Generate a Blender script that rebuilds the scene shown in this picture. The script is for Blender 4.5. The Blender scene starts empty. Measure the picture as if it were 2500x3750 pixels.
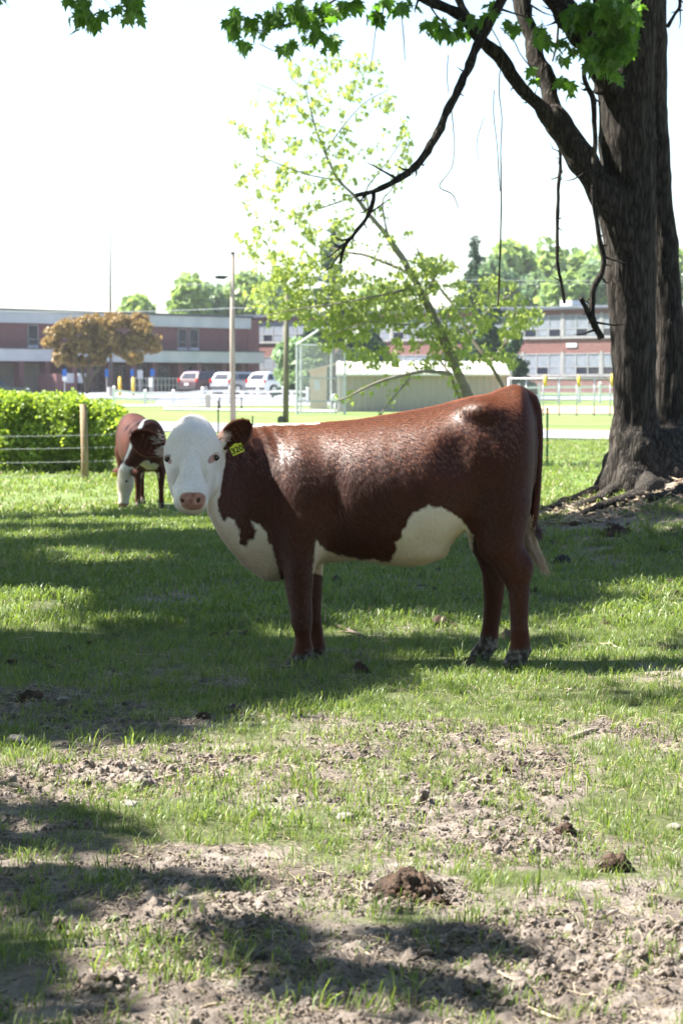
import bpy, bmesh, math, random
import numpy as np
from mathutils import Vector, Matrix, Euler
R = math.radians
rnd = random.Random(7)
scene = bpy.context.scene
# ------------------------------------------------------------ camera, world, sun, exposure
CAM_Z = 1.4
FPX = 8408.0                       # focal length in pixels of the 2500 x 3750 photograph
PITCH = math.atan(475.0 / FPX)
cam_d = bpy.data.cameras.new('camera')
cam_d.sensor_fit = 'VERTICAL'; cam_d.sensor_height = 22.3; cam_d.lens = 50.0
cam_d.clip_start = 0.1; cam_d.clip_end = 3000
cam_d.dof.use_dof = True; cam_d.dof.focus_distance = 9.9; cam_d.dof.aperture_fstop = 4.5
cam = bpy.data.objects.new('camera', cam_d); scene.collection.objects.link(cam)
cam.location = (0, 0, CAM_Z); cam.rotation_euler = (math.pi / 2 - PITCH, 0, 0)
scene.camera = cam
SUN = Vector((-0.62, 0.135, 0.77)).normalized()
world = bpy.data.worlds.new('World'); scene.world = world; world.use_nodes = True
wn = world.node_tree.nodes; wl = world.node_tree.links; wn.clear()
sky = wn.new('ShaderNodeTexSky'); sky.sky_type = 'NISHITA'; sky.sun_disc = False
sky.sun_elevation = math.asin(SUN.z); sky.sun_rotation = math.atan2(SUN.x, SUN.y)
sky.air_density = 1.0; sky.dust_density = 0.6; sky.ozone_density = 1.0
bg = wn.new('ShaderNodeBackground'); bg.inputs['Strength'].default_value = 0.06
wo = wn.new('ShaderNodeOutputWorld')
wl.new(sky.outputs[0], bg.inputs[0]); wl.new(bg.outputs[0], wo.inputs[0])
sun_d = bpy.data.lights.new('sun', 'SUN'); sun_d.energy = 5.0; sun_d.angle = R(0.53); sun_d.color = (1.0, 0.95, 0.87)
sun_o = bpy.data.objects.new('sun', sun_d); scene.collection.objects.link(sun_o)
sun_o.rotation_euler = SUN.to_track_quat('Z', 'Y').to_euler(); sun_o.location = (-10, 5, 20)
vs = scene.view_settings
scene.display_settings.display_device = 'sRGB'
vs.view_transform = 'Standard'; vs.look = 'None'; vs.gamma = 1.0; vs.use_curve_mapping = False
vs.exposure = 2.25
cy = scene.cycles
cy.use_denoising = True; cy.max_bounces = 7; cy.diffuse_bounces = 4; cy.glossy_bounces = 3
cy.transmission_bounces = 4; cy.transparent_max_bounces = 8; cy.sample_clamp_indirect = 6.0
cy.caustics_reflective = False; cy.caustics_refractive = False

HAZE = .00022
# ------------------------------------------------------------ pixel helpers (photograph pixels)
CP, SP = math.cos(PITCH), math.sin(PITCH)
def at(px, py, Y):
    dx = (px - 1250.0) / FPX; dy = (1875.0 - py) / FPX
    d = Vector((dx, CP + dy * SP, -SP + dy * CP))
    return Vector((0, 0, CAM_Z)) + d * (Y / d.y)
def pix(x, y, z):
    zz = z - CAM_Z
    f = y * CP - zz * SP; u = y * SP + zz * CP
    return 1250 + FPX * x / f, 1875 - FPX * u / f
# ------------------------------------------------------------ noise
def _h(ix, iy, s):
    n = (ix.astype(np.int64) * 374761393 + iy.astype(np.int64) * 668265263 + s * 974634777) & 0x7fffffff
    n = ((n ^ (n >> 13)) * 1274126177) & 0x7fffffff
    return ((n ^ (n >> 16)) & 0xffff) / 65535.0
def vn(x, y, s=0):
    x = np.asarray(x, float); y = np.asarray(y, float)
    ix = np.floor(x); iy = np.floor(y); fx = x - ix; fy = y - iy
    fx = fx * fx * (3 - 2 * fx); fy = fy * fy * (3 - 2 * fy)
    a = _h(ix, iy, s); b = _h(ix + 1, iy, s); c = _h(ix, iy + 1, s); d = _h(ix + 1, iy + 1, s)
    return (a + (b - a) * fx) * (1 - fy) + (c + (d - c) * fx) * fy
def fbm(x, y, s=0, o=4):
    v = 0; a = 0.5; t = 0
    for k in range(o):
        v = v + a * vn(x * 2 ** k + 17.3 * k, y * 2 ** k - 9.1 * k, s + k); t += a; a *= 0.5
    return v / t
def vn3(x, y, z, s=0):
    iz = np.floor(z); fz = z - iz; fz = fz * fz * (3 - 2 * fz)
    izi = iz.astype(np.int64) * 57
    return vn(x + izi * 13.37, y + izi * 7.77, s) * (1 - fz) + vn(x + (izi + 57) * 13.37, y + (izi + 57) * 7.77, s) * fz
def sstep(a, b, x):
    t = np.clip((x - a) / (b - a), 0, 1); return t * t * (3 - 2 * t)
# ------------------------------------------------------------ ground shape
_PY = [0, 15, 28, 60, 80, 108, 140, 165, 190, 215, 300, 900]
_PZ = [0, 0, -.22, -.27, -.26, -.02, .14, .32, .5, .62, 1.5, 6]
def gbase(x, y):
    z = np.interp(y, _PY, _PZ)
    z = z + .60 * np.exp(-((x - 3.5) / 1.75) ** 2 - ((y - 22.0) / 3.4) ** 2)
    return z
BARE = []   # (x, y, rx, ry, strength), filled below
def bareness(x, y):
    b = .40 * sstep(9.0, 5.8, y) + .12 * sstep(14, 9, y) + .22 * (y < 0)
    n = fbm(x * 1.9, y * 1.1, 5, 4) - .5
    b = b + 1.7 * n * (0.75 + .25 * sstep(20, 9, y)) - .06
    for (cx, cy_, rx, ry, s) in BARE:
        b = b + s * np.exp(-((x - cx) / rx) ** 2 - ((y - cy_) / ry) ** 2)
    b = b + .9 * np.exp(-((x - 2.9) / 1.5) ** 2 - ((y - 20.9) / 1.3) ** 2)
    return np.clip(b, 0, 1)
def gdetail(x, y):
    b = bareness(x, y)
    near = sstep(40, 12, y)
    foot = 1 - .75 * np.exp(-((x - .35) / 1.1) ** 2 - ((y - 11.3) / .5) ** 2)
    h = (fbm(x * .9, y * .9, 11, 3) - .5) * .10 * near
    h = h + (fbm(x * 4.2, y * 4.2, 21, 4) - .5) * .05 * (.35 + .65 * b) * near
    r = 1 - np.abs(2 * fbm(x * 9, y * 9, 31, 3) - 1)
    h = h + (r - .75) * .030 * b * sstep(16, 9, y)
    c = vn(x * 24, y * 24, 41); c2 = vn(x * 48, y * 48, 43)
    h = h + ((c ** 3) * .034 + (c2 ** 2) * .018 - .015) * (b ** 1.2) * sstep(13, 8, y)
    return h * foot
def gz(x, y):
    x = np.asarray(x, float); y = np.asarray(y, float)
    return gbase(x, y) + gdetail(x, y)
def G(px, py):
    """ground point seen at photograph pixel px, py (smooth ground)"""
    dx = (px - 1250.0) / FPX; dy = (1875.0 - py) / FPX
    d = np.array([dx, CP + dy * SP, -SP + dy * CP]); d = d / d[1]
    ys = np.concatenate([np.arange(4, 60, .02), np.arange(60, 400, .2)])
    z = CAM_Z + d[2] * ys
    g = gbase(d[0] * ys, ys)
    k = np.argmax(z <= g)
    return Vector((d[0] * ys[k], ys[k], g[k]))
def gpoint(x, y, dz=0.0):
    return Vector((x, y, float(gz(x, y)) + dz))
for (px, py, rx, ry, s) in [(120, 2590, .35, .5, .6), (430, 2650, .3, .4, .35), (470, 2850, .3, .35, .6), (200, 2900, .3, .3, .35),
        (1000, 2930, .25, .25, .3), (760, 3130, .25, .35, .7), (980, 3260, .25, .25, .5), (500, 3330, .3, .3, .5), (850, 3420, .3, .25, .4),
        (300, 3500, .35, .3, .35), (850, 3640, .4, .25, .5), (1250, 3480, .3, .3, .4), (1480, 3240, .18, .2, .8), (1650, 3380, .25, .2, .3),
        (2150, 3440, .3, .25, .7), (1850, 3560, .3, .25, .5), (1550, 3560, .3, .2, .6), (2350, 3600, .3, .2, .4), (2200, 2680, .3, .3, .3),
        (2250, 2800, .3, .3, .25), (1850, 2800, .3, .2, .35), (1950, 3090, .25, .2, .5), (1750, 2750, .3, .25, .2), (2300, 3200, .2, .15, .3),
        (1080, 2600, -1, 1, 0), (700, 2150, .5, .5, .2), (150, 2120, .6, .8, .3), (2250, 2060, .5, .5, .35), (1900, 1900, .6, .8, .3),
        (1600, 2300, .25, .25, .3), (2080, 3000, .15, .1, .4), (150, 3450, .3, .3, -.4), (250, 2990, .35, .15, -.7), (800, 3060, .2, .1, -.5), (2350, 3000, .3, .3, -.35), (1700, 3050, .3, .2, -.35), (1560, 3350, .25, .12, -.5), (2050, 3180, .25, .1, -.5), (1500, 2560, 1.0, .3, -.5)]:
    if rx > 0:
        g = G(px, py); BARE.append((g.x, g.y, rx, ry, s))
# ------------------------------------------------------------ object helpers
COL = scene.collection
def tag(o, label=None, cat=None, group=None, kind=None):
    if label: o['label'] = label
    if cat: o['category'] = cat
    if group: o['group'] = group
    if kind: o['kind'] = kind
    return o
def thing(name, label, cat, loc=(0, 0, 0), rotz=0.0, group=None):
    o = bpy.data.objects.new(name, None); COL.objects.link(o)
    o.location = loc; o.rotation_euler = (0, 0, rotz); o.empty_display_size = .2
    return tag(o, label, cat, group)
def link(name, me, parent=None, loc=None):
    o = bpy.data.objects.new(name, me); COL.objects.link(o)
    if parent is not None: o.parent = parent
    if loc is not None: o.location = loc
    return o
def np_mesh(name, verts, faces, mat=None, smooth=True):
    """verts (n,3); faces (m,k) int array, or list of arrays"""
    me = bpy.data.meshes.new(name)
    verts = np.asarray(verts, np.float32)
    fl = faces if isinstance(faces, list) else [faces]
    fl = [np.asarray(f, np.int32) for f in fl if len(f)]
    me.vertices.add(len(verts)); me.vertices.foreach_set('co', verts.ravel())
    loops = np.concatenate([f.ravel() for f in fl])
    tot = np.concatenate([np.full(len(f), f.shape[1], np.int32) for f in fl])
    st = np.concatenate([[0], np.cumsum(tot)[:-1]]).astype(np.int32)
    me.loops.add(len(loops)); me.loops.foreach_set('vertex_index', loops)
    me.polygons.add(len(tot)); me.polygons.foreach_set('loop_start', st); me.polygons.foreach_set('loop_total', tot)
    me.polygons.foreach_set('use_smooth', np.full(len(tot), smooth))
    me.update(calc_edges=True); me.validate()
    if mat: me.materials.append(mat)
    return me
def attr(me, name, data, typ='FLOAT'):
    a = me.attributes.new(name, typ, 'POINT')
    a.data.foreach_set('value' if typ in ('FLOAT', 'INT') else 'vector', np.asarray(data, np.float32 if typ != 'INT' else np.int32).ravel())
class MB:
    """collects simple solids into one mesh"""
    def __init__(s): s.v = []; s.f = []; s.M = None
    def add(s, vs_, fs):
        n = len(s.v)
        for p in vs_:
            p = Vector(p); s.v.append(s.M @ p if s.M else p)
        s.f += [[n + i for i in f] for f in fs]
        return s
    def box(s, x0, x1, y0, y1, z0, z1):
        vs_ = [(x, y, z) for x in (x0, x1) for y in (y0, y1) for z in (z0, z1)]
        return s.add(vs_, [(0, 1, 3, 2), (4, 6, 7, 5), (0, 4, 5, 1), (2, 3, 7, 6), (0, 2, 6, 4), (1, 5, 7, 3)])
    def tube(s, pts, radii, n=8, cap=True):
        pts = [Vector(p) for p in pts]; vs_ = []; fs = []
        prev = None
        for i, p in enumerate(pts):
            t = (pts[min(i + 1, len(pts) - 1)] - pts[max(i - 1, 0)]).normalized()
            if prev is None:
                u = t.cross(Vector((0, 1, 0.1)));
                if u.length < .05: u = t.cross(Vector((1, 0, 0)))
            else: u = prev - t * prev.dot(t)
            u.normalize(); prev = u; w = t.cross(u)
            r = radii[i] if hasattr(radii, '__len__') else radii
            for k in range(n):
                a = 2 * math.pi * k / n; vs_.append(p + (u * math.cos(a) + w * math.sin(a)) * r)
        for i in range(len(pts) - 1):
            for k in range(n):
                a = i * n + k; b = i * n + (k + 1) % n; fs.append((a, b, b + n, a + n))
        if cap:
            fs.append(tuple(range(n))[::-1]); fs.append(tuple(range((len(pts) - 1) * n, len(pts) * n)))
        return s.add(vs_, fs)
    def prism(s, poly, h0, h1, axis='y'):
        n = len(poly)
        def P3(a, b, h): return (a, h, b) if axis == 'y' else ((h, a, b) if axis == 'x' else (a, b, h))
        vs_ = [P3(a, b, h0) for a, b in poly] + [P3(a, b, h1) for a, b in poly]
        fs = [tuple(range(n)), tuple(range(2 * n - 1, n - 1, -1))] + [(i, (i + 1) % n, n + (i + 1) % n, n + i) for i in range(n)]
        return s.add(vs_, fs)
    def ball(s, c, r, seg=12, ring=8):
        c = Vector(c); rr = r if hasattr(r, '__len__') else (r, r, r); vs_ = []; fs = []
        for i in range(ring + 1):
            th = math.pi * i / ring
            for k in range(seg):
                a = 2 * math.pi * k / seg
                vs_.append(c + Vector((rr[0] * math.sin(th) * math.cos(a), rr[1] * math.sin(th) * math.sin(a), rr[2] * math.cos(th))))
        for i in range(ring):
            for k in range(seg):
                fs.append((i * seg + k, (i + 1) * seg + k, (i + 1) * seg + (k + 1) % seg, i * seg + (k + 1) % seg))
        return s.add(vs_, fs)
    def mesh(s, name, mat, smooth=False, bevel=0.0):
        me = bpy.data.meshes.new(name); me.from_pydata([tuple(v) for v in s.v], [], s.f)
        bm = bmesh.new(); bm.from_mesh(me)
        bmesh.ops.remove_doubles(bm, verts=bm.verts, dist=1e-5) if smooth else None
        bmesh.ops.recalc_face_normals(bm, faces=bm.faces)
        if bevel: bmesh.ops.bevel(bm, geom=list(bm.edges), offset=bevel, segments=2, affect='EDGES', clamp_overlap=True)
        for f in bm.faces: f.smooth = smooth
        bm.to_mesh(me); bm.free()
        if mat: me.materials.append(mat)
        return me
    def build(s, name, mat, parent=None, smooth=False, bevel=0.0):
        return link(name, s.mesh(name, mat, smooth, bevel), parent)
def copy_tree(o, parent=None):
    c = o.copy(); COL.objects.link(c); c.parent = parent
    for ch in list(o.children): copy_tree(ch, c)
    return c
def scatter(name, pts, rots, scl, idx, protos, mat_link=None, parent=None):
    """one object whose points carry instances of the proto meshes (for what nobody can count)"""
    col = bpy.data.collections.new(name + '_source')
    for i, me in enumerate(protos):
        po = bpy.data.objects.new('%s_piece_%02d' % (name, i), me); col.objects.link(po)
    me = bpy.data.meshes.new(name); pts = np.asarray(pts, np.float32)
    me.vertices.add(len(pts)); me.vertices.foreach_set('co', pts.ravel())
    attr(me, 'rot', rots, 'FLOAT_VECTOR'); attr(me, 'scl', scl); attr(me, 'idx', idx, 'INT')
    o = link(name, me, parent)
    ng = bpy.data.node_groups.new(name, 'GeometryNodeTree')
    ng.interface.new_socket('Geometry', in_out='INPUT', socket_type='NodeSocketGeometry')
    ng.interface.new_socket('Geometry', in_out='OUTPUT', socket_type='NodeSocketGeometry')
    N = ng.nodes; L = ng.links
    gi = N.new('NodeGroupInput'); go = N.new('NodeGroupOutput')
    ci = N.new('GeometryNodeCollectionInfo'); ci.inputs['Collection'].default_value = col
    ci.inputs['Separate Children'].default_value = True; ci.inputs['Reset Children'].default_value = True
    ip = N.new('GeometryNodeInstanceOnPoints'); ip.inputs['Pick Instance'].default_value = True
    def na(nm, dt):
        a = N.new('GeometryNodeInputNamedAttribute'); a.data_type = dt; a.inputs['Name'].default_value = nm
        return [x for x in a.outputs if x.enabled and x.name == 'Attribute'][0]
    L.new(gi.outputs[0], ip.inputs['Points']); L.new(ci.outputs[0], ip.inputs['Instance'])
    L.new(na('idx', 'INT'), ip.inputs['Instance Index']); L.new(na('rot', 'FLOAT_VECTOR'), ip.inputs['Rotation'])
    L.new(na('scl', 'FLOAT'), ip.inputs['Scale']); L.new(ip.outputs[0], go.inputs[0])
    md = o.modifiers.new('scatter', 'NODES'); md.node_group = ng
    return o
# ------------------------------------------------------------ materials
def new_mat(name):
    m = bpy.data.materials.new(name); m.use_nodes = True
    nt = m.node_tree; b = nt.nodes['Principled BSDF']
    return m, nt.nodes, nt.links, b
def ramp(N, pts):
    r = N.new('ShaderNodeValToRGB'); e = r.color_ramp.elements
    while len(e) < len(pts): e.new(.5)
    for k, (p, c) in enumerate(pts): e[k].position = p; e[k].color = (*c, 1)
    return r
def mat_noise(name, c1, c2, scale=5.0, rough=.8, bump=0.0, bscale=None, spec=.3, metal=0.0, stretch=(1, 1, 1), detail=4, coords='Object', rnd_amt=0.0):
    m, N, L, b = new_mat(name)
    tc = N.new('ShaderNodeTexCoord'); mp = N.new('ShaderNodeMapping'); mp.inputs['Scale'].default_value = stretch
    L.new(tc.outputs[coords], mp.inputs[0])
    n = N.new('ShaderNodeTexNoise'); n.inputs['Scale'].default_value = scale; n.inputs['Detail'].default_value = detail
    L.new(mp.outputs[0], n.inputs['Vector'])
    r = ramp(N, [(.32, c1), (.68, c2)]); L.new(n.outputs['Fac'], r.inputs[0])
    col = r.outputs[0]
    if rnd_amt:
        oi = N.new('ShaderNodeObjectInfo'); hs = N.new('ShaderNodeHueSaturation')
        mr = N.new('ShaderNodeMapRange'); mr.inputs['To Min'].default_value = 1 - rnd_amt; mr.inputs['To Max'].default_value = 1 + rnd_amt
        L.new(oi.outputs['Random'], mr.inputs[0]); L.new(mr.outputs[0], hs.inputs['Value']); L.new(col, hs.inputs['Color']); col = hs.outputs[0]
    L.new(col, b.inputs['Base Color'])
    b.inputs['Roughness'].default_value = rough; b.inputs['Specular IOR Level'].default_value = spec; b.inputs['Metallic'].default_value = metal
    if bump:
        n2 = N.new('ShaderNodeTexNoise'); n2.inputs['Scale'].default_value = bscale or scale * 4; n2.inputs['Detail'].default_value = 5
        L.new(mp.outputs[0], n2.inputs['Vector'])
        bp = N.new('ShaderNodeBump'); bp.inputs['Strength'].default_value = bump; bp.inputs['Distance'].default_value = .02
        L.new(n2.outputs['Fac'], bp.inputs['Height']); L.new(bp.outputs[0], b.inputs['Normal'])
    return m
def mat_leaf(name, c1, c2, trans=.45, tcol=None, rough=.45, seed_scale=1.5):
    """leaf or grass blade: diffuse + light shining through"""
    m = bpy.data.materials.new(name); m.use_nodes = True; N = m.node_tree.nodes; L = m.node_tree.links; N.clear()
    out = N.new('ShaderNodeOutputMaterial')
    oi = N.new('ShaderNodeObjectInfo'); geo = N.new('ShaderNodeNewGeometry')
    ad = N.new('ShaderNodeMath'); ad.operation = 'ADD'; L.new(oi.outputs['Random'], ad.inputs[0]); L.new(geo.outputs['Random Per Island'], ad.inputs[1])
    fr = N.new('ShaderNodeMath'); fr.operation = 'FRACT'; L.new(ad.outputs[0], fr.inputs[0])
    r = ramp(N, [(0, c1), (1, c2)]); L.new(fr.outputs[0], r.inputs[0])
    p = N.new('ShaderNodeBsdfPrincipled'); p.inputs['Roughness'].default_value = rough; p.inputs['Specular IOR Level'].default_value = .35
    L.new(r.outputs[0], p.inputs['Base Color'])
    t = N.new('ShaderNodeBsdfTranslucent')
    hs = N.new('ShaderNodeMixRGB'); hs.blend_type = 'MULTIPLY'; hs.inputs[0].default_value = 1; hs.inputs[2].default_value = (*(tcol or (1.5, 1.45, .5)), 1)
    L.new(r.outputs[0], hs.inputs[1]); L.new(hs.outputs[0], t.inputs[0])
    mx = N.new('ShaderNodeMixShader'); mx.inputs[0].default_value = trans
    L.new(p.outputs[0], mx.inputs[1]); L.new(t.outputs[0], mx.inputs[2]); L.new(mx.outputs[0], out.inputs[0])
    return m
# ============================================================ GROUND
def lines(segs):
    out = []
    for a, b, s in segs: out += list(np.arange(a, b, s))
    out.append(segs[-1][1]); return np.array(out)
xs_p = lines([(0, 1.15, .010), (1.15, 2.1, .016), (2.1, 5.2, .045), (5.2, 12, .3), (12, 60, 2.5), (60, 400, 25), (400, 1200, 200)])
xs = np.concatenate([-xs_p[::-1][:-1], xs_p])
ysg = lines([(-60, 0, 6), (0, 4.4, .25), (4.4, 7.5, .011), (7.5, 12.5, .02), (12.5, 20, .045), (20, 34, .1), (34, 60, .5), (60, 220, 2.5), (220, 900, 40)])
XX, YY = np.meshgrid(xs, ysg)
ZZ = gz(XX, YY); BB = bareness(XX, YY)
nx, ny = len(xs), len(ysg)
ii = (np.arange(ny - 1)[:, None] * nx + np.arange(nx - 1)[None, :]).ravel()
gme = np_mesh('ground', np.stack([XX.ravel(), YY.ravel(), ZZ.ravel()], 1), np.stack([ii, ii + 1, ii + nx + 1, ii + nx], 1))
attr(gme, 'bare', BB.ravel())
m, N, L, b = new_mat('pasture_soil')
geo = N.new('ShaderNodeNewGeometry'); sep = N.new('ShaderNodeSeparateXYZ'); L.new(geo.outputs['Position'], sep.inputs[0])
at_ = N.new('ShaderNodeAttribute'); at_.attribute_name = 'bare'
n1 = N.new('ShaderNodeTexNoise'); n1.inputs['Scale'].default_value = 3.0; n1.inputs['Detail'].default_value = 8; n1.inputs['Roughness'].default_value = .65; L.new(geo.outputs['Position'], n1.inputs['Vector'])
n2 = N.new('ShaderNodeTexNoise'); n2.inputs['Scale'].default_value = 70; n2.inputs['Detail'].default_value = 10; n2.inputs['Roughness'].default_value = .7; L.new(geo.outputs['Position'], n2.inputs['Vector'])
soil = ramp(N, [(.3, (.12, .094, .078)), (.5, (.24, .205, .18)), (.68, (.36, .318, .285))]); L.new(n1.outputs['Fac'], soil.inputs[0])
fine = ramp(N, [(.3, (.5, .48, .46)), (.7, (1.2, 1.18, 1.15))]); L.new(n2.outputs['Fac'], fine.inputs[0])
mu = N.new('ShaderNodeMixRGB'); mu.blend_type = 'MULTIPLY'; mu.inputs[0].default_value = .8; L.new(soil.outputs[0], mu.inputs[1]); L.new(fine.outputs[0], mu.inputs[2])
turf = ramp(N, [(.35, (.07, .085, .035)), (.65, (.14, .155, .07))]); L.new(n2.outputs['Fac'], turf.inputs[0])
mix = N.new('ShaderNodeMixRGB'); 
addn = N.new('ShaderNodeMath'); addn.operation = 'MULTIPLY_ADD'; addn.inputs[1].default_value = .5; L.new(n2.outputs['Fac'], addn.inputs[0]); L.new(at_.outputs['Fac'], addn.inputs[2])
br = N.new('ShaderNodeMapRange'); br.inputs['From Min'].default_value = .30; br.inputs['From Max'].default_value = .5; L.new(addn.outputs[0], br.inputs[0])
L.new(br.outputs[0], mix.inputs[0]); L.new(turf.outputs[0], mix.inputs[1]); L.new(mu.outputs[0], mix.inputs[2])
# mown lawn beyond the pasture
n3 = N.new('ShaderNodeTexNoise'); n3.inputs['Scale'].default_value = .35; n3.inputs['Detail'].default_value = 6; L.new(geo.outputs['Position'], n3.inputs['Vector'])
lawn = ramp(N, [(.3, (.11, .17, .045)), (.7, (.17, .225, .075))]); L.new(n3.outputs['Fac'], lawn.inputs[0])
fy = N.new('ShaderNodeMapRange'); fy.inputs['From Min'].default_value = 22; fy.inputs['From Max'].default_value = 36; L.new(sep.outputs['Y'], fy.inputs[0])
mix2 = N.new('ShaderNodeMixRGB'); L.new(fy.outputs[0], mix2.inputs[0]); L.new(mix.outputs[0], mix2.inputs[1]); L.new(lawn.outputs[0], mix2.inputs[2])
L.new(mix2.outputs[0], b.inputs['Base Color']); b.inputs['Roughness'].default_value = .95; b.inputs['Specular IOR Level'].default_value = .15
bp = N.new('ShaderNodeBump'); bp.inputs['Strength'].default_value = .9; bp.inputs['Distance'].default_value = .02; L.new(n2.outputs['Fac'], bp.inputs['Height']); L.new(bp.outputs[0], b.inputs['Normal'])
gme.materials.append(m)
tag(link('ground', gme), kind='structure')

# flat sheets on the far ground
def sheet(name, pts, mat, dz=.02, ysub=None, kind='structure'):
    """a polygon quad (4 corners x,y) laid on the ground, subdivided so that it follows it"""
    p = [np.array(q, float) for q in pts]; nu, nv = 24, 14
    vv = []
    for j in range(nv + 1):
        for i in range(nu + 1):
            u, v = i / nu, j / nv
            q = (p[0] * (1 - u) + p[1] * u) * (1 - v) + (p[3] * (1 - u) + p[2] * u) * v
            vv.append((q[0], q[1], float(gz(q[0], q[1])) + dz))
    vv = np.array(vv); k = (np.arange(nv)[:, None] * (nu + 1) + np.arange(nu)[None, :]).ravel()
    me = np_mesh(name, vv, np.stack([k, k + 1, k + nu + 2, k + nu + 1], 1), mat)
    return tag(link(name, me), kind=kind)
m_asph = mat_noise('asphalt', (.19, .19, .21), (.27, .27, .29), 2.0, .8, .2, 60)
m_conc = mat_noise('concrete', (.36, .34, .32), (.46, .44, .42), 1.5, .85, .1, 40)
m_clay = mat_noise('infield_clay', (.42, .26, .19), (.50, .33, .25), .8, .95, .1, 30)
m_paint = mat_noise('road_paint', (.7, .7, .68), (.8, .8, .78), 8, .6)
def roadY(x, s):          # near / far edge of the public road
    return (72.5 if s == 0 else 84.5) - .78 * x
sheet('road', [(-34, roadY(-34, 0)), (34, roadY(34, 0)), (34, roadY(34, 1)), (-34, roadY(-34, 1))], m_asph, .03)
sheet('road_marking', [(-34, roadY(-34, 0) + .5), (34, roadY(34, 0) + .5), (34, roadY(34, 0) + .75), (-34, roadY(-34, 0) + .75)], m_paint, .045)
sheet('road_marking', [(-34, roadY(-34, 1) - .75), (34, roadY(34, 1) - .75), (34, roadY(34, 1) - .5), (-34, roadY(-34, 1) - .5)], m_paint, .045)
def sheet_px(name, pxs, mat, dz=.03):
    return sheet(name, [(G(*q).x, G(*q).y) for q in pxs], mat, dz)
sheet_px('parking_lot', [(-300, 1464), (640, 1460), (640, 1437), (-300, 1437)], m_asph)
sheet_px('parking_lot', [(560, 1488), (1250, 1484), (1250, 1437), (600, 1437)], m_asph, .035)
sheet_px('driveway', [(1150, 1436), (2600, 1442), (2600, 1428.5), (1150, 1428.5)], m_asph, .04)
sheet_px('driveway', [(1800, 1466), (2600, 1468), (2600, 1452), (1800, 1450)], m_asph, .04)
sheet_px('path', [(430, 1491), (1160, 1487), (1160, 1482), (430, 1485)], m_conc, .05)
sheet_px('path', [(600, 1503), (1230, 1512), (1240, 1505), (600, 1496)], m_conc, .05)
sheet_px('path', [(-200, 1497), (430, 1491), (430, 1485), (-200, 1491)], m_conc, .05)
sheet_px('baseball_infield', [(1850, 1517), (2700, 1519), (2700, 1491), (1850, 1490)], m_clay, .04)
# ============================================================ SCHOOL BUILDING
m_brick = mat_noise('red_brick', (.15, .07, .075), (.20, .095, .10), 3, .9, .1, 20, stretch=(1, 1, 3))
m_brick2 = mat_noise('warm_brick', (.13, .06, .055), (.185, .095, .085), 3, .9, .1, 20, stretch=(1, 1, 3))
m_fascia = mat_noise('pale_fascia', (.42, .44, .48), (.52, .53, .56), .6, .7)
m_cap = mat_noise('roof_cap', (.05, .06, .09), (.07, .08, .11), 2, .6)
m_tan = mat_noise('tan_door', (.25, .23, .19), (.30, .28, .24), 1, .7)
m_frame = mat_noise('window_frame', (.22, .22, .23), (.27, .27, .28), 3, .5)
m_blind = mat_noise('window_blind', (.13, .15, .18), (.18, .20, .24), 2, .7)
m_white = mat_noise('white_paint', (.72, .72, .72), (.8, .8, .8), 3, .45)
m_pil = mat_noise('pilaster_stone', (.2, .2, .2), (.27, .265, .265), 2, .8)
m_steel = mat_noise('galvanised_steel', (.40, .42, .44), (.52, .54, .55), 6, .45, metal=.5)
m_dark = mat_noise('dark_metal', (.03, .032, .035), (.05, .05, .055), 6, .5)
m_yel = mat_noise('yellow_paint', (.65, .42, .03), (.75, .5, .05), 4, .5)
m_blue = mat_noise('blue_sign', (.02, .12, .45), (.03, .16, .5), 4, .4)
def glass_mat(name, col, rough=.08):
    m, N, L, b = new_mat(name); b.inputs['Base Color'].default_value = (*col, 1); b.inputs['Roughness'].default_value = rough
    b.inputs['Specular IOR Level'].default_value = .6
    n = N.new('ShaderNodeTexNoise'); n.inputs['Scale'].default_value = 1.2; tc = N.new('ShaderNodeTexCoord'); L.new(tc.outputs['Object'], n.inputs['Vector'])
    bp = N.new('ShaderNodeBump'); bp.inputs['Strength'].default_value = .05; L.new(n.outputs['Fac'], bp.inputs['Height']); L.new(bp.outputs[0], b.inputs['Normal'])
    return m
m_glass = glass_mat('dark_glass', (.012, .016, .028))

school = thing('school_building', 'long two storey brick school with pale fascia bands and flat roof across the road', 'building', (0, 0, 0))
def frame_of(p0, p1):
    """local frame: x along the wall from p0 to p1, y outwards to the camera is -, z up"""
    d = Vector((p1[0] - p0[0], p1[1] - p0[1], 0)); Lw = d.length; d.normalize()
    nrm = Vector((-d.y, d.x, 0))           # away from the camera
    return Matrix(((d.x, nrm.x, 0, p0[0]), (d.y, nrm.y, 0, p0[1]), (0, 0, 1, 0), (0, 0, 0, 1))), Lw
def hx(px, Y): return (px - 1250) / FPX * Y
# left block ------------------------------------------------
PL0, PL1 = (hx(-420, 182), 182.0), (hx(905, 214), 214.0)
ML, LL = frame_of(PL0, PL1)
def lx(px):   # distance along left wall for a pixel column
    k = (px - 1250) / FPX
    # point p0 + t*d with x = k*y
    dx, dy = PL1[0] - PL0[0], PL1[1] - PL0[1]
    t = (k * PL0[1] - PL0[0]) / (dx - k * dy); return t * LL
def bpart(name, mat, M, fn, parent=school, **kw):
    mb = MB(); mb.M = M; fn(mb); o = mb.build(name, mat, parent, **kw); return o
z0 = .2
zr, zf0, zc1, zc0 = 7.35, 6.35, 4.15, 3.15
bpart('wall', m_brick, ML, lambda q: (q.box(0, LL, 0, 14, zc1 - .3, zf0)))
bpart('roof', m_cap, ML, lambda q: q.box(-.4, LL + .4, -.5, 15, zr, zr + .18))
bpart('fascia', m_fascia, ML, lambda q: q.box(-.2, LL + .2, -.35, 14.5, zf0, zr))
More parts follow.
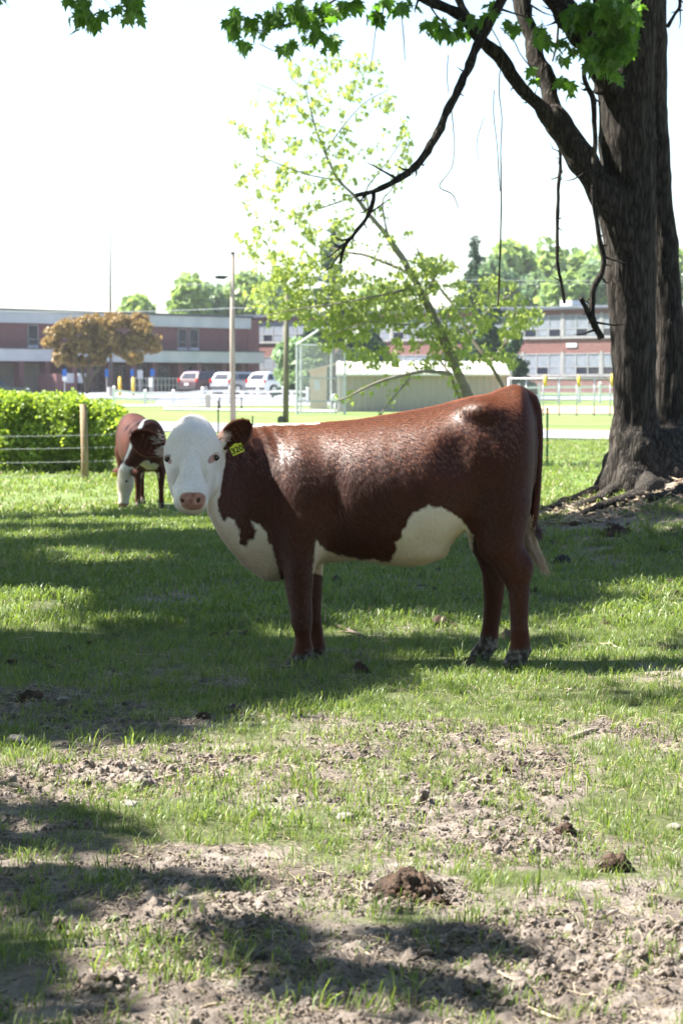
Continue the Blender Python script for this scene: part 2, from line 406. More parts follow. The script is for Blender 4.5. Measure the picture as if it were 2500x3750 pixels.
bpart('canopy', m_fascia, ML, lambda q: q.box(-.2, LL - .3, -2.4, 0.3, zc0, zc1))
bpart('canopy_coping', m_cap, ML, lambda q: q.box(-.2, LL - .2, -2.5, -.003, zc1 + .003, zc1 + .1))
bpart('wall', m_brick, ML, lambda q: q.box(0, LL, 1.6, 13.8, z0, zc1 - .3))
def window(M, xa, xb, za, zb, y=-.03, cols=1, rows=(.5,), blinds=None, parent=school, fr=m_frame, seed=0):
    """frame with panes: recessed reveal in a wall face at y = 0"""
    w = bpart('window', fr, M, lambda q: [q.box(xa, xb, y - .06, y + .06, za, za + .09), q.box(xa, xb, y - .06, y + .06, zb - .09, zb),
        [q.box(xa + (xb - xa) * k / cols - .05, xa + (xb - xa) * k / cols + .05, y - .05, y + .05, za + .09, zb - .09) for k in range(cols + 1)],
        [q.box(xa + .05, xb - .05, y - .04, y + .04, za + (zb - za) * r - .035, za + (zb - za) * r + .035) for r in rows]], parent)
    zz = [za + .09] + [za + (zb - za) * r for r in rows] + [zb - .09]
    for c in range(cols):
        for r in range(len(zz) - 1):
            bl = blinds(c, r) if blinds else False
            mb = MB(); mb.M = M; mb.box(xa + (xb - xa) * c / cols + .052, xa + (xb - xa) * (c + 1) / cols - .052, y - .015, y + .015, zz[r] + .037, zz[r + 1] - .037)
            o = mb.build('pane', m_blind if bl else m_glass, w)
    return w
def proud(M, px0, px1, za, zb, fn=lx, **kw): return window(M, fn(px0), fn(px1), za, zb, **kw)
for a, c in ((106, 141), (653, 684), (695, 726)):
    proud(ML, a, c, zc1 + .35, 6.25, rows=(.3,), cols=1)
for a, c in ((104, 142), (651, 686), (693, 728)):     # pale panel below each window
    bpart('spandrel_panel', m_fascia, ML, lambda q: q.box(lx(a), lx(c), -.1, -.003, zc1 + .11, zc1 + .34))
for a in (20, 115, 210, 268, 345, 428, 506, 600, 668, 760, 830): # brick piers below the canopy
    bpart('pier', m_brick, ML, lambda q: q.box(lx(a), lx(a + 16), -1.9, -1.1, z0, zc0 - .003))
for a, c in ((-60, 18), (37, 114), (132, 208)):
    d = bpart('overhead_door', m_tan, ML, lambda q: q.box(lx(a), lx(c), 1.5, 1.59, .55, zc0 - .1))
    for k in range(5): bpart('door_panel', m_tan, ML, lambda q: q.box(lx(a) + .06, lx(c) - .06, 1.44, 1.497, .60 + k * .48, .60 + k * .48 + .42), d)
for a, c, n in ((285, 343, 3), (364, 426, 3), (446, 504, 3), (524, 598, 4), (618, 665, 3), (686, 757, 3), (778, 828, 2)):
    window(ML, lx(a), lx(c), .6, zc0 - .2, y=1.53, cols=n, rows=(.28, .72), blinds=lambda cc, rr: (a > 600 and rr == 1))
bpart('masonry_enclosure', m_brick, ML, lambda q: q.box(lx(60), lx(136), -5, -2.8, z0, 2.1))
for px_ in (108, 152):
    bpart('notice_board', m_fascia, ML, lambda q: q.box(lx(px_ - 15), lx(px_ + 12), -5.15, -5.02, 1.35, 2.15))
bpart('railing', m_steel, ML, lambda q: [[q.box(lx(p), lx(p) + .07, -4.6, -4.53, .4, 1.7) for p in range(345, 520, 14)], q.box(lx(345), lx(520), -4.59, -4.54, 1.703, 1.77), q.box(lx(345), lx(520), -4.59, -4.54, 1.1, 1.15)])
# right wing -------------------------------------------------
PR0, PR1 = (hx(905, 221), 221.0), (hx(2700, 183), 183.0)
MR, LR = frame_of(PR0, PR1)
def rx_(px):
    k = (px - 1250) / FPX; dx, dy = PR1[0] - PR0[0], PR1[1] - PR0[1]
    return (k * PR0[1] - PR0[0]) / (dx - k * dy) * LR
bpart('wall', m_brick2, MR, lambda q: q.box(-1.2, LR, 0, 14, z0, 7.55))
bpart('roof', m_cap, MR, lambda q: q.box(-1.4, LR + .4, -.45, 14.4, 7.553, 7.85))
bpart('wall', m_brick, ML, lambda q: q.box(LL + .003, LL + 1.6, -.1, 9, z0, 7.2))
bpart('rooftop_unit', m_white, MR, lambda q: q.box(rx_(2020), rx_(2062), 1, 3.2, 7.853, 8.35))
bpart('wall_sign', m_fascia, MR, lambda q: q.box(rx_(2072), rx_(2110), -.08, -.003, 4.35, 4.7))
def blindset(k):
    rr = random.Random(k); h = [rr.random() < .45 for _ in range(3)]
    return lambda c, r: (r == 1) or (not h[c])
edges = [927, 1046, 1170, 1300, 1436, 1572, 1716, 1792, 1916, 2060, 2202, 2344, 2490]
for i in range(len(edges) - 1):
    a, c = rx_(edges[i] + 4), rx_(edges[i + 1] - 8)
    for za, zb in ((2.0, 3.85), (5.2, 7.1)):
        window(MR, a, c, za, zb, y=-.05, cols=3, rows=(.38,), blinds=blindset(i * 7 + int(za * 3)))
        bpart('window_sill', m_pil, MR, lambda q: q.box(a - .05, c + .05, -.16, -.003, za - .12, za - .003))
    for za, zb in ((1.85, 4.0), (5.05, 7.25)):
        bpart('pilaster', m_pil, MR, lambda q: q.box(rx_(edges[i + 1] - 8) + .06, rx_(edges[i + 1] + 4) - .06, -.12, -.004, za, zb))
for za in (4.0, 7.25):
    pass
# ============================================================ METAL SHED AND DUGOUT
m_shed = mat_noise('beige_metal', (.30, .27, .235), (.36, .33, .29), .7, .5)
m_shedroof = mat_noise('pale_metal_roof', (.60, .58, .52), (.7, .68, .62), .7, .45)
m_block = mat_noise('tan_block', (.48, .36, .27), (.55, .42, .32), 2, .9)
YS = 110.0
sx0, sx1 = hx(1232, YS), hx(1862, YS); zs = float(gz(4, YS)); zw = 1.4 + 30 * YS / FPX
shed = thing('metal_shed', 'long beige corrugated metal shed with pale roof behind the leaning sapling', 'shed', ((sx0 + sx1) / 2, YS, zs))
def sM(ob): return ob.matrix_world if False else Matrix.Translation((-ob.location.x, -ob.location.y, -ob.location.z))
def tpart(ob, name, mat, fn, parent=None, **kw):
    """build in world coordinates, child of the unrotated thing ob"""
    mb = MB(); mb.M = Matrix.Translation(-Vector(ob.location)); fn(mb)
    return mb.build(name, mat, parent or ob, **kw)
W_ = sx1 - sx0; np_ = 26; pw = W_ / np_
tpart(shed, 'wall', m_shed, lambda q: q.box(sx0 + .05, sx1 - .05, YS + .08, YS + 6, zs - .1, zw - .02))
def corr(x, y, w, za, zb, mb):
    prof = [(0, 0), (.28, 0), (.36, -.035), (.56, -.035), (.64, 0), (1, 0)]
    for (a, ya), (c, yc) in zip(prof[:-1], prof[1:]):
        mb.add([(x + a * w, y + ya, za), (x + c * w, y + yc, za), (x + c * w, y + yc, zb), (x + a * w, y + ya, zb)], [(0, 1, 2, 3)])
pm = MB(); corr(0, 0, pw - .008, 0, zw - zs + .05, pm); wall_me = pm.mesh('wall_panel', m_shed)
for k in range(np_): link('wall_panel', wall_me, shed, Vector((sx0 + k * pw - shed.location.x, .04, 0)))
Lr = 3.2; rise = .62
rp = MB()
for (a, ya), (c, yc) in zip([(0, 0), (.28, 0), (.36, .035), (.56, .035), (.64, 0)], [(.28, 0), (.36, .035), (.56, .035), (.64, 0), (1, 0)]):
    rp.add([(a * (pw - .01), 0, ya), (c * (pw - .01), 0, yc), (c * (pw - .01), Lr, rise + yc), (a * (pw - .01), Lr, rise + ya)], [(0, 1, 2, 3)])
roof_me = rp.mesh('roof_panel', m_shedroof)
for k in range(np_): link('roof_panel', roof_me, shed, Vector((sx0 + k * pw - shed.location.x, -.25, zw - zs)))
tpart(shed, 'roof', m_shedroof, lambda q: q.add([(sx0, YS - .2, zw - .03), (sx1, YS - .2, zw - .03), (sx1, YS + 3, zw + rise - .03), (sx0, YS + 3, zw + rise - .03), (sx0, YS + 6.2, zw - .03), (sx1, YS + 6.2, zw - .03)], [(0, 1, 2, 3), (3, 2, 5, 4)]))
tpart(shed, 'gutter', m_shedroof, lambda q: q.box(sx0 - .05, sx1 + .05, YS - .34, YS - .26, zw - .08, zw + .02))
tpart(shed, 'corner_trim', m_fascia, lambda q: q.box(sx1 - .02, sx1 + .12, YS - .1, YS + .1, zs, zw + rise * .5))
YD = 118.0; dx0, dx1 = hx(1135, YD), hx(1262, YD); zd = float(gz(0, YD))
dug = thing('dugout', 'small tan block dugout with sloping roof left of the metal shed', 'dugout', ((dx0 + dx1) / 2, YD, zd))
def zpx(py, Y): return 1.4 - (py - 1400) * Y / FPX
tpart(dug, 'wall', m_block, lambda q: q.prism([(dx0, zd - .1), (hx(1196, YD), zd - .1), (hx(1196, YD), zpx(1342, YD)), (dx0, zpx(1360, YD))], YD, YD + 4))
tpart(dug, 'wall', m_brick, lambda q: q.prism([(hx(1207, YD), zd - .1), (dx1 + .6, zd - .1), (dx1 + .6, zpx(1330, YD)), (hx(1207, YD), zpx(1338, YD))], YD + 2, YD + 4))
tpart(dug, 'post', m_dark, lambda q: q.box(hx(1225, YD), hx(1232, YD), YD, YD + .12, zd, zpx(1335, YD)))
tpart(dug, 'roof', m_block, lambda q: q.prism([(dx0 - .1, zpx(1362, YD)), (dx1 + .2, zpx(1324, YD)), (dx1 + .2, zpx(1317, YD)), (dx0 - .1, zpx(1356, YD))], YD - .3, YD + 4.3))
tpart(dug, 'notice', m_fascia, lambda q: q.box(hx(1150, YD), hx(1172, YD), YD - .04, YD - .003, zpx(1430, YD), zpx(1393, YD)))
# backstop ----------------------------------------------------
YB = 104.0
bs = thing('baseball_backstop', 'tall grey pipe and wire mesh baseball backstop in front of the dugout', 'backstop', (hx(1180, YB), YB, float(gz(hx(1180, YB), YB))))
def bpx(px, py, dy=0): return at(px, py, YB + dy)
def pole_px(pts, r, name='pipe', nm=m_steel): tpart(bs, name, nm, lambda q: q.tube(pts, r, 8))
zg = float(gz(0, YB))
def gp(px, dy=0): p = at(px, 1500, YB + dy); p.z = zg - .1; return p
pole_px([gp(1087), bpx(1087, 1262)], .055); pole_px([gp(1101, 2.2), bpx(1101, 1264, 2.2)], .055)
pole_px([gp(1262), bpx(1262, 1264)], .05); pole_px([gp(1212, 2.2), bpx(1212, 1262, 2.2)], .04)
pole_px([bpx(1087, 1262), bpx(1180, 1200, -1)], .05); pole_px([bpx(1262, 1262), bpx(1290, 1210, -1)], .05)
pole_px([bpx(1087, 1264), bpx(1262, 1264)], .04); pole_px([bpx(1087, 1384), bpx(1262, 1386)], .03); pole_px([bpx(1180, 1200, -1), bpx(1290, 1208, -1)], .04)
pole_px([bpx(1087, 1470), bpx(1262, 1470)], .03)
wires = MB(); wires.M = Matrix.Translation(-Vector(bs.location))
x0_, x1_ = hx(1088, YB), hx(1261, YB); ztop = bpx(1100, 1265).z
s_ = .11; k = -40
while x0_ + k * s_ < x1_ + 5:
    for sg in (1, -1):
        a = x0_ + k * s_; H = ztop - zg
        # diagonal wire clipped to the frame
        xa, xb_ = (a, a + H) if sg == 1 else (a + H, a)
        pts = []
        t0 = 0; t1 = 1
        ux = xb_ - xa
        lo = min(max((x0_ - xa) / ux, 0), 1); hi = min(max((x1_ - xa) / ux, 0), 1); lo, hi = min(lo, hi), max(lo, hi)
        if hi - lo > .02:
            wires.tube([(xa + ux * lo, YB + .03, zg + H * lo), (xa + ux * hi, YB + .03, zg + H * hi)], .0065, 3, cap=False)
    k += 1
o = wires.build('wire_mesh', m_steel, bs); o['kind'] = 'stuff'
# pale ball on post by the shed
p = at(1226, 1505, 106); p.z = float(gz(p.x, p.y))
hy = thing('ball_topped_post', 'white round-topped post standing at the left corner of the shed', 'post', p)
MB().tube([(0, 0, 0), (0, 0, .62)], .05, 8).build('post', m_white, hy, smooth=True)
MB().ball((0, 0, .72), .19, 14, 10).build('ball', m_white, hy, smooth=True)
# ============================================================ FENCES BEYOND THE ROAD
vf = thing('vinyl_fence', 'white vinyl rail fence with capped posts along the left side of the parking lot', 'fence', (0, 0, 0))
def rail_fence(root, posts, Yf, hh=1.02, rails=((1425, 1433), (1452, 1458))):
    P = []
    for px, top in posts:
        b_ = at(px, 1490, Yf); z_ = float(gz(b_.x, b_.y)); tp = at(px, top, Yf).z
        MB().box(b_.x - .075, b_.x + .075, Yf - .075, Yf + .075, z_ - .1, tp).build('post', m_white, root)
        MB().add([(b_.x - .1, Yf - .1, tp + .002), (b_.x + .1, Yf - .1, tp + .002), (b_.x + .1, Yf + .1, tp + .002), (b_.x - .1, Yf + .1, tp + .002), (b_.x, Yf, tp + .09)], [(3, 2, 1, 0), (0, 1, 4), (1, 2, 4), (2, 3, 4), (3, 0, 4)]).build('post_cap', m_white, root)
        P.append((b_.x, tp, z_))
    for (xa, ta, za), (xb_, tb, zb) in zip(P[:-1], P[1:]):
        for fr_, th in ((.10, .14), (.52, .14)):
            h1 = ta - fr_ * (ta - za) - .03; h2 = tb - fr_ * (tb - zb) - .03
            MB().add([(xa + .076, Yf - .025, h1), (xb_ - .076, Yf - .025, h2), (xb_ - .076, Yf - .025, h2 - th), (xa + .076, Yf - .025, h1 - th),
                      (xa + .076, Yf + .025, h1), (xb_ - .076, Yf + .025, h2), (xb_ - .076, Yf + .025, h2 - th), (xa + .076, Yf + .025, h1 - th)],
                     [(0, 3, 2, 1), (4, 5, 6, 7), (0, 1, 5, 4), (3, 7, 6, 2), (0, 4, 7, 3), (1, 2, 6, 5)]).build('rail', m_white, root)
rail_fence(vf, [(418, 1418), (532, 1431), (635, 1431), (741, 1421), (842, 1419), (943, 1424), (1037, 1420), (1125, 1422)], 133.0)
vf2 = thing('vinyl_fence', 'white vinyl rail fence running behind the yellow capped chain link fence', 'fence', (0, 0, 0))
rail_fence(vf2, [(1898, 1407), (1972, 1406), (2044, 1405), (2120, 1404), (2195, 1403), (2270, 1402), (2345, 1402)], 139.0)
cf = thing('chain_link_fence', 'galvanised chain link fence with yellow post caps along the clay infield', 'fence', (0, 0, 0))
YC = 101.0
for i, px in enumerate((1860, 1925, 1987, 2046, 2110, 2174, 2232, 2300, 2380)):
    b_ = at(px, 1517, YC); z_ = float(gz(b_.x, YC)); tp = at(px, 1386, YC).z
    pp = MB().tube([(b_.x, YC, z_ - .1), (b_.x, YC, tp)], .032, 8).build('post', m_steel, cf, smooth=True)
    if px in (1987, 2110, 2232):
        q = at(px + 8, 1400, YC)
        MB().tube([(q.x, YC - .06, tp + .14 if px != 2232 else tp + .2), (q.x, YC - .06, tp - .35)], .07, 8).build('yellow_cap', m_yel, cf, smooth=True)
xa, xb_ = at(1860, 1386, YC).x, at(2380, 1386, YC).x
MB().tube([(xa, YC, tp), (xb_, YC, tp)], .03, 8).build('top_rail', m_steel, cf, smooth=True)
mb = MB(); zg2 = float(gz(9, YC)); H = tp - zg2; k = -22
while xa + k * .09 < xb_:
    for sg in (1, -1):
        a = xa + k * .09; u0, u1 = (a, a + H) if sg == 1 else (a + H, a); ux = u1 - u0
        lo = min(max((xa - u0) / ux, 0), 1); hi = min(max((xb_ - u0) / ux, 0), 1); lo, hi = min(lo, hi), max(lo, hi)
        if hi - lo > .02: mb.tube([(u0 + ux * lo, YC + .035, zg2 + H * lo), (u0 + ux * hi, YC + .035, zg2 + H * hi)], .0022, 3, cap=False)
    k += 1
mb.build('wire_mesh', m_steel, cf)['kind'] = 'stuff'
# ============================================================ POLES, WIRES, BOLLARDS, SIGNS
m_pole = mat_noise('weathered_pole_wood', (.26, .21, .17), (.40, .34, .28), 3, .9, .4, 30, stretch=(4, 4, .4))
m_poledark = mat_noise('dark_pole_wood', (.09, .085, .05), (.15, .14, .09), 3, .9, .4, 30, stretch=(4, 4, .4))
def gp_at(px, Y):
    x = hx(px, Y); return Vector((x, Y, float(gz(x, Y))))
b_ = gp_at(852, 86)
up = thing('utility_pole', 'pale weathered wooden pole with a flat lamp on its left side', 'utility pole', b_)
ht = at(852, 932, 86).z - b_.z
MB().tube([(0.02, 0, -.2), (0.0, 0, ht * .5), (.02, 0, ht)], [.115, .095, .075], 12).build('pole', m_pole, up, smooth=True)
lz = at(810, 1015, 86).z - b_.z
lamp = MB().tube([(0, 0, lz), (-.2, -.02, lz + .02)], .02, 6).build('lamp_arm', m_dark, up)
q = MB(); q.prism([(-.66, lz + .02), (-.6, lz - .06), (-.3, -.0 + lz - .08), (-.18, lz), (-.2, lz + .05), (-.5, lz + .06)], -.14, .14); q.build('lamp_head', m_dark, up, bevel=.01)
MB().tube([(.02, 0, ht + .004), (.02, 0, ht + .1)], [.08, .08], 10).build('pole_cap', m_dark, up, smooth=True)
b2 = gp_at(1048, 90)
up2 = thing('utility_pole', 'dark green-stained wooden pole behind the leafy sapling crown', 'utility pole', b2)
ht2 = at(1052, 1060, 90).z - b2.z
MB().tube([(-.02, 0, -.2), (0.03, 0, ht2)], [.12, .085], 12).build('pole', m_poledark, up2, smooth=True)
MB().prism([(-.34, 0), (-.1, 0), (-.1, .2), (-.2, .28), (-.34, .2)], -.2, .15).build('ground_box', m_dark, up2, bevel=.015)
def wire(name, label, pts, r, mat=m_steel):
    o = MB().tube(pts, r, 5).build(name, mat); tag(o, label, 'wire'); return o
def sag(a, b_, d, n=24):
    return [a.lerp(b_, t / n) - Vector((0, 0, d * 4 * (t / n) * (1 - t / n))) for t in range(n + 1)]
wire('power_line', 'thin bright power line crossing from the pale pole to the right edge at roof height', sag(at(-60, 1136, 85.6), at(860, 1128, 85.6), .1) + sag(at(860, 1128, 85.6), at(2600, 1112, 85.6), .08)[1:], .012)
wire('power_line', 'upper power line in front of the far hillside trees', sag(at(870, 985, 86), at(2600, 1016, 86), .25), .010)
wire('power_line', 'lower power line in front of the far hillside trees', sag(at(870, 1000, 86.3), at(2600, 1028, 86.3), .25), .008)
wire('power_line', 'faint overhead line low in the white sky at the left edge', sag(at(-60, 1030, 86.4), at(845, 1040, 86.4), .05), .009)
b3 = gp_at(408, 168)
lp = thing('parking_light_pole', 'tall thin parking lot light pole beside the copper leaved tree', 'light pole', b3)
h3 = at(408, 860, 168).z - b3.z
MB().tube([(0, 0, -.1), (0, 0, h3)], [.11, .055], 10).build('pole', m_dark, lp, smooth=True)
for sx_ in (-1, 1):
    a = MB().tube([(0, 0, h3 - .02), (sx_ * .2, -.2, h3 + .08)], .025, 6).build('lamp_arm', m_steel, lp)
    MB().prism([(sx_ * .14, h3 + .06), (sx_ * .34, h3 + .2), (sx_ * .31, h3 + .26), (sx_ * .11, h3 + .12)], -.32, -.12).build('lamp_head', m_steel, lp)
MB().tube([(0, 0, .004), (0, 0, .7)], .26, 12).build('concrete_base', m_conc, lp)
for i, (px, pt, lab) in enumerate(((441, 1379, 'left one of the two yellow bollards by the school entrance'), (490, 1381, 'right one of the two yellow bollards by the school entrance'))):
    b_ = gp_at(px, 172); h_ = at(px, pt, 172).z - b_.z
    r_ = thing('bollard', lab, 'bollard', b_, group='yellow bollards at the entrance')
    MB().tube([(0, 0, -.05), (0, 0, h_ - .1)], .115, 14).build('post', m_yel, r_, smooth=True)
    MB().ball((0, 0, h_ - .1), (.115, .115, .1), 14, 8).build('cap', m_yel, r_, smooth=True)
def sign(px, top, bot, w, Y, lab, mat, gtop=None, extra=False):
    b_ = gp_at(px, Y); r_ = thing('parking_sign', lab, 'sign', b_)
    zt = at(px, top, Y).z - b_.z; zb_ = at(px, bot, Y).z - b_.z; w = w * Y / FPX
    MB().tube([(0, 0.03, -.05), (0, .03, zt)], .03, 6).build('post', m_steel, r_)
    MB().box(-w / 2, w / 2, -.02, -.001, zb_, zt).build('panel', mat, r_)
    if extra: MB().box(-w / 2, w / 2, -.02, -.001, zb_ - .35, zb_ - .02).build('lower_panel', m_white, r_)
sign(239, 1352, 1378, 16, 171, 'blue and white parking sign by the brick pier left of the copper leaved tree', m_blue, extra=True)
sign(393, 1352, 1380, 12, 170, 'blue parking sign just left of the tall light pole', m_blue)
sign(486, 1352, 1378, 13, 174, 'blue parking sign above the right yellow bollard', m_blue)
sign(560, 1351, 1377, 16, 170, 'blue parking sign between the bollards and the dark red suv', m_blue)
sign(515, 1355, 1385, 20, 172, 'grey square sign between the two blue parking signs', m_fascia)
sign(553, 1383, 1417, 15, 128, 'white upright sign rising above the white rail fence', m_white)
# table, bin and post by the path
b_ = gp_at(762, 118)
bn = thing('litter_bin', 'pale concrete litter bin standing left of the pale pole on the lawn', 'bin', b_)
MB().box(-.14, .14, -.14, .14, -.02, .72).build('body', m_conc, bn, bevel=.02); MB().box(-.17, .17, -.17, .17, .722, .8).build('lid', m_white, bn, bevel=.02)
b_ = gp_at(845, 116)
pt = thing('picnic_table', 'small pale picnic table behind the pale utility pole', 'table', b_)
MB().box(-.75, .75, -.35, .35, .62, .68).build('table_top', m_white, pt, bevel=.01)
for sy in (-1, 1): MB().box(-.75, .75, sy * .62 - .12, sy * .62 + .12, .36, .41).build('bench_seat', m_steel, pt)
for sx_ in (-1, 1):
    MB().tube([(sx_ * .55, -.6, 0), (sx_ * .55, -.2, .62)], .025, 6).build('leg', m_dark, pt)
    MB().tube([(sx_ * .55, .6, 0), (sx_ * .55, .2, .62)], .025, 6).build('leg', m_dark, pt)
# ============================================================ PARKED CARS
def paint(name, col):
    m, N, L, b = new_mat(name); b.inputs['Base Color'].default_value = (*col, 1); b.inputs['Roughness'].default_value = .35; b.inputs['Coat Weight'].default_value = .8; b.inputs['Metallic'].default_value = .2
    n = N.new('ShaderNodeTexNoise'); n.inputs['Scale'].default_value = 6; tc = N.new('ShaderNodeTexCoord'); L.new(tc.outputs['Object'], n.inputs['Vector'])
    mr = N.new('ShaderNodeMapRange'); mr.inputs['To Min'].default_value = .28; mr.inputs['To Max'].default_value = .42; L.new(n.outputs['Fac'], mr.inputs[0]); L.new(mr.outputs[0], b.inputs['Roughness'])
    return m
m_tyre = mat_noise('tyre_rubber', (.018, .018, .02), (.03, .03, .03), 10, .85)
m_rim = mat_noise('wheel_alloy', (.45, .46, .48), (.6, .6, .62), 10, .35, metal=.8)
m_tail = mat_noise('tail_light_red', (.45, .01, .015), (.6, .02, .02), 10, .2)
m_lamp = mat_noise('clear_lamp', (.7, .7, .72), (.8, .8, .8), 10, .15)
m_plate = mat_noise('number_plate', (.6, .62, .65), (.7, .7, .7), 10, .5)
def suv(label, body_mat, loc, yaw, h=1.7, Lc=4.7, pickup=False, sc=1.0):
    t = thing('parked_car', label, 'car', loc, yaw, group='cars parked in front of the school'); t.scale = (sc,) * 3
    w = .93; l2 = Lc / 2; s = h / 1.7
    low = [(-l2, .42), (-l2 + .05, .95 * s), (-l2 + .12, 1.02 * s), (l2 * .42, 1.05 * s), (l2 * .9, .92 * s), (l2 - .02, .72), (l2, .4), (l2 - .1, .26)]
    def arch(cx):
        return [(cx + .4 * math.cos(a), .3 + .42 * math.sin(a)) for a in [math.pi * k / 8 for k in range(9)]]
    low += arch(l2 * .62) + arch(-l2 * .60) + [(-l2 + .12, .28)]
    MB().prism(low, -w, w).build('body', body_mat, t, bevel=.05)
    # cabin
    cb = [(-l2 + .06, 1.0 * s), (-l2 + .42, 1.58 * s), (-l2 + .75, 1.68 * s), (.1, 1.7 * s), (.55, 1.62 * s), (l2 * .55, 1.04 * s)]
    if pickup: cb = [(-.5, 1.0 * s), (-.35, 1.68 * s), (.35, 1.7 * s), (.75, 1.6 * s), (l2 * .6, 1.04 * s)]
    q = MB(); n = len(cb)
    def yw(z): return w - .03 - .17 * (z / s - 1.0) / .7
    q.add([(x, -yw(z), z) for x, z in cb] + [(x, yw(z), z) for x, z in cb], [tuple(range(n)), tuple(range(2 * n - 1, n - 1, -1))] + [(i, (i + 1) % n, n + (i + 1) % n, n + i) for i in range(n)])
    q.build('cabin', body_mat, t, bevel=.04)
    def pane_side(a, c, zlo, zhi, sy, sl=(0, 0)):
        v = [(a, zlo), (c, zlo), (c - sl[1], zhi), (a + sl[0], zhi)]
        MB().add([(x, sy * (yw(z) + .006), z) for x, z in v] + [(x, sy * (yw(z) - .02), z) for x, z in v], [(0, 1, 2, 3), (7, 6, 5, 4), (0, 4, 5, 1), (1, 5, 6, 2), (2, 6, 7, 3), (3, 7, 4, 0)]).build('side_window', m_glass, t)
    zl, zh = 1.10 * s, 1.52 * s
    for sy in (-1, 1):
        if not pickup:
            pane_side(-l2 + .38, -l2 + 1.0, zl, zh, sy, (.22, 0)); pane_side(-l2 + 1.1, -.12, zl, zh, sy); pane_side(-.03, .95, zl, zh, sy, (0, .38))
        else:
            pane_side(-.35, .25, zl, zh, sy); pane_side(.32, 1.15, zl, zh, sy, (0, .4))
        for cx in (l2 * .62, -l2 * .60):
            wh = MB().tube([(cx, sy * .95, .35), (cx, sy * .70, .35)], .35, 22).build('wheel', m_tyre, t)
            MB().tube([(cx, sy * .962, .35), (cx, sy * .93, .35)], .22, 18).build('rim', m_rim, wh)
        MB().box(l2 * .42, l2 * .42 + .14, sy * .95, sy * 1.1, 1.05 * s, 1.18 * s).build('wing_mirror', body_mat, t, bevel=.02)
        MB().box(-l2 - .015, -l2 + .12, sy * .88 - .09, sy * .88 + .055, .86 * s, 1.14 * s).build('tail_light', m_tail, t, bevel=.02)
        MB().box(l2 - .25, l2 - .01, sy * .8 - .1, sy * .8 + .1, .72, .84).build('headlight', m_lamp, t, bevel=.02)
    xb, xt = -l2 + .12, -l2 + .40
    if not pickup:
        MB().add([(xb - .03, -.7, 1.12 * s), (xb - .03, .7, 1.12 * s), (xt - .04, .6, 1.52 * s), (xt - .04, -.6, 1.52 * s), (xb + .1, -.7, 1.12 * s), (xb + .1, .7, 1.12 * s), (xt + .1, .6, 1.52 * s), (xt + .1, -.6, 1.52 * s)], [(0, 1, 2, 3), (7, 6, 5, 4), (0, 4, 5, 1), (1, 5, 6, 2), (2, 6, 7, 3), (3, 7, 4, 0)]).build('rear_window', m_glass, t)
    MB().box(-l2 - .06, -l2 + .1, -.88, .88, .34, .55).build('rear_bumper', m_dark, t, bevel=.03)
    MB().box(-l2 - .075, -l2 - .062, -.2, .2, .62, .76).build('number_plate', m_plate, t)
    return t
def gl(px, Y, dz=.04): v = gp_at(px, Y); v.z += dz; return v
suv('dark maroon suv parked at the left of the row of three cars', paint('maroon_paint', (.05, .008, .015)), gl(768, 184), R(50), 1.66, sc=1.1)
suv('silver grey suv parked between the maroon and the white car, partly behind the pale pole', paint('silver_paint', (.26, .27, .30)), gl(885, 181), R(50), 1.6, sc=1.1)
suv('white suv parked at the right of the row of three cars', paint('white_paint_car', (.75, .76, .78)), gl(1022, 178), R(46), 1.6, sc=1.1)
suv('dark blue pickup cut off by the left edge of the photo', paint('navy_paint', (.03, .045, .09)), gl(-60, 138), R(12), 1.6, 5.2, sc=1.05)
suv('white car mostly hidden behind the right corner of the metal shed', paint('pale_paint_car', (.7, .73, .78)), gl(1862, 176), R(70), 1.6)
# ============================================================ LEAVES
def leaf_mesh(name, size, mat, lobes=True, fold=.25, seed=0):
    """maple leaf: palmate outline, folded along the midrib, drooping"""
    r = random.Random(seed)
    if lobes:
        half = [(0, -.02), (.10, -.06), (.34, -.10), (.22, .10), (.58, .22), (.36, .34), (.48, .62), (.22, .52), (.16, .72), (0, 1.0)]
    else:
        half = [(0, 0), (.26, .05), (.5, .35), (.22, .42), (.2, .75), (0, 1)]
    v = []; f = []
    cen = [(0, y) for y in (0, .25, .5, .75, 1.0)]
    def P(x, y, sgn): return (sgn * x * size * math.cos(fold), y * size, (abs(x) * math.sin(fold) - .22 * y * y - .35 * x * x) * size)
    for sgn in (1, -1):
        n = len(v); v += [P(x, y, sgn) for x, y in half]; v.append(P(0, .3, sgn)); c = len(v) - 1
        for i in range(len(half) - 1):
            f.append((c, n + i, n + i + 1) if sgn == 1 else (c, n + i + 1, n + i))
    me = bpy.data.meshes.new(name); me.from_pydata(v, [], f); me.materials.append(mat)
    return me
def cluster_mesh(name, leaf, n, rad, mat, seed, twig=None):
    """a spray of n leaves within rad, as one small mesh"""
    r = random.Random(seed); V = []; F = []
    lv = [v.co.copy() for v in leaf.vertices]; lf = [tuple(p.vertices) for p in leaf.polygons]
    for k in range(n):
        d = Vector((r.gauss(0, 1), r.gauss(0, 1), r.gauss(0, .7))); d = d.normalized() * rad * (r.random() ** .5)
        e = Euler((r.uniform(-.9, .5), r.uniform(-.7, .7), r.uniform(0, 6.28))); s = r.uniform(.65, 1.2)
        b0 = len(V)
        for c in lv: q = c * s; q.rotate(e); V.append(q + d)
        F += [tuple(i + b0 for i in f) for f in lf]
    me = bpy.data.meshes.new(name); me.from_pydata([tuple(v) for v in V], [], F); me.materials.append(mat)
    return me
m_maple = mat_leaf('maple_leaf', (.06, .14, .03), (.13, .235, .055), .46, (1.7, 1.9, .6))
m_sap = mat_leaf('sapling_leaf', (.19, .25, .075), (.36, .42, .16), .5, (1.35, 1.35, .75))
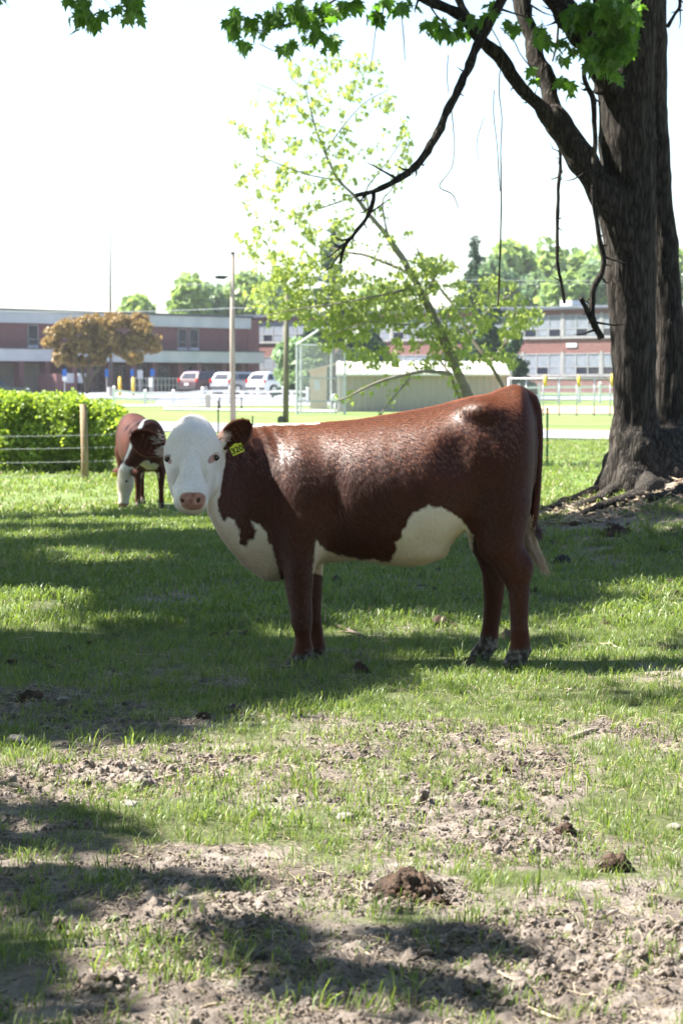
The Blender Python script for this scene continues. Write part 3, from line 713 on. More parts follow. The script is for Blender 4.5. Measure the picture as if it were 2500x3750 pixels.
m_hedge = mat_leaf('hedge_leaf', (.14, .22, .035), (.34, .43, .10), .5, (1.5, 1.5, .6))
m_copper = mat_leaf('copper_leaf', (.20, .14, .06), (.38, .27, .12), .35, (1.3, 1.2, .8))
m_far = mat_leaf('far_leaf', (.20, .29, .11), (.32, .42, .18), .4, (1.4, 1.4, .8))
m_far2 = mat_leaf('far_leaf_blue', (.15, .25, .13), (.25, .34, .18), .35, (1.3, 1.3, .9))
m_needle = mat_leaf('spruce_needles', (.04, .08, .055), (.075, .13, .08), .15, (1.2, 1.3, .8))
# bark
m_bark, N, L, b = new_mat('maple_bark')
tc = N.new('ShaderNodeTexCoord'); mp = N.new('ShaderNodeMapping'); mp.inputs['Scale'].default_value = (1, 1, .16); L.new(tc.outputs['Object'], mp.inputs[0])
v1 = N.new('ShaderNodeTexVoronoi'); v1.feature = 'DISTANCE_TO_EDGE'; v1.inputs['Scale'].default_value = 24; 
nz = N.new('ShaderNodeTexNoise'); nz.inputs['Scale'].default_value = 9; nz.inputs['Detail'].default_value = 6; L.new(mp.outputs[0], nz.inputs['Vector'])
wz = N.new('ShaderNodeMixRGB'); wz.blend_type = 'LINEAR_LIGHT'; wz.inputs[0].default_value = .09; L.new(mp.outputs[0], wz.inputs[1]); L.new(nz.outputs['Color'], wz.inputs[2]); L.new(wz.outputs[0], v1.inputs['Vector'])
r1 = ramp(N, [(0, (.016, .014, .013)), (.12, (.044, .038, .035)), (.4, (.078, .069, .063))]); L.new(v1.outputs['Distance'], r1.inputs[0])
n2 = N.new('ShaderNodeTexNoise'); n2.inputs['Scale'].default_value = 3; n2.inputs['Detail'].default_value = 6; L.new(tc.outputs['Object'], n2.inputs['Vector'])
r2 = ramp(N, [(.3, (.65, .68, .62)), (.7, (1.15, 1.1, 1.05))]); L.new(n2.outputs['Fac'], r2.inputs[0])
mu = N.new('ShaderNodeMixRGB'); mu.blend_type = 'MULTIPLY'; mu.inputs[0].default_value = 1; L.new(r1.outputs[0], mu.inputs[1]); L.new(r2.outputs[0], mu.inputs[2]); L.new(mu.outputs[0], b.inputs['Base Color'])
b.inputs['Roughness'].default_value = .95; b.inputs['Specular IOR Level'].default_value = .15
bp = N.new('ShaderNodeBump'); bp.inputs['Strength'].default_value = 1; bp.inputs['Distance'].default_value = .018; L.new(v1.outputs['Distance'], bp.inputs['Height']); L.new(bp.outputs[0], b.inputs['Normal'])
m_twig = mat_noise('twig_bark', (.07, .055, .045), (.13, .105, .085), 8, .9, .3, 50)
m_sapbark = mat_noise('sapling_bark', (.14, .12, .095), (.23, .20, .16), 5, .9, .3, 40)

# ============================================================ IMPLICIT SOLIDS (tree trunk and cattle)
import openvdb as vdb
class Field:
    def __init__(s, lo, hi, h):
        s.lo = np.array(lo, float); s.h = h; n = np.ceil((np.array(hi) - s.lo) / h).astype(int) + 1
        a = [s.lo[i] + h * np.arange(n[i]) for i in range(3)]
        s.X, s.Y, s.Z = np.meshgrid(*[q.astype(np.float32) for q in a], indexing='ij', sparse=True); s.n = tuple(n)
        s.F = np.full(s.n, 1.0, np.float32)
    def cone(s, a, b_, ra, rb, sc=(1, 1, 1)):
        a = np.array(a, np.float32); b_ = np.array(b_, np.float32); sc = np.array(sc, np.float32)
        d = (b_ - a) / sc; L2 = float(d @ d) + 1e-9
        px, py, pz = (s.X - a[0]) / sc[0], (s.Y - a[1]) / sc[1], (s.Z - a[2]) / sc[2]
        t = np.clip((px * d[0] + py * d[1] + pz * d[2]) / L2, 0, 1)
        return np.sqrt((px - t * d[0]) ** 2 + (py - t * d[1]) ** 2 + (pz - t * d[2]) ** 2) - (ra + (rb - ra) * t)
    def ell(s, c, r, rot=None):
        px, py, pz = s.X - c[0], s.Y - c[1], s.Z - c[2]
        if rot is not None:
            M_ = np.array(Euler(rot).to_matrix().transposed(), np.float32)
            px, py, pz = (M_[0, 0] * px + M_[0, 1] * py + M_[0, 2] * pz, M_[1, 0] * px + M_[1, 1] * py + M_[1, 2] * pz, M_[2, 0] * px + M_[2, 1] * py + M_[2, 2] * pz)
        q = np.sqrt((px / r[0]) ** 2 + (py / r[1]) ** 2 + (pz / r[2]) ** 2)
        return (q - 1) * min(r)
    def add(s, g, k=.03):
        hh = np.clip(.5 + .5 * (s.F - g) / k, 0, 1); s.F = (s.F * (1 - hh) + g * hh - k * hh * (1 - hh)).astype(np.float32); return s
    def sub(s, g, k=.02):
        hh = np.clip(.5 - .5 * (s.F + g) / k, 0, 1); s.F = (s.F * (1 - hh) - g * hh + k * hh * (1 - hh)).astype(np.float32); return s
    def mesh(s, name, mat, band=None):
        bnd = 3 * s.h
        gr = vdb.FloatGrid(); gr.background = bnd
        gr.copyFromArray(np.clip(s.F, -bnd, bnd).astype(np.float32), tolerance=0.0)
        pts, tris, quads = gr.convertToPolygons(0.0, 0.0)
        pts = np.asarray(pts, float) * s.h + s.lo
        fl = []
        if len(quads): fl.append(np.asarray(quads))
        if len(tris): fl.append(np.asarray(tris))
        return np_mesh(name, pts, fl, mat), pts
def displace(me, pts, fn):
    nrm = np.zeros(len(me.vertices) * 3, np.float32); me.vertices.foreach_get('normal', nrm); nrm = nrm.reshape(-1, 3)
    co = pts + nrm * fn(pts, nrm)[:, None]
    me.vertices.foreach_set('co', co.astype(np.float32).ravel()); me.update(); return co
# ============================================================ BIG MAPLE
YT = 22.0
base = at(2330, 1770, YT)
maple = thing('maple_tree', 'big dark maple with double trunk, spreading roots and a low left limb', 'tree', (base.x, base.y, float(gz(base.x, base.y))))
def A(px, py, Y=YT): return at(px, py, Y)
def rp_(p, Y=YT): return p / FPX * Y
fl = Field((1.75, 20.4, -.1), (4.75, 24.4, 5.3), .026)
def stem(pts, k=.10, Y=YT, f=fl, sc=(1, 1, 1)):
    for (x0, y0, w0), (x1, y1, w1) in zip(pts[:-1], pts[1:]):
        f.add(f.cone(A(x0, y0, Y), A(x1, y1, Y), rp_(w0, Y), rp_(w1, Y), sc), k)
stem([(2312, 1870, 92), (2316, 1740, 84), (2318, 1560, 78), (2314, 1300, 74), (2302, 1000, 88), (2300, 750, 92), (2296, 520, 96), (2290, 300, 100), (2292, 0, 108), (2290, -250, 100)], .05)
stem([(2462, 1870, 84), (2460, 1720, 76), (2455, 1500, 66), (2446, 1200, 62), (2428, 900, 52), (2404, 650, 50), (2368, 420, 72), (2352, 150, 88), (2345, -250, 92)], .03, YT + .42)
stem([(2215, 720, 50), (2130, 590, 46), (2040, 450, 42), (2025, 420, 38)], .06, YT - .12)
stem([(2290, 870, 62), (2215, 720, 52)], .12, YT - .08)
for (x0, y0, r0, x1, y1, r1, dy0, dy1) in [(2300, 1640, 56, 2226, 1790, 34, -.1, -.15), (2335, 1660, 56, 2290, 1840, 50, -.15, -.4), (2400, 1640, 58, 2400, 1850, 62, 0, -.35), (2470, 1640, 54, 2480, 1840, 56, .1, -.3), (2480, 1620, 54, 2600, 1830, 50, .2, 0), (2290, 1650, 50, 2205, 1780, 34, .2, .5)]:
    fl.add(fl.cone(A(x0, y0, YT + dy0), A(x1, y1, YT + dy1), rp_(r0), rp_(r1)), .16)
def rootlog(pts, r):
    q = [(x, y, float(gbase(x, y)) + .02) for x, y in pts]
    for i_ in range(len(q) - 1): fl.add(fl.cone(q[i_], q[i_ + 1], r[i_], r[i_ + 1]), .03)
rootlog([(2.62, 21.7), (2.35, 21.35), (2.1, 21.2), (1.85, 20.9)], [.10, .06, .045, .03])
rootlog([(2.9, 21.5), (2.75, 21.0), (2.45, 20.75), (2.2, 20.7)], [.12, .07, .05, .03])
rootlog([(3.5, 21.4), (3.3, 20.9), (2.95, 20.7), (2.75, 20.55)], [.13, .08, .05, .035])
rootlog([(2.45, 22.2), (2.15, 22.0), (1.95, 21.7)], [.10, .06, .03])
tme, tp_ = fl.mesh('trunk', m_bark)
def barkfn(p, n):
    ang = np.arctan2(p[:, 1] - YT, p[:, 0] - 2.9) * 3.1
    r = 1 - np.abs(2 * fbm(ang * 4.2 + .9 * fbm(p[:, 0] * 3, p[:, 2] * 2, 3), p[:, 2] * 1.5, 9, 2) - 1)
    lump = fbm(ang * .8, p[:, 2] * 1.1, 19, 3) - .5
    knob = (vn3(p[:, 0] * 9, p[:, 1] * 9, p[:, 2] * 9, 4) - .5) * sstep(1.35, .6, p[:, 2]) * .06
    return (r - .6) * .020 + lump * .07 + knob
displace(tme, tp_, barkfn)
tme.transform(Matrix.Translation(-Vector(maple.location)))
link('trunk', tme, maple)
def branch(root, pts, name='branch', mat=m_bark, Y=YT, n=10, jit=.0, parent=None):
    """pts: px, py, half width px[, dY]"""
    P = []; RR = []
    for p in pts:
        q = A(p[0], p[1], Y + (p[3] if len(p) > 3 else 0)); P.append(q); RR.append(rp_(p[2], Y))
    # smooth by Catmull-Rom
    PP = []; R2 = []
    for i in range(len(P) - 1):
        p0 = P[max(i - 1, 0)]; p1 = P[i]; p2 = P[i + 1]; p3 = P[min(i + 2, len(P) - 1)]
        for k in range(5):
            t = k / 5
            q = .5 * ((2 * p1) + (p2 - p0) * t + (2 * p0 - 5 * p1 + 4 * p2 - p3) * t * t + (3 * p1 - p0 - 3 * p2 + p3) * t ** 3)
            rr = RR[i] + (RR[i + 1] - RR[i]) * t
            w = rr * (.22 * math.sin(q.z * 17 + q.x * 9) + .18 * rnd.uniform(-1, 1))
            PP.append(q + Vector((w, w * .5, 0)) * .6); R2.append(rr * (1 + .10 * math.sin(q.x * 31 + q.z * 17) + rnd.uniform(-.07, .07)))
    PP.append(P[-1]); R2.append(RR[-1])
    mb = MB(); mb.M = Matrix.Translation(-Vector(root.location)); mb.tube(PP, R2, n)
    if name in ('branch', 'dead_branch') and root is maple:      # stubs, knots and small side twigs
        for q_ in range(len(PP) // 3):
            i_ = rnd.randint(1, len(PP) - 2); r_ = R2[i_]; d_ = Vector((rnd.uniform(-1, 1), rnd.uniform(-.5, .5), rnd.uniform(-1, .6))).normalized()
            ln_ = rnd.choice((.04, .05, .08, .12, .3)) + r_; e_ = PP[i_] + d_ * ln_; m2_ = PP[i_].lerp(e_, .6) + Vector((rnd.uniform(-.02, .02), 0, rnd.uniform(-.03, .01)))
            mb.tube([PP[i_], m2_, e_], [min(r_ * .5, .014), min(r_ * .35, .008), .002], 5)
    return mb.build(name, mat, parent or root, smooth=True)
branch(maple, [(2060, 480, 40, -.12), (2010, 430, 34, -.12), (1970, 385, 26, -.2), (1900, 310, 25, -.3), (1830, 210, 24, -.4), (1760, 150, 24, -.5), (1690, 60, 20, -.6), (1560, 0, 16, -.8), (1430, -60, 12, -1)])
branch(maple, [(2075, 500, 40, -.1), (2035, 420, 36, -.1), (2000, 300, 31, 0), (1960, 200, 30, .1), (1930, 90, 31, .2), (1905, 0, 32, .3), (1870, -140, 28, .5)])
branch(maple, [(1770, 160, 20, -.5), (1715, 70, 16, -.45), (1670, -20, 15, -.3), (1640, -100, 12, 0)])
branch(maple, [(1860, -60, 19, -1), (1820, 30, 17, -1), (1745, 170, 16, -1), (1700, 280, 15, -1.1), (1640, 400, 14, -1.2), (1590, 510, 14, -1.3), (1520, 610, 13, -1.3), (1440, 665, 11, -1.4), (1370, 700, 9, -1.4), (1300, 716, 6, -1.4)])
branch(maple, [(1366, 700, 8, -1.4), (1368, 730, 8, -1.4), (1340, 800, 7, -1.4), (1290, 865, 6, -1.4), (1262, 900, 6, -1.4), (1246, 965, 4.5, -1.4)])
branch(maple, [(1285, 868, 4, -1.4), (1255, 880, 3, -1.4), (1225, 868, 2, -1.4)], 'twig', m_twig)
branch(maple, [(2230, 330, 60, -.2), (2180, 200, 55, -.4), (2110, 90, 48, -.6), (2020, -20, 42, -.9), (1930, -100, 36, -1.1)])
branch(maple, [(2049, 500, 6, -.15), (2050, 600, 6, -.1), (2044, 680, 6.5, -.1), (2040, 800, 6.5, -.1), (2039, 950, 6.5, -.1), (2052, 1030, 6, -.1), (2066, 1112, 5, -.1)], 'dead_branch')
branch(maple, [(2200, 180, 10, -.5), (2146, 230, 9, -.5), (2138, 280, 9, -.5), (2150, 320, 9, -.5), (2170, 370, 10, -.5), (2177, 500, 9, -.4), (2172, 640, 9, -.4), (2174, 750, 9, -.35), (2190, 860, 9, -.35), (2208, 940, 10, -.35), (2200, 1000, 11, -.35), (2172, 1060, 11, -.35), (2164, 1130, 12, -.35), (2172, 1180, 14, -.35), (2200, 1240, 13, -.35)], 'dead_branch')
branch(maple, [(2176, 1195, 12, -.35), (2155, 1155, 9, -.37), (2140, 1120, 9, -.4), (2124, 1092, 9, -.42)], 'dead_branch')
branch(maple, [(2440, 100, 7, 0), (2468, 55, 6, 0), (2487, 25, 6, 0), (2484, -10, 5, 0), (2470, -60, 5, 0)], 'dead_branch')
branch(maple, [(2045, 60, 5, -.3), (2040, 130, 4.5, -.3), (2032, 180, 4, -.3), (2022, 225, 3.5, -.3)], 'twig', m_twig)
for pts in ([(1828, 270, 2), (1826, 340, 2), (1836, 430, 2), (1832, 560, 2), (1834, 700, 3), (1832, 850, 3), (1828, 980, 4), (1822, 1120, 3.5)],
            [(1808, 330, 1.8), (1806, 420, 1.6), (1818, 520, 1.8), (1824, 620, 1.8), (1830, 700, 2)],
            [(1650, 380, 1.8), (1660, 480, 1.8), (1662, 560, 1.6), (1650, 620, 1.5), (1608, 682, 2), (1655, 712, 2), (1678, 762, 1.6)],
            [(1640, 200, 1.6), (1636, 280, 1.4), (1642, 340, 1.4)], [(1470, 60, 1.6), (1478, 150, 1.8), (1482, 220, 1.4)],
            [(1830, 100, 2.2), (1880, 150, 2), (1905, 200, 2), (1960, 270, 2.5)], [(1790, 90, 2), (1840, 190, 1.6), (1828, 270, 2)],
            [(1770, 430, 1.3), (1745, 520, 1.4), (1752, 590, 1.2)], [(1380, 70, 1.5), (1370, 150, 1.5), (1355, 260, 1.2)],
            [(950, 160, 1.6), (1010, 190, 1.2), (1060, 200, 1)], [(1560, 0, 4), (1600, 60, 3), (1660, 110, 2)], [(1240, -10, 5), (1120, 60, 3), (980, 110, 2.5), (900, 100, 2)], [(1430, -60, 6), (1300, 0, 4), (1180, 90, 3), (1130, 140, 2)]):
    branch(maple, [(x, y, w, -.8) for x, y, w in pts], 'twig', m_twig, n=5)
# seen leaves: sprays on the ends of the limbs
big = [leaf_mesh('leaf', .125, m_maple, seed=1), leaf_mesh('leaf', .105, m_maple, fold=.45, seed=2), leaf_mesh('leaf', .14, m_maple, fold=.1, seed=3)]
def spray(px, py, rx, ry, n, Y=YT - .8, dep=.35):
    out = []
    for k in range(n):
        a = rnd.uniform(0, 6.28); q = rnd.random() ** .6
        out.append(A(px + rx * q * math.cos(a), py + ry * q * math.sin(a), Y + rnd.uniform(-dep, dep)))
    return out
LV = []
for args in [(2230, 40, 120, 60, 120, YT - 1.1, .3), (2130, 50, 70, 60, 50, YT - 1.1, .3), (2290, 110, 46, 60, 50, YT - 1.1), (2200, 150, 76, 55, 60, YT - 1.1), (2180, 210, 40, 50, 30, YT - 1.1), (2220, 235, 32, 36, 20, YT - 1.1), (2290, 190, 40, 30, 20, YT - 1.1), (2258, 262, 13, 26, 6, YT - 1.1), (2255, 30, 60, 45, 60, YT - 1.5)]: LV += spray(*args)
for args in [(860, 60, 28, 30, 12), (870, 120, 26, 35, 14), (900, 160, 20, 14, 5), (950, 90, 40, 50, 22), (1010, 60, 45, 50, 26), (1080, 40, 60, 50, 34), (1140, 110, 50, 40, 20), (1060, 165, 40, 20, 9), (1200, 150, 45, 28, 12), (1180, 40, 60, 40, 26), (1270, 30, 55, 30, 16),
             (1370, 35, 40, 35, 11), (1480, 25, 50, 20, 9), (1440, 5, 60, 15, 8), (1570, 100, 35, 22, 12), (1630, 120, 30, 25, 11), (1680, 100, 20, 35, 8), (1600, 75, 20, 15, 4), (1740, 70, 30, 50, 10), (1800, 30, 30, 30, 9), (1870, 90, 40, 25, 9), (1960, 100, 60, 40, 10), (1990, 150, 30, 40, 7), (2060, 150, 30, 20, 6), (2095, 175, 30, 20, 5), (2060, 205, 12, 15, 3), (1945, 265, 12, 18, 3), (1965, 290, 10, 10, 3), (2055, 300, 18, 18, 4), (2085, 310, 15, 12, 3), (2085, 345, 8, 10, 2)]: LV += spray(*args)
def put_leaves(root, pts, protos, nmax=300, scale=(.7, 1.2), name='leaf'):
    rest = []
    for i, p in enumerate(pts):
        e = Euler((rnd.uniform(-1.5, -.2), rnd.uniform(-.6, .6), rnd.uniform(0, 6.28))); s = rnd.uniform(*scale); me = protos[i % len(protos)]
        if i < nmax:
            o = link(name, me, root, p - root.location); o.rotation_euler = e; o.scale = (s, s, s)
        else: rest.append((p - root.location, e, s, i % len(protos)))
    if rest:
        o = scatter('foliage', [tuple(r[0]) for r in rest], [tuple(r[1]) for r in rest], [r[2] for r in rest], [r[3] for r in rest], protos, parent=root)
        o['kind'] = 'stuff'
put_leaves(maple, LV, big)
# crown: leaf clusters placed through the volume of each crown; the gaps that let the sun reach the grass stay open
def inpoly(x, y, poly):
    c = np.zeros(np.shape(x), bool); n = len(poly)
    for i in range(n):
        x0, y0 = poly[i]; x1, y1 = poly[(i + 1) % n]
        if y0 == y1: continue
        c ^= ((y0 > y) != (y1 > y)) & (x < (x1 - x0) * (y - y0) / (y1 - y0) + x0)
    return c
LIT = [[(-900, 2720), (0, 2720), (320, 2730), (650, 2690), (900, 2600), (1180, 2540), (1450, 2500), (1750, 2480), (2100, 2545), (2500, 2580), (3400, 2600), (3400, 4600), (-900, 4600)],
       [(-3000, 1852), (500, 1862), (1000, 1870), (1300, 1850), (1985, 1800), (2060, 1780), (2100, 1640), (6000, 1600), (6000, 1000), (-3000, 1000)],
       [(1200, 2235), (1750, 2225), (1760, 2330), (1640, 2370), (1180, 2330)], [(1960, 2320), (2250, 2310), (2600, 2300), (2600, 2460), (2280, 2470), (1950, 2440)],
       [(-100, 1950), (420, 1955), (300, 1990), (-100, 1985)], [(150, 2045), (700, 2030), (720, 2060), (150, 2075)], [(1180, 2060), (1360, 2060), (1330, 2110), (1190, 2110)],
       [(2120, 1850), (2420, 1840), (2400, 1875), (2150, 1885)], [(2020, 1905), (2240, 1900), (2240, 1925), (2020, 1925)]]
SHD = [[(k_x * 1.5944, k_y * 1.5944) for k_x, k_y in q_] for q_ in [
 [(-150, 1850), (90, 1845), (200, 1875), (265, 1925), (200, 1950), (-150, 1940)], [(-150, 1985), (120, 1965), (330, 1975), (520, 2000), (610, 2070), (620, 2120), (540, 2110), (430, 2050), (250, 2040), (100, 2090), (-150, 2085)],
 [(440, 2040), (560, 2060), (700, 2170), (800, 2230), (980, 2250), (1150, 2290), (1050, 2330), (820, 2310), (640, 2250), (560, 2180)], [(-150, 2130), (60, 2150), (150, 2230), (330, 2275), (480, 2310), (560, 2400), (-150, 2420)], [(860, 2105), (1010, 2110), (1120, 2160), (1240, 2185), (1100, 2215), (930, 2170)]]]
LITCOW = [(1160, 1500), (1500, 1440), (1850, 1395), (1945, 1450), (1870, 1530), (1720, 1570), (1560, 1620), (1500, 1700), (1330, 1790), (1210, 1760), (1150, 1640)]
LITCOW2 = [[(880, 1530), (1140, 1530), (1130, 1600), (1080, 1650), (1040, 1700), (990, 1660), (960, 1600), (900, 1590)]]
LITPTS = [(x_, y_, d_, 1) for x_, y_ in ((1200, 1560), (1330, 1560), (1460, 1540), (1590, 1510), (1720, 1480), (1840, 1440), (1260, 1680), (1400, 1640), (1850, 1500), (1280, 1740), (1230, 1640)) for d_ in (-.22, 0)] + [(1080, 1570, -.15, .9), (1060, 1650, -.2, .8), (2215, 1700, 10.1, 1), (2190, 1725, 9.9, 1), (2225, 1660, 10.2, 1)]
def proj_ground(P):
    t = P[:, 2] / SUN.z
    g = P - np.outer(t, np.array(SUN)); f = gbase(g[:, 0], g[:, 1]); g = P - np.outer((P[:, 2] - f) / SUN.z, np.array(SUN)); return g
def proj_cow(P, yc=11.25):
    t = (P[:, 1] - yc) / SUN.y; return P - np.outer(t, np.array(SUN))
def allowed(P, rs, small=False):
    g = proj_ground(P); vis = g[:, 1] > 3.5
    px, py = pix(g[:, 0], np.maximum(g[:, 1], 1), g[:, 2])
    nearf = sstep(13, 8, g[:, 1]); jx = px + rs.normal(0, 18, len(P)); jy = py + rs.normal(0, 6 + 14 * nearf, len(P))
    lit = np.zeros(len(P), bool)
    for q in LIT: lit |= inpoly(jx, jy, q)
    for q in SHD: lit &= ~(inpoly(jx, jy, q) & small)
    lc = np.zeros(len(P), bool); S_ = np.array(SUN)
    for (qx, qy, qd, pr) in LITPTS:
        T_ = np.array(at(qx, qy, 11.34 + qd)); v = P - T_; al = v @ S_; dd = np.linalg.norm(v - np.outer(al, S_), axis=1)
        lc |= (al > 0) & (dd < (.72 if pr == 1 else .42)) & (rs.random(len(P)) < pr)
    fx, fy = pix(P[:, 0], np.maximum(P[:, 1], .5), P[:, 2])
    infr = (P[:, 1] > 0) & (fx > -120) & (fx < 2620) & (fy > -140)
    gap0 = (g[:, 1] < 9) & (fbm(g[:, 0] * 4.3, g[:, 1] * 4.3, 97, 3) > .60)
    gap = (g[:, 1] > 12.5) & (fbm(g[:, 0] * .42 + 3, g[:, 1] * .55, 88, 3) > .51) & (px > -400)
    return ~(lit & vis) & ~lc & ~infr & ~gap & ~gap0
def crown(root, ell, n, seed, protos, name='crown', filt=True):
    small = protos is CLS
    rs = np.random.RandomState(seed); out = []
    for (cx, cy_, cz, rx, ry, rz, w) in ell:
        k = int(n * w); d = rs.normal(size=(k, 3)); d /= np.linalg.norm(d, axis=1)[:, None]; d *= (rs.random(k) ** .45)[:, None]
        out.append(d * [rx, ry, rz] + [cx, cy_, cz])
    P = np.concatenate(out)
    if seed == 5:      # extra leaf clusters added along the sun direction to shade the cow's head
        ex_ = []
        for (tx, ty) in ((700, 1550), (690, 1620), (700, 1690), (640, 1640), (760, 1640), (700, 1770), (690, 1830), (560, 1620), (880, 1600), (860, 1800)):
            T_ = np.array(at(tx, ty, 10.95)); k_ = rs.uniform(6.6, 8.8, 9)
            ex_.append(T_ + np.outer(k_, np.array(SUN)) + rs.normal(0, .12, (9, 3)))
        P = np.concatenate([P] + ex_)
    if filt: P = P[allowed(P, rs, small)]
    rot = np.stack([rs.uniform(-.5, .5, len(P)), rs.uniform(-.5, .5, len(P)), rs.uniform(0, 6.28, len(P))], 1)
    o = scatter(name, P - np.array(root.location), rot, rs.uniform(.8, 1.25, len(P)), rs.randint(0, len(protos), len(P)), protos, parent=root)
    o['kind'] = 'stuff'; return o
CLS = [cluster_mesh('leaf_spray', big[1], 4, .09, m_maple, s) for s in range(4)]
CL = [cluster_mesh('leaf_cluster', big[0], 16, .34, m_maple, s) for s in range(4)]
crown(maple, [(2.2, 21.5, 8.6, 5.2, 4.6, 2.8, 1), (-.6, 20, 8.0, 3.6, 3.8, 2.2, .5)], 4200, 3, CL)
# two maples left of the frame, whose crowns shade the pasture
def side_tree(label, x, y, h, ell, n, seed, limbs):
    z = float(gz(x, y)); t = thing('maple_tree', label, 'tree', (x, y, z), 0, group='maples left of the view')
    mb = MB(); mb.tube([(0, 0, -.2), (.03, .02, .4), (.05, .0, 2.2), (.12, .05, 4.2), (.2, 0, h * .8)], [.42, .3, .27, .22, .08], 14); mb.build('trunk', m_bark, t, smooth=True)
    for (a, b_, c, r) in limbs:
        mb = MB(); e = Vector((a - x, b_ - y, c - z)); mid = e * .5 + Vector((0, 0, .5))
        mb.tube([(.05, 0, 3.0), mid * .5 + Vector((0, 0, 2.0)), mid, e * .8 + Vector((0, 0, .2)), e], [r, r * .8, r * .6, r * .35, r * .12], 8); mb.build('limb', m_bark, t, smooth=True)
    crown(t, ell, n, seed, CLS if seed == 9 else CL); return t
st1 = side_tree('maple standing beyond the left edge, its low leaf sprays hanging into the top left corner', -8.2, 16.5, 11, [(-6.0, 16.5, 7.0, 5.6, 6.5, 2.6, 1), (-7.5, 12.0, 6.2, 4.0, 4.0, 2.4, .45)], 5600, 5, [(-3.2, 16.5, 6, .14), (-5, 20, 7, .14), (-10, 12, 7, .14), (-5, 12, 6.5, .13)])
st3 = side_tree('unseen maple added behind the photographer to block sky light', -4.0, -4.5, 10, [(-2.5, -2.0, 6.4, 5.5, 5.0, 2.2, 1), (2.5, -3.0, 6.8, 4.0, 4.0, 2.0, .6)], 4200, 8, [(-1, -1, 6, .12), (2, -3, 6.5, .12), (-6, -6, 6.5, .12)])  # added out of view to cut the sky fill on the cow
st4 = side_tree('maple standing left of the photographer, outside the view', -9.5, 4.5, 10, [(-5.6, 6.6, 5.6, 4.2, 3.6, 1.3, 1)], 17000, 9, [(-6, 6, 6, .12), (-4, 7, 6, .1), (-11, 2, 6.5, .12)])
st2 = side_tree('second maple standing farther back beyond the left edge of the view', -10.5, 27, 12, [(-7.2, 25.0, 8.4, 5.6, 6.0, 2.6, 1)], 4200, 6, [(-5, 25, 7.5, .14), (-7, 21, 8, .14), (-13, 28, 8, .14)])
LV1 = []
for args in [(300, 10, 40, 30, 14, 17.5, .3), (295, 60, 38, 30, 16, 17.5, .3), (345, 65, 25, 28, 12, 17.5, .3), (370, 45, 18, 20, 6, 17.5), (292, 108, 5, 8, 1, 17.5), (470, 10, 40, 28, 14, 17.5), (500, 45, 16, 25, 7, 17.5), (465, 65, 12, 10, 2, 17.5), (425, 28, 12, 12, 3, 17.5), (240, 0, 20, 8, 3, 17.5), (4, -6, 10, 10, 3, 17.5)]: LV1 += spray(*args)
put_leaves(st1, LV1, big, scale=(.6, .95))
for pts in ([(250, -60, 5), (300, 0, 3), (340, 50, 2)], [(420, -60, 4), (480, 10, 2.5), (500, 50, 1.5)], [(330, -60, 3), (390, 5, 1), (420, 30, 1)]):
    branch(st1, [(x, y, w) for x, y, w in pts], 'twig', m_twig, Y=17.5, n=5)
# unseen grove added behind the camera to block sky light on the cow
far0 = None
for i, (gx, gy, gs, lab) in enumerate([(-13, -11, 1.0, 'leftmost tree of the added grove behind the photographer'), (-5, -14, 1.1, 'tree of the added grove directly behind the photographer, left'), (3, -13, 1.05, 'tree of the added grove directly behind the photographer, right'), (11, -12, 1.0, 'right tree of the added grove behind the photographer'), (19, -8, 1.05, 'rightmost tree of the added grove behind the photographer'), (-20, -5, 1.05, 'outermost left tree of the added grove behind the photographer'), (9, -20, 1.3, 'tall rear tree of the added grove, right'), (-9, -20, 1.3, 'tall rear tree of the added grove, left')]):
    t = thing('added_grove_tree', lab, 'tree', (gx, gy, 0), gs * 2, 'added grove behind the photographer'); t.scale = (gs,) * 3
    if far0 is None:
        MB().tube([(0, 0, -.3), (.05, 0, 3), (.1, .1, 8)], [.4, .28, .1], 10).build('trunk', m_bark, t, smooth=True)
        crown(t, [(gx, gy, 7.5, 4.6, 4.6, 4.6, 1), (gx, gy, 3.6, 4.0, 4.0, 2.6, .5), (gx + 1, gy, 10.5, 3, 3, 2.5, .3)], 2600, 40, CL, filt=False); far0 = t
    else:
        for ch in far0.children: c = ch.copy(); COL.objects.link(c); c.parent = t
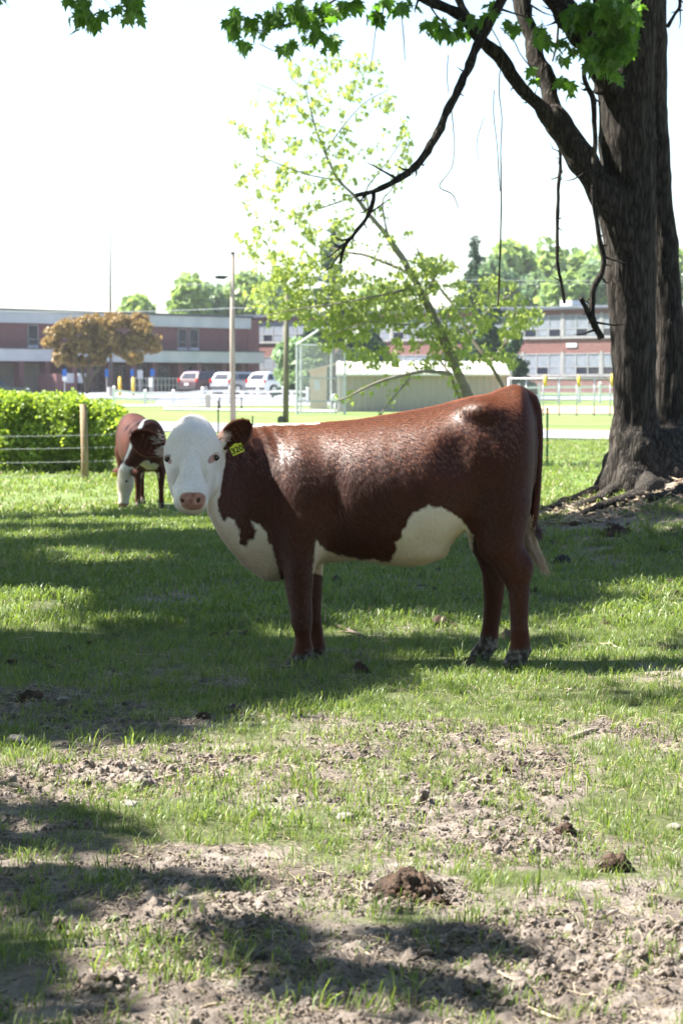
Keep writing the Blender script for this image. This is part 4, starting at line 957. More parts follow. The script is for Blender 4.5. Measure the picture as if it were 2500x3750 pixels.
# ============================================================ LEANING SAPLING
YSAP = 46.0
sb = gp_at(1790, YSAP)
sap = thing('leaning_sapling', 'young yellow-green leaved tree leaning left behind the main cow', 'tree', sb)
def sbr(pts, name='branch'): return branch(sap, pts, name, m_sapbark, Y=YSAP, n=8)
sbr([(1770, 1800, 30), (1735, 1520, 24), (1690, 1400, 19), (1650, 1300, 17), (1590, 1170, 15), (1530, 1050, 13), (1480, 960, 11), (1420, 870, 9), (1355, 790, 8), (1300, 720, 6), (1240, 660, 5), (1190, 560, 4), (1150, 450, 3), (1120, 330, 2)], 'trunk')
SB = [[(1500, 1000, 7, .2), (1430, 970, 6, .5), (1340, 935, 5, .7), (1280, 925, 4, .8), (1180, 900, 3, 1)], [(1650, 1370, 8, -.5), (1560, 1360, 7, -1), (1450, 1380, 6, -1.4), (1360, 1410, 5, -1.8), (1270, 1455, 3, -2), (1232, 1468, 2, -2)],
      [(1500, 1385, 4, -1), (1420, 1480, 3, -1.2), (1370, 1560, 2, -1.3)], [(1690, 1480, 7, .4), (1650, 1380, 6, .5), (1600, 1300, 5, .7), (1560, 1180, 3, .8), (1500, 1080, 2, .9)],
      [(1850, 1480, 10, 1), (1830, 1400, 9, 1), (1790, 1330, 8, 1), (1720, 1230, 6, 1.2), (1660, 1120, 5, 1.4), (1600, 1040, 4, 1.5), (1520, 900, 3, 1.6)], [(1790, 1330, 5, 1), (1700, 1290, 4, .6), (1600, 1240, 3, .2), (1480, 1220, 2, 0)],
      [(1590, 1170, 5), (1560, 1090, 4, -.3), (1600, 1000, 3, -.5), (1640, 940, 2, -.7)], [(1355, 790, 4), (1340, 700, 3, .3), (1380, 640, 3, .4), (1440, 560, 2, .5), (1490, 480, 1.5, .6)], [(1420, 870, 4), (1400, 740, 3), (1440, 680, 2.5), (1490, 520, 1.6)],
      [(1240, 660, 3), (1130, 640, 2.4, -.4), (1020, 600, 2, -.6), (930, 560, 1.4, -.8)], [(1300, 720, 3.5), (1180, 760, 3, .5), (1050, 800, 2, .8), (930, 830, 1.5, 1)], [(1190, 560, 3), (1250, 470, 2.4), (1330, 380, 2), (1420, 330, 1.4)], [(1150, 450, 2.5), (1080, 380, 2), (1000, 330, 1.5), (930, 300, 1)],
      [(1280, 925, 3, .8), (1150, 960, 2.5, .6), (1020, 1010, 2, .5), (940, 1080, 1.5, .4)], [(1530, 1050, 5), (1400, 1080, 4, -.6), (1250, 1110, 3, -1), (1100, 1130, 2.4, -1.2), (960, 1160, 1.6, -1.3)], [(1590, 1170, 4), (1480, 1190, 3, -.5), (1350, 1180, 2.4, -.8), (1200, 1230, 1.8, -1)], [(1120, 330, 1.8), (1150, 250, 1.4), (1230, 190, 1)], [(1120, 330, 1.8), (1070, 290, 1.4), (1050, 240, 1)], [(1790, 1330, 4, 1), (1860, 1240, 3, 1.1), (1900, 1180, 2, 1.2), (1960, 1150, 1.5, 1.2)], [(1720, 1230, 4, 1.2), (1800, 1120, 3, 1.4), (1870, 1080, 2, 1.5)]]
for q in SB: sbr(q)
sl = [leaf_mesh('leaf', .12, m_sap, fold=.3, seed=1), leaf_mesh('leaf', .10, m_sap, fold=.6, seed=2), leaf_mesh('leaf', .09, m_sap, lobes=False, seed=3)]
SLV = []
rs = np.random.RandomState(11)
def sspray(px, py, rx, ry, n, dep=.9):
    global SLV
    for k in range(n):
        a = rs.uniform(0, 6.28); q = rs.rand() ** .6
        SLV.append(A(px + rx * q * math.cos(a), py + ry * q * math.sin(a), YSAP + rs.uniform(-dep, dep)))
for q in SB + [[(1690, 1400, 19), (1590, 1170, 15), (1480, 960, 11), (1355, 790, 8), (1240, 660, 5), (1190, 560, 4), (1150, 450, 3), (1120, 330, 2)]]:   # little sprays along every branch
    for (a, b_) in zip(q[:-1], q[1:]):
        nn = max(1, int(math.hypot(a[0] - b_[0], a[1] - b_[1]) / 22))
        for k in range(nn):
            t = (k + .5) / nn
            if max(a[2], b_[2]) > 7.5: continue
            sspray(a[0] + (b_[0] - a[0]) * t + rs.normal(0, 14), a[1] + (b_[1] - a[1]) * t + rs.normal(0, 14), 22, 20, rs.randint(2, 7), .3)
# masses (photograph pixels: centre, radii, leaves)
for cx, cy_, rx, ry, n in [(1030, 1090, 130, 70, 210), (1180, 1130, 120, 80, 320), (1300, 1180, 130, 70, 360), (1120, 1010, 140, 70, 240), (1000, 1150, 90, 40, 80), (1400, 1120, 110, 90, 240), (1540, 1010, 110, 70, 260), (1610, 970, 60, 40, 110), (1500, 1130, 100, 60, 170),
        (1560, 1230, 120, 60, 190), (1700, 1180, 100, 80, 160), (1830, 1060, 90, 50, 120), (1910, 1150, 75, 45, 150), (1860, 1200, 50, 40, 60), (1680, 1090, 90, 60, 100), (1330, 1050, 110, 60, 170), (1240, 1250, 90, 40, 90), (1330, 1310, 60, 30, 70), (1410, 1310, 80, 40, 90), (1700, 1300, 120, 50, 120), (1830, 1320, 60, 30, 40), (1560, 1330, 60, 30, 40),
        (1060, 930, 140, 80, 110), (950, 880, 90, 60, 60), (1230, 860, 110, 60, 90), (930, 700, 80, 90, 60), (1060, 700, 130, 90, 90), (1200, 640, 130, 90, 90), (1000, 560, 130, 80, 90), (1120, 480, 140, 90, 110), (1260, 560, 110, 90, 80), (900, 450, 60, 60, 40), (1020, 400, 120, 60, 80), (1200, 330, 120, 90, 110), (1330, 330, 90, 80, 80), (1300, 230, 80, 50, 70), (1110, 260, 90, 60, 60), (1400, 430, 90, 100, 60), (1430, 560, 70, 90, 40), (1180, 790, 120, 60, 70), (1090, 820, 100, 50, 60), (1440, 850, 70, 60, 40), (1000, 980, 110, 60, 80), (880, 620, 40, 60, 20), (880, 880, 40, 50, 14), (1280, 1450, 40, 20, 5)]:
    nsp = max(1, n // (6 if cy_ > 900 else 7))
    for k in range(nsp):
        a = rs.uniform(0, 6.28); q = rs.rand() ** .5
        sspray(cx + rx * q * math.cos(a), cy_ + ry * q * math.sin(a), 20, 17, 9, .8)
rnd.shuffle(SLV)
put_leaves(sap, SLV, sl)
# ============================================================ FAR TREES
quad = bpy.data.meshes.new('far_leaf_clump')
def clump(name, n, rad, size, mat, seed):
    r = random.Random(seed); V = []; F = []
    for k in range(n):
        d = Vector((r.gauss(0, 1), r.gauss(0, 1), r.gauss(0, 1))).normalized() * rad * r.random() ** .4
        e = Euler((r.uniform(0, 6), r.uniform(0, 6), r.uniform(0, 6))); b0 = len(V)
        for c in [(-.5, -.3, 0), (.1, -.55, .08), (.55, .1, 0), (.2, .5, -.08), (-.4, .4, .05)]:
            q = Vector(c) * size; q.rotate(e); V.append(q + d)
        F.append(tuple(range(b0, b0 + 5)))
    me = bpy.data.meshes.new(name); me.from_pydata([tuple(v) for v in V], [], F); me.materials.append(mat); return me
FC = {k: [clump(k + '_clump', 26, .55, .34, mt, s) for s in range(3)] for k, mt in (('far', m_far), ('far_blue', m_far2), ('copper', m_copper), ('needle', m_needle))}
def crown_pts(root, ell, n, kind, seed, scl=1.0, name='crown'):
    rs = np.random.RandomState(seed); out = []; tot = sum(e[6] for e in ell)
    for (cx, cy_, cz, rx, ry, rz, w) in ell:
        k = int(n * w / tot); d = rs.normal(size=(k, 3)); d /= np.linalg.norm(d, axis=1)[:, None]; d *= (rs.uniform(.25, 1, k) ** .4)[:, None]; out.append(d * [rx, ry, rz] + [cx, cy_, cz])
    P = np.concatenate(out); rot = rs.uniform(0, 6.28, (len(P), 3))
    o = scatter(name, P, rot, rs.uniform(.7, 1.3, len(P)) * scl, rs.randint(0, 3, len(P)), FC[kind], parent=root); o['kind'] = 'stuff'; return o
def far_tree(name, label, px, Y, top, base_py, halfw, kind='far', n=700, group=None, seed=0, bottom=.25, scl=1.6):
    b_ = gp_at(px, Y); h = at(px, top, Y).z - b_.z; w = halfw * Y / FPX
    t = thing(name, label, 'tree', b_, 0, group)
    rr = random.Random(seed + 99)
    ell = []
    for k in range(9):
        a = rr.uniform(0, 6.28); q = rr.uniform(.2, .62); zz = rr.uniform(bottom + .15, .86)
        ell.append((math.cos(a) * w * q, math.sin(a) * w * q, h * zz, w * rr.uniform(.38, .55), w * rr.uniform(.38, .55), h * rr.uniform(.12, .2), 1))
    ell.append((0, 0, h * .62, w * .6, w * .6, h * .36, 2))
    crown_pts(t, ell, n, kind, seed, scl)
    MB().tube([(0, 0, -.3), (.1, 0, h * .3), (0, .1, h * .8)], [w * .07 + .1, w * .05 + .07, .05], 8).build('trunk', m_twig, t, smooth=True)
    return t
# woodland trees on the rise behind the school, right
k = 0
for (px, top, hw, Y, kd, lab) in [(1800, 960, 90, 262, 'far_blue', 'leafy tree left in the far wood, beside the tall spruce'), (1890, 905, 100, 285, 'far', 'pale green tree in the far wood above the left end of the visible right wing'), (2010, 888, 110, 290, 'far', 'tallest rounded tree of the far wood, crown highest against the sky'), (2120, 925, 90, 288, 'far', 'rounded tree of the far wood just right of the tallest crown'),
        (2200, 910, 90, 292, 'far', 'far wood tree touching the left edge of the big trunk'), (2330, 900, 100, 290, 'far', 'far wood tree hidden behind the big trunk'), (1950, 1010, 70, 262, 'far_blue', 'lower front tree of the far wood over the left of the right wing'), (2070, 1030, 75, 258, 'far', 'lower front tree of the far wood above the white roof unit'), (2165, 1010, 65, 262, 'far_blue', 'lower front tree of the far wood close to the big trunk'), (2480, 910, 90, 288, 'far', 'far wood tree seen right of the big trunk'),
        (495, 1098, 62, 262, 'far', 'small tree crown peeping over the school roof behind the copper leaved tree'), (690, 1040, 55, 262, 'far', 'tree over the roof left of the pale pole'), (770, 1060, 60, 266, 'far_blue', 'bluish tree over the roof directly left of the pale pole'), (900, 1010, 90, 268, 'far', 'tree over the roof right of the pale pole'), (1010, 1060, 80, 266, 'far_blue', 'tree over the roof behind the dark pole'), (1400, 1060, 90, 266, 'far', 'tree over the roof behind the sapling crown')]:
    k += 1; far_tree('woodland_tree', lab, px, Y, top, 0, hw, kd, 950, 'trees behind the school roof', k, .1, 2.2)
# lower trees and shrubs in front of the school
far_tree('bushy_tree', 'grey-green bushy tree behind the backstop', 1130, 150, 1262, 0, 100, 'far_blue', 600, None, 31, .1, 1.1)
far_tree('dark_yew', 'dark evergreen shrub behind the dugout roof', 1340, 158, 1225, 0, 75, 'needle', 900, None, 32, .05, 1.2)
# copper leaved ornamental tree with forked trunk
YCp = 160.0; b_ = gp_at(325, YCp)
ct = thing('copper_leaved_tree', 'broad ornamental tree with copper-brown leaves and forked trunk in front of the school', 'tree', b_)
def cp(px, py, dy=0): return at(px, py, YCp + dy) - b_
ell = []
for (px, py, rx, ry) in [(250, 1200, 90, 48), (340, 1180, 90, 45), (430, 1175, 75, 42), (200, 1230, 50, 40), (500, 1240, 70, 40), (400, 1240, 90, 45), (300, 1260, 80, 50), (540, 1230, 42, 32), (230, 1290, 40, 35), (262, 1320, 30, 22), (470, 1270, 55, 28), (180, 1250, 26, 20), (360, 1290, 60, 30), (560, 1260, 22, 18)]:
    c = cp(px, py); s_ = YCp / FPX; ell.append((c.x, c.y, c.z, rx * s_ * .85, rx * s_ * .8, ry * s_ * .8, rx * ry / 4000))
r9 = random.Random(5); ell = [(a, b2, c2, d2 * .78, e2 * .8, f2 * .72, w2) for a, b2, c2, d2, e2, f2, w2 in ell]
for k in range(34):
    px, py = r9.uniform(165, 575), r9.uniform(1165, 1330)
    if ((px - 370) / 215) ** 2 + ((py - 1240) / 92) ** 2 > 1.05: continue
    c = cp(px, py); ell.append((c.x, c.y + r9.uniform(-1, 1), c.z, r9.uniform(.35, .7), .5, r9.uniform(.25, .45), .35))
crown_pts(ct, ell, 1050, 'copper', 77, .46)
for pts in ([(325, 1440, .2), (312, 1400, .14), (296, 1340, .1), (262, 1270, .06), (230, 1210, .03)], [(322, 1420, .16), (345, 1370, .11), (385, 1320, .08), (410, 1260, .04)], [(318, 1410, .13), (326, 1340, .1), (330, 1260, .06), (350, 1190, .03)], [(300, 1350, .08), (276, 1320, .06), (240, 1290, .03)]):
    mb = MB(); mb.tube([cp(x, y) for x, y, r in pts], [r for _, _, r in pts], 8); mb.build('trunk' if pts[0][2] == .2 else 'limb', m_twig, ct, smooth=True)
# spruces
def spruce(label, px, Y, top, halfw, n, seed, bare=False, kind='needle'):
    b_ = gp_at(px, Y); h = at(px, top, Y).z - b_.z; w = halfw * Y / FPX
    t = thing('spruce_tree', label, 'tree', b_)
    rr = random.Random(seed); rs_ = np.random.RandomState(seed)
    MB().tube([(0, 0, -.3), (0, 0, h * .6), (0, 0, h)], [w * .07, w * .035, .02], 8).build('trunk', m_twig, t, smooth=True)
    mb = MB(); P = []
    nb = int(h * (5.5 if bare else 4.5))
    for k in range(nb):
        f = (k + rr.random()) / nb; z = h * (.08 + .9 * f); ln = w * (1.04 - f) ** 1.15 * rr.uniform(.55, 1.1); a = rr.uniform(0, 6.28)
        d = Vector((math.cos(a), math.sin(a), 0)); e = d * ln + Vector((0, 0, z - ln * .15)); mid = d * ln * .5 + Vector((0, 0, z - ln * .02))
        mb.tube([(0, 0, z), mid, e], [.045, .03, .012], 4)
        for q in range(max(2, int(n * ln / (nb * w) * 1.5))):
            t_ = rr.uniform(.25, 1); P.append(tuple(Vector((0, 0, z)).lerp(e, t_) + Vector((rr.gauss(0, .12), rr.gauss(0, .12), rr.gauss(-.08, .09)))))
    mb.build('limbs_layer' if False else 'limb', m_twig, t)
    P = np.array(P); o = scatter('needles', P, rs_.uniform(0, 6.28, (len(P), 3)), rs_.uniform(.5, .95, len(P)) * (.36 if bare else .75), rs_.randint(0, 3, len(P)), FC[kind], parent=t); o['kind'] = 'stuff'
    return t
spruce('tall thin-crowned spruce rising above the sapling leaves near the dark pole', 1215, 150, 800, 210, 4200, 1, True)
spruce('tall open spruce standing left of the far wood', 1735, 152, 850, 230, 4200, 2, True)
spruce('dark dense spruce in front of the right wing windows', 1790, 140, 1100, 150, 1300, 3)
spruce('low dark spruce behind the right end of the shed roof', 1880, 142, 1190, 75, 500, 4)
# ============================================================ HEDGE AND FARM FENCE
YH = 42.0
hz = float(gz(-5, YH))
hg = thing('hedge', 'overgrown bright green hedge behind the wire fence at the left edge', 'hedge', (hx(150, YH), YH, hz))
HC = [clump('hedge_clump', 56, .17, .05, m_hedge, s) for s in range(3)]
rs = np.random.RandomState(4); P = []
s_ = YH / FPX
for (px, py, rx, ry, n) in [(-120, 1600, 160, 140, 600), (40, 1590, 120, 125, 700), (150, 1600, 120, 130, 700), (250, 1600, 110, 120, 650), (330, 1590, 80, 100, 420), (390, 1580, 60, 75, 260), (430, 1560, 35, 42, 80), (60, 1490, 90, 25, 140), (200, 1500, 100, 26, 140), (320, 1700, 60, 60, 120), (100, 1700, 180, 60, 400), (-50, 1480, 100, 22, 120), (380, 1520, 40, 22, 60), (285, 1490, 30, 20, 50), (245, 1745, 90, 25, 60)]:
    d = rs.normal(size=(n, 3)); d /= np.linalg.norm(d, axis=1)[:, None]; d *= (rs.uniform(.3, 1, n) ** .4)[:, None]
    c = at(px, py, YH); P.append(d * [rx * s_, .75, ry * s_] + [c.x, YH + rs.uniform(-.1, .1), c.z])
P = np.concatenate(P); P = P[P[:, 2] > gz(P[:, 0], P[:, 1])]
P = P + rs.normal(0, .04, P.shape)
o = scatter('foliage', P - np.array(hg.location), rs.uniform(0, 6.28, (len(P), 3)), rs.uniform(.7, 1.3, len(P)), rs.randint(0, 3, len(P)), HC, parent=hg); o['kind'] = 'stuff'
mb = MB()
for k in range(26):
    x = rs.uniform(-3.0, .9); mb.tube([(x, rs.uniform(-.3, .3), -.1), (x + rs.uniform(-.3, .3), rs.uniform(-.4, .4), .8)], [.02, .008], 5)
mb.build('stems', m_twig, hg)['kind'] = 'stuff'
m_post = mat_noise('fence_post_wood', (.20, .14, .08), (.33, .25, .16), 3, .9, .5, 30, stretch=(5, 5, .5))
m_wire = mat_noise('fence_wire', (.30, .30, .30), (.45, .45, .44), 9, .5, metal=.6)
m_green = mat_noise('green_post_paint', (.02, .10, .05), (.03, .14, .07), 6, .5)
pf0 = gp_at(311, 38.0)
wf = thing('wire_fence', 'barbed wire fence strung from the round wooden post across the pasture edge', 'fence', pf0)
ht = at(307, 1480, 38).z - pf0.z
MB().tube([(0, 0, -.2), (.0, 0, .5), (-.018, 0, ht)], [.062, .060, .058], 14).build('wooden_post', m_post, wf, smooth=True)
farR = gp_at(2002, 45.0) - pf0; farR2 = gp_at(3300, 50.0) - pf0
for (py, pr) in ((1594, 1500), (1640, 1560), (1690, 1610), (1741, 1660)):
    zl = at(300, py, 38).z - pf0.z; zr_ = at(2002, pr, 45).z - pf0.z
    a = Vector((-4, -.4, zl + .0)); m_ = Vector((0, -.07, zl)); r_ = Vector((farR.x, farR.y, zr_)); e = Vector((farR2.x, farR2.y, zr_))
    mb = MB(); pts = sag(a, m_, .02, 6) + sag(m_, r_, .04, 14)[1:] + sag(r_, e, .04, 6)[1:]
    mb.tube(pts, .0035, 4)
    for p, q in zip(pts[:8], pts[1:9]):
        nb_ = max(1, int((q - p).length / .14))
        for k in range(nb_):
            c = p.lerp(q, (k + .5) / nb_); mb.tube([c + Vector((-.012, 0, -.018)), c + Vector((.012, 0, .018))], .004, 3); mb.tube([c + Vector((.012, 0, -.018)), c + Vector((-.012, 0, .018))], .004, 3)
    mb.build('wire', m_wire, wf)
def tpost(px, Y, top, label, colr=m_green, clips=()):
    b_ = gp_at(px, Y); h = at(px, top, Y).z - b_.z; t = thing('metal_post', label, 'post', b_)
    mb = MB(); mb.box(-.02, .02, -.004, .004, -.1, h); mb.box(-.004, .004, .0045, .035, -.1, h); mb.build('post', colr, t)
    for c in clips: MB().box(-.024, .024, -.018, -.005, c * h, c * h + .045).build('clip', m_yel, t)
tpost(2002, 45, 1492, 'green metal fence post with yellow clips between the cow rump and the big trunk', m_green, (.12, .38, .62, .9))
tpost(800, 62, 1466, 'thin dark metal post rising just above the main cow head', m_dark)
tpost(925, 60, 1522, 'thin short metal stake left of the cow ear', m_dark)

# ============================================================ HAZE
mb = MB(); mb.box(-900, 900, -70, 880, -2.0, 60.0); hz_o = mb.build('haze', None)
hm = bpy.data.materials.new('haze_air'); hm.use_nodes = True; hm.node_tree.nodes.clear()
ho = hm.node_tree.nodes.new('ShaderNodeOutputMaterial'); hv = hm.node_tree.nodes.new('ShaderNodeVolumePrincipled')
hv.inputs['Density'].default_value = HAZE; hv.inputs['Color'].default_value = (.93, .95, 1, 1); hv.inputs['Anisotropy'].default_value = .3
hm.node_tree.links.new(hv.outputs[0], ho.inputs['Volume']); hz_o.data.materials.append(hm); tag(hz_o, kind='stuff')
# ============================================================ CATTLE
def coat_mat(name):
    m, N, L, b = new_mat(name)
    w = N.new('ShaderNodeAttribute'); w.attribute_name = 'white'
    hf = N.new('ShaderNodeAttribute'); hf.attribute_name = 'hoof'
    pk = N.new('ShaderNodeAttribute'); pk.attribute_name = 'pink'
    tc = N.new('ShaderNodeTexCoord')
    mp = N.new('ShaderNodeMapping'); mp.inputs['Scale'].default_value = (1, 1, .28); L.new(tc.outputs['Object'], mp.inputs[0])
    nr = N.new('ShaderNodeTexNoise'); nr.inputs['Scale'].default_value = 150; nr.inputs['Detail'].default_value = 3; L.new(mp.outputs[0], nr.inputs['Vector'])
    nb = N.new('ShaderNodeTexNoise'); nb.inputs['Scale'].default_value = 3.5; nb.inputs['Detail'].default_value = 5; L.new(tc.outputs['Object'], nb.inputs['Vector'])
    nm = N.new('ShaderNodeTexNoise'); nm.inputs['Scale'].default_value = 40; nm.inputs['Detail'].default_value = 4; L.new(tc.outputs['Object'], nm.inputs['Vector'])
    red = ramp(N, [(.3, (.026, .0055, .0030)), (.55, (.043, .0088, .0042)), (.75, (.068, .0155, .0068))]); L.new(nb.outputs['Fac'], red.inputs[0])
    stk = ramp(N, [(.3, (.6, .6, .6)), (.7, (1.35, 1.32, 1.3))]); L.new(nr.outputs['Fac'], stk.inputs[0])
    mr_ = N.new('ShaderNodeMixRGB'); mr_.blend_type = 'MULTIPLY'; mr_.inputs[0].default_value = .6; L.new(red.outputs[0], mr_.inputs[1]); L.new(stk.outputs[0], mr_.inputs[2])
    wht = ramp(N, [(.3, (.60, .55, .50)), (.5, (.72, .69, .66)), (.7, (.78, .77, .76))]); L.new(nb.outputs['Fac'], wht.inputs[0])
    sx = N.new('ShaderNodeSeparateXYZ'); L.new(tc.outputs['Object'], sx.inputs[0])
    zz = N.new('ShaderNodeMath'); zz.operation = 'MULTIPLY_ADD'; zz.inputs[1].default_value = .22; L.new(nb.outputs['Fac'], zz.inputs[0]); L.new(sx.outputs['Z'], zz.inputs[2])
    st_ = N.new('ShaderNodeMapRange'); st_.inputs['From Min'].default_value = .80; st_.inputs['From Max'].default_value = .64; st_.inputs['To Max'].default_value = .6; L.new(zz.outputs[0], st_.inputs[0])
    ws = N.new('ShaderNodeMixRGB'); L.new(st_.outputs[0], ws.inputs[0]); L.new(wht.outputs[0], ws.inputs[1]); ws.inputs[2].default_value = (.40, .29, .19, 1)
    mw = N.new('ShaderNodeMixRGB'); mw.blend_type = 'MULTIPLY'; mw.inputs[0].default_value = .25; L.new(ws.outputs[0], mw.inputs[1]); L.new(stk.outputs[0], mw.inputs[2])
    # ragged edge between the colours
    def edge(att, amp, wd):
        a = N.new('ShaderNodeMath'); a.operation = 'MULTIPLY_ADD'; L.new(nm.outputs['Fac'], a.inputs[0]); a.inputs[1].default_value = amp; L.new(att.outputs['Fac'], a.inputs[2])
        r_ = N.new('ShaderNodeMapRange'); r_.inputs['From Min'].default_value = amp * .5 - wd; r_.inputs['From Max'].default_value = amp * .5 + wd; L.new(a.outputs[0], r_.inputs[0]); return r_
    e1 = edge(w, .028, .007)
    mx = N.new('ShaderNodeMixRGB'); L.new(e1.outputs[0], mx.inputs[0]); L.new(mr_.outputs[0], mx.inputs[1]); L.new(mw.outputs[0], mx.inputs[2])
    hc = ramp(N, [(.35, (.018, .015, .014)), (.5, (.05, .045, .042)), (.68, (.20, .185, .18))]); L.new(nm.outputs['Fac'], hc.inputs[0])
    e2 = edge(hf, .03, .012); mx2 = N.new('ShaderNodeMixRGB'); L.new(e2.outputs[0], mx2.inputs[0]); L.new(mx.outputs[0], mx2.inputs[1]); L.new(hc.outputs[0], mx2.inputs[2])
    pc = ramp(N, [(.35, (.24, .105, .085)), (.65, (.43, .25, .22))]); L.new(nm.outputs['Fac'], pc.inputs[0])
    e3 = edge(pk, .008, .003); mx3 = N.new('ShaderNodeMixRGB'); L.new(e3.outputs[0], mx3.inputs[0]); L.new(mx2.outputs[0], mx3.inputs[1]); L.new(pc.outputs[0], mx3.inputs[2])
    L.new(mx3.outputs[0], b.inputs['Base Color'])
    tint = N.new('ShaderNodeMixRGB'); L.new(e1.outputs[0], tint.inputs[0]); tint.inputs[1].default_value = (1, .60, .48, 1); tint.inputs[2].default_value = (1, 1, 1, 1)
    b.inputs['Roughness'].default_value = .66; b.inputs['Specular IOR Level'].default_value = .34; L.new(tint.outputs[0], b.inputs['Specular Tint'])
    b.inputs['Sheen Weight'].default_value = .0; b.inputs['Sheen Roughness'].default_value = .4; b.inputs['Sheen Tint'].default_value = (1, .8, .7, 1)
    bp = N.new('ShaderNodeBump'); bp.inputs['Strength'].default_value = .2; bp.inputs['Distance'].default_value = .003; L.new(nr.outputs['Fac'], bp.inputs['Height'])
    bp2 = N.new('ShaderNodeBump'); bp2.inputs['Strength'].default_value = .0; bp2.inputs['Distance'].default_value = .01; L.new(nm.outputs['Fac'], bp2.inputs['Height']); L.new(bp.outputs[0], bp2.inputs['Normal'])
    L.new(bp2.outputs[0], b.inputs['Normal'])
    return m
m_coat = coat_mat('cattle_coat')
def hair_mat(name, c1, c2):
    m = mat_leaf(name, c1, c2, .35, (1.5, 1.0, .8), .38); return m
m_hred = hair_mat('red_hair', (.042, .009, .0045), (.11, .028, .012)); m_hred.node_tree.nodes['Principled BSDF'].inputs['Specular IOR Level'].default_value = 1.0; m_hred.node_tree.nodes['Principled BSDF'].inputs['Roughness'].default_value = .52
m_hwhite = hair_mat('white_hair', (.58, .55, .52), (.72, .70, .68))
m_htail = hair_mat('tail_hair', (.35, .25, .16), (.60, .52, .42))
m_eye = glass_mat('eye_dark', (.008, .006, .006), .06)
m_tag = mat_noise('yellow_tag_plastic', (.62, .66, .04), (.72, .76, .07), 20, .45)
m_nostril = mat_noise('nostril_dark', (.05, .02, .018), (.09, .04, .035), 30, .5)
m_ink = mat_noise('black_ink', (.012, .012, .012), (.02, .02, .02), 20, .6)
YM = 11.34                      # middle plane of the main cow
def C(px, py, dy=0.0): return at(px, py, YM + dy)
PXM = YM / FPX                  # metres per photograph pixel at the cow
def signed_poly(x, z, poly):
    """signed distance (positive inside) to a polygon"""
    d = np.full(x.shape, 1e9)
    for i in range(len(poly)):
        ax, az = poly[i]; bx, bz = poly[(i + 1) % len(poly)]; ex, ez = bx - ax, bz - az
        t = np.clip(((x - ax) * ex + (z - az) * ez) / (ex * ex + ez * ez + 1e-12), 0, 1)
        d = np.minimum(d, np.hypot(x - ax - t * ex, z - az - t * ez))
    return np.where(inpoly(x, z, poly), d, -d)
HC_ = .0085
cf_ = Field((-.98, 10.52, -.02), (1.06, 11.76, 1.46), HC_)
ST = [(770, 1640, 1860, .07, -.24), (800, 1600, 1935, .095, -.20), (850, 1562, 2014, .115, -.13), (905, 1556, 2062, .135, -.07), (960, 1552, 2106, .165, -.03), (1030, 1550, 2120, .20, 0), (1100, 1550, 2100, .225, 0), (1180, 1547, 2062, .245, 0), (1309, 1537, 2052, .285, 0), (1386, 1524, 2061, .30, 0),
      (1493, 1506, 2070, .31, 0), (1539, 1498, 2062, .31, 0), (1615, 1482, 2016, .295, 0), (1688, 1461, 1955, .275, 0), (1740, 1450, 1900, .262, 0), (1790, 1443, 1940, .258, 0), (1833, 1424, 1940, .25, 0), (1880, 1421, 1930, .23, 0), (1918, 1440, 1900, .195, 0), (1938, 1480, 1860, .14, 0), (1948, 1560, 1780, .06, 0)]
xs_ = np.array([C(s[0], 1700).x for s in ST]); zt = np.array([C(s[0], s[1]).z for s in ST]); zb = np.array([C(s[0], s[2]).z for s in ST])
hw = np.array([s[3] for s in ST]); yc = np.array([s[4] for s in ST]) + YM
def sm_interp(X, xp, fp):
    """smooth interpolation of the section table"""
    xd = np.linspace(xp[0], xp[-1], 400); f = np.interp(xd, xp, fp); kz = np.hanning(21); kz /= kz.sum(); f = np.convolve(np.pad(f, 10, 'edge'), kz, 'valid'); return np.interp(X, xd, f)
X = cf_.X; Y = cf_.Y; Z = cf_.Z
xx = X[:, 0, 0]
zt_ = sm_interp(xx, xs_, zt)[:, None, None]; zb_ = sm_interp(xx, xs_, zb)[:, None, None]; hw_ = sm_interp(xx, xs_, hw)[:, None, None]; yc_ = sm_interp(xx, xs_, yc)[:, None, None]
zc_ = (zt_ * .46 + zb_ * .54); hz_ = np.where(Z > zc_, zt_ - zc_, zc_ - zb_)
hipf = np.exp(-((xx - C(1800, 1).x) / .2) ** 2)[:, None, None]
nn = 2.05 + .35 * hipf
uu = np.abs((Z - zc_) / hz_); vv = np.abs((Y - yc_) / (hw_ * (1 + .0 * Z)))
q = (uu ** nn + vv ** nn) ** (1 / nn)
g = (q - 1) * np.minimum(hz_, hw_)
ends = np.maximum(xs_[0] - X, X - xs_[-1])
cf_.F = np.maximum(g, ends).astype(np.float32) * .9
LEG = [None]
def box_blur(F, n=1):
    for _ in range(n):
        for ax_ in range(3):
            F = (np.roll(F, 1, ax_) + 2 * F + np.roll(F, -1, ax_)) * .25
    return F
def Cn(x0, y0, d0, r0, x1, y1, d1, r1, k=.03, sc=(1, 1, 1)):
    if LEG[0] is not None:
        LEG[0] = np.minimum(LEG[0], cf_.cone(C(x0, y0, d0), C(x1, y1, d1), r0 * PXM, r1 * PXM, sc)); return
    cf_.add(cf_.cone(C(x0, y0, d0), C(x1, y1, d1), r0 * PXM, r1 * PXM, sc), k)
def El(px, py, dy, rx, ry, rz, k=.04, rot=None):
    cf_.add(cf_.ell(C(px, py, dy), (rx * PXM, ry, rz * PXM), rot), k)
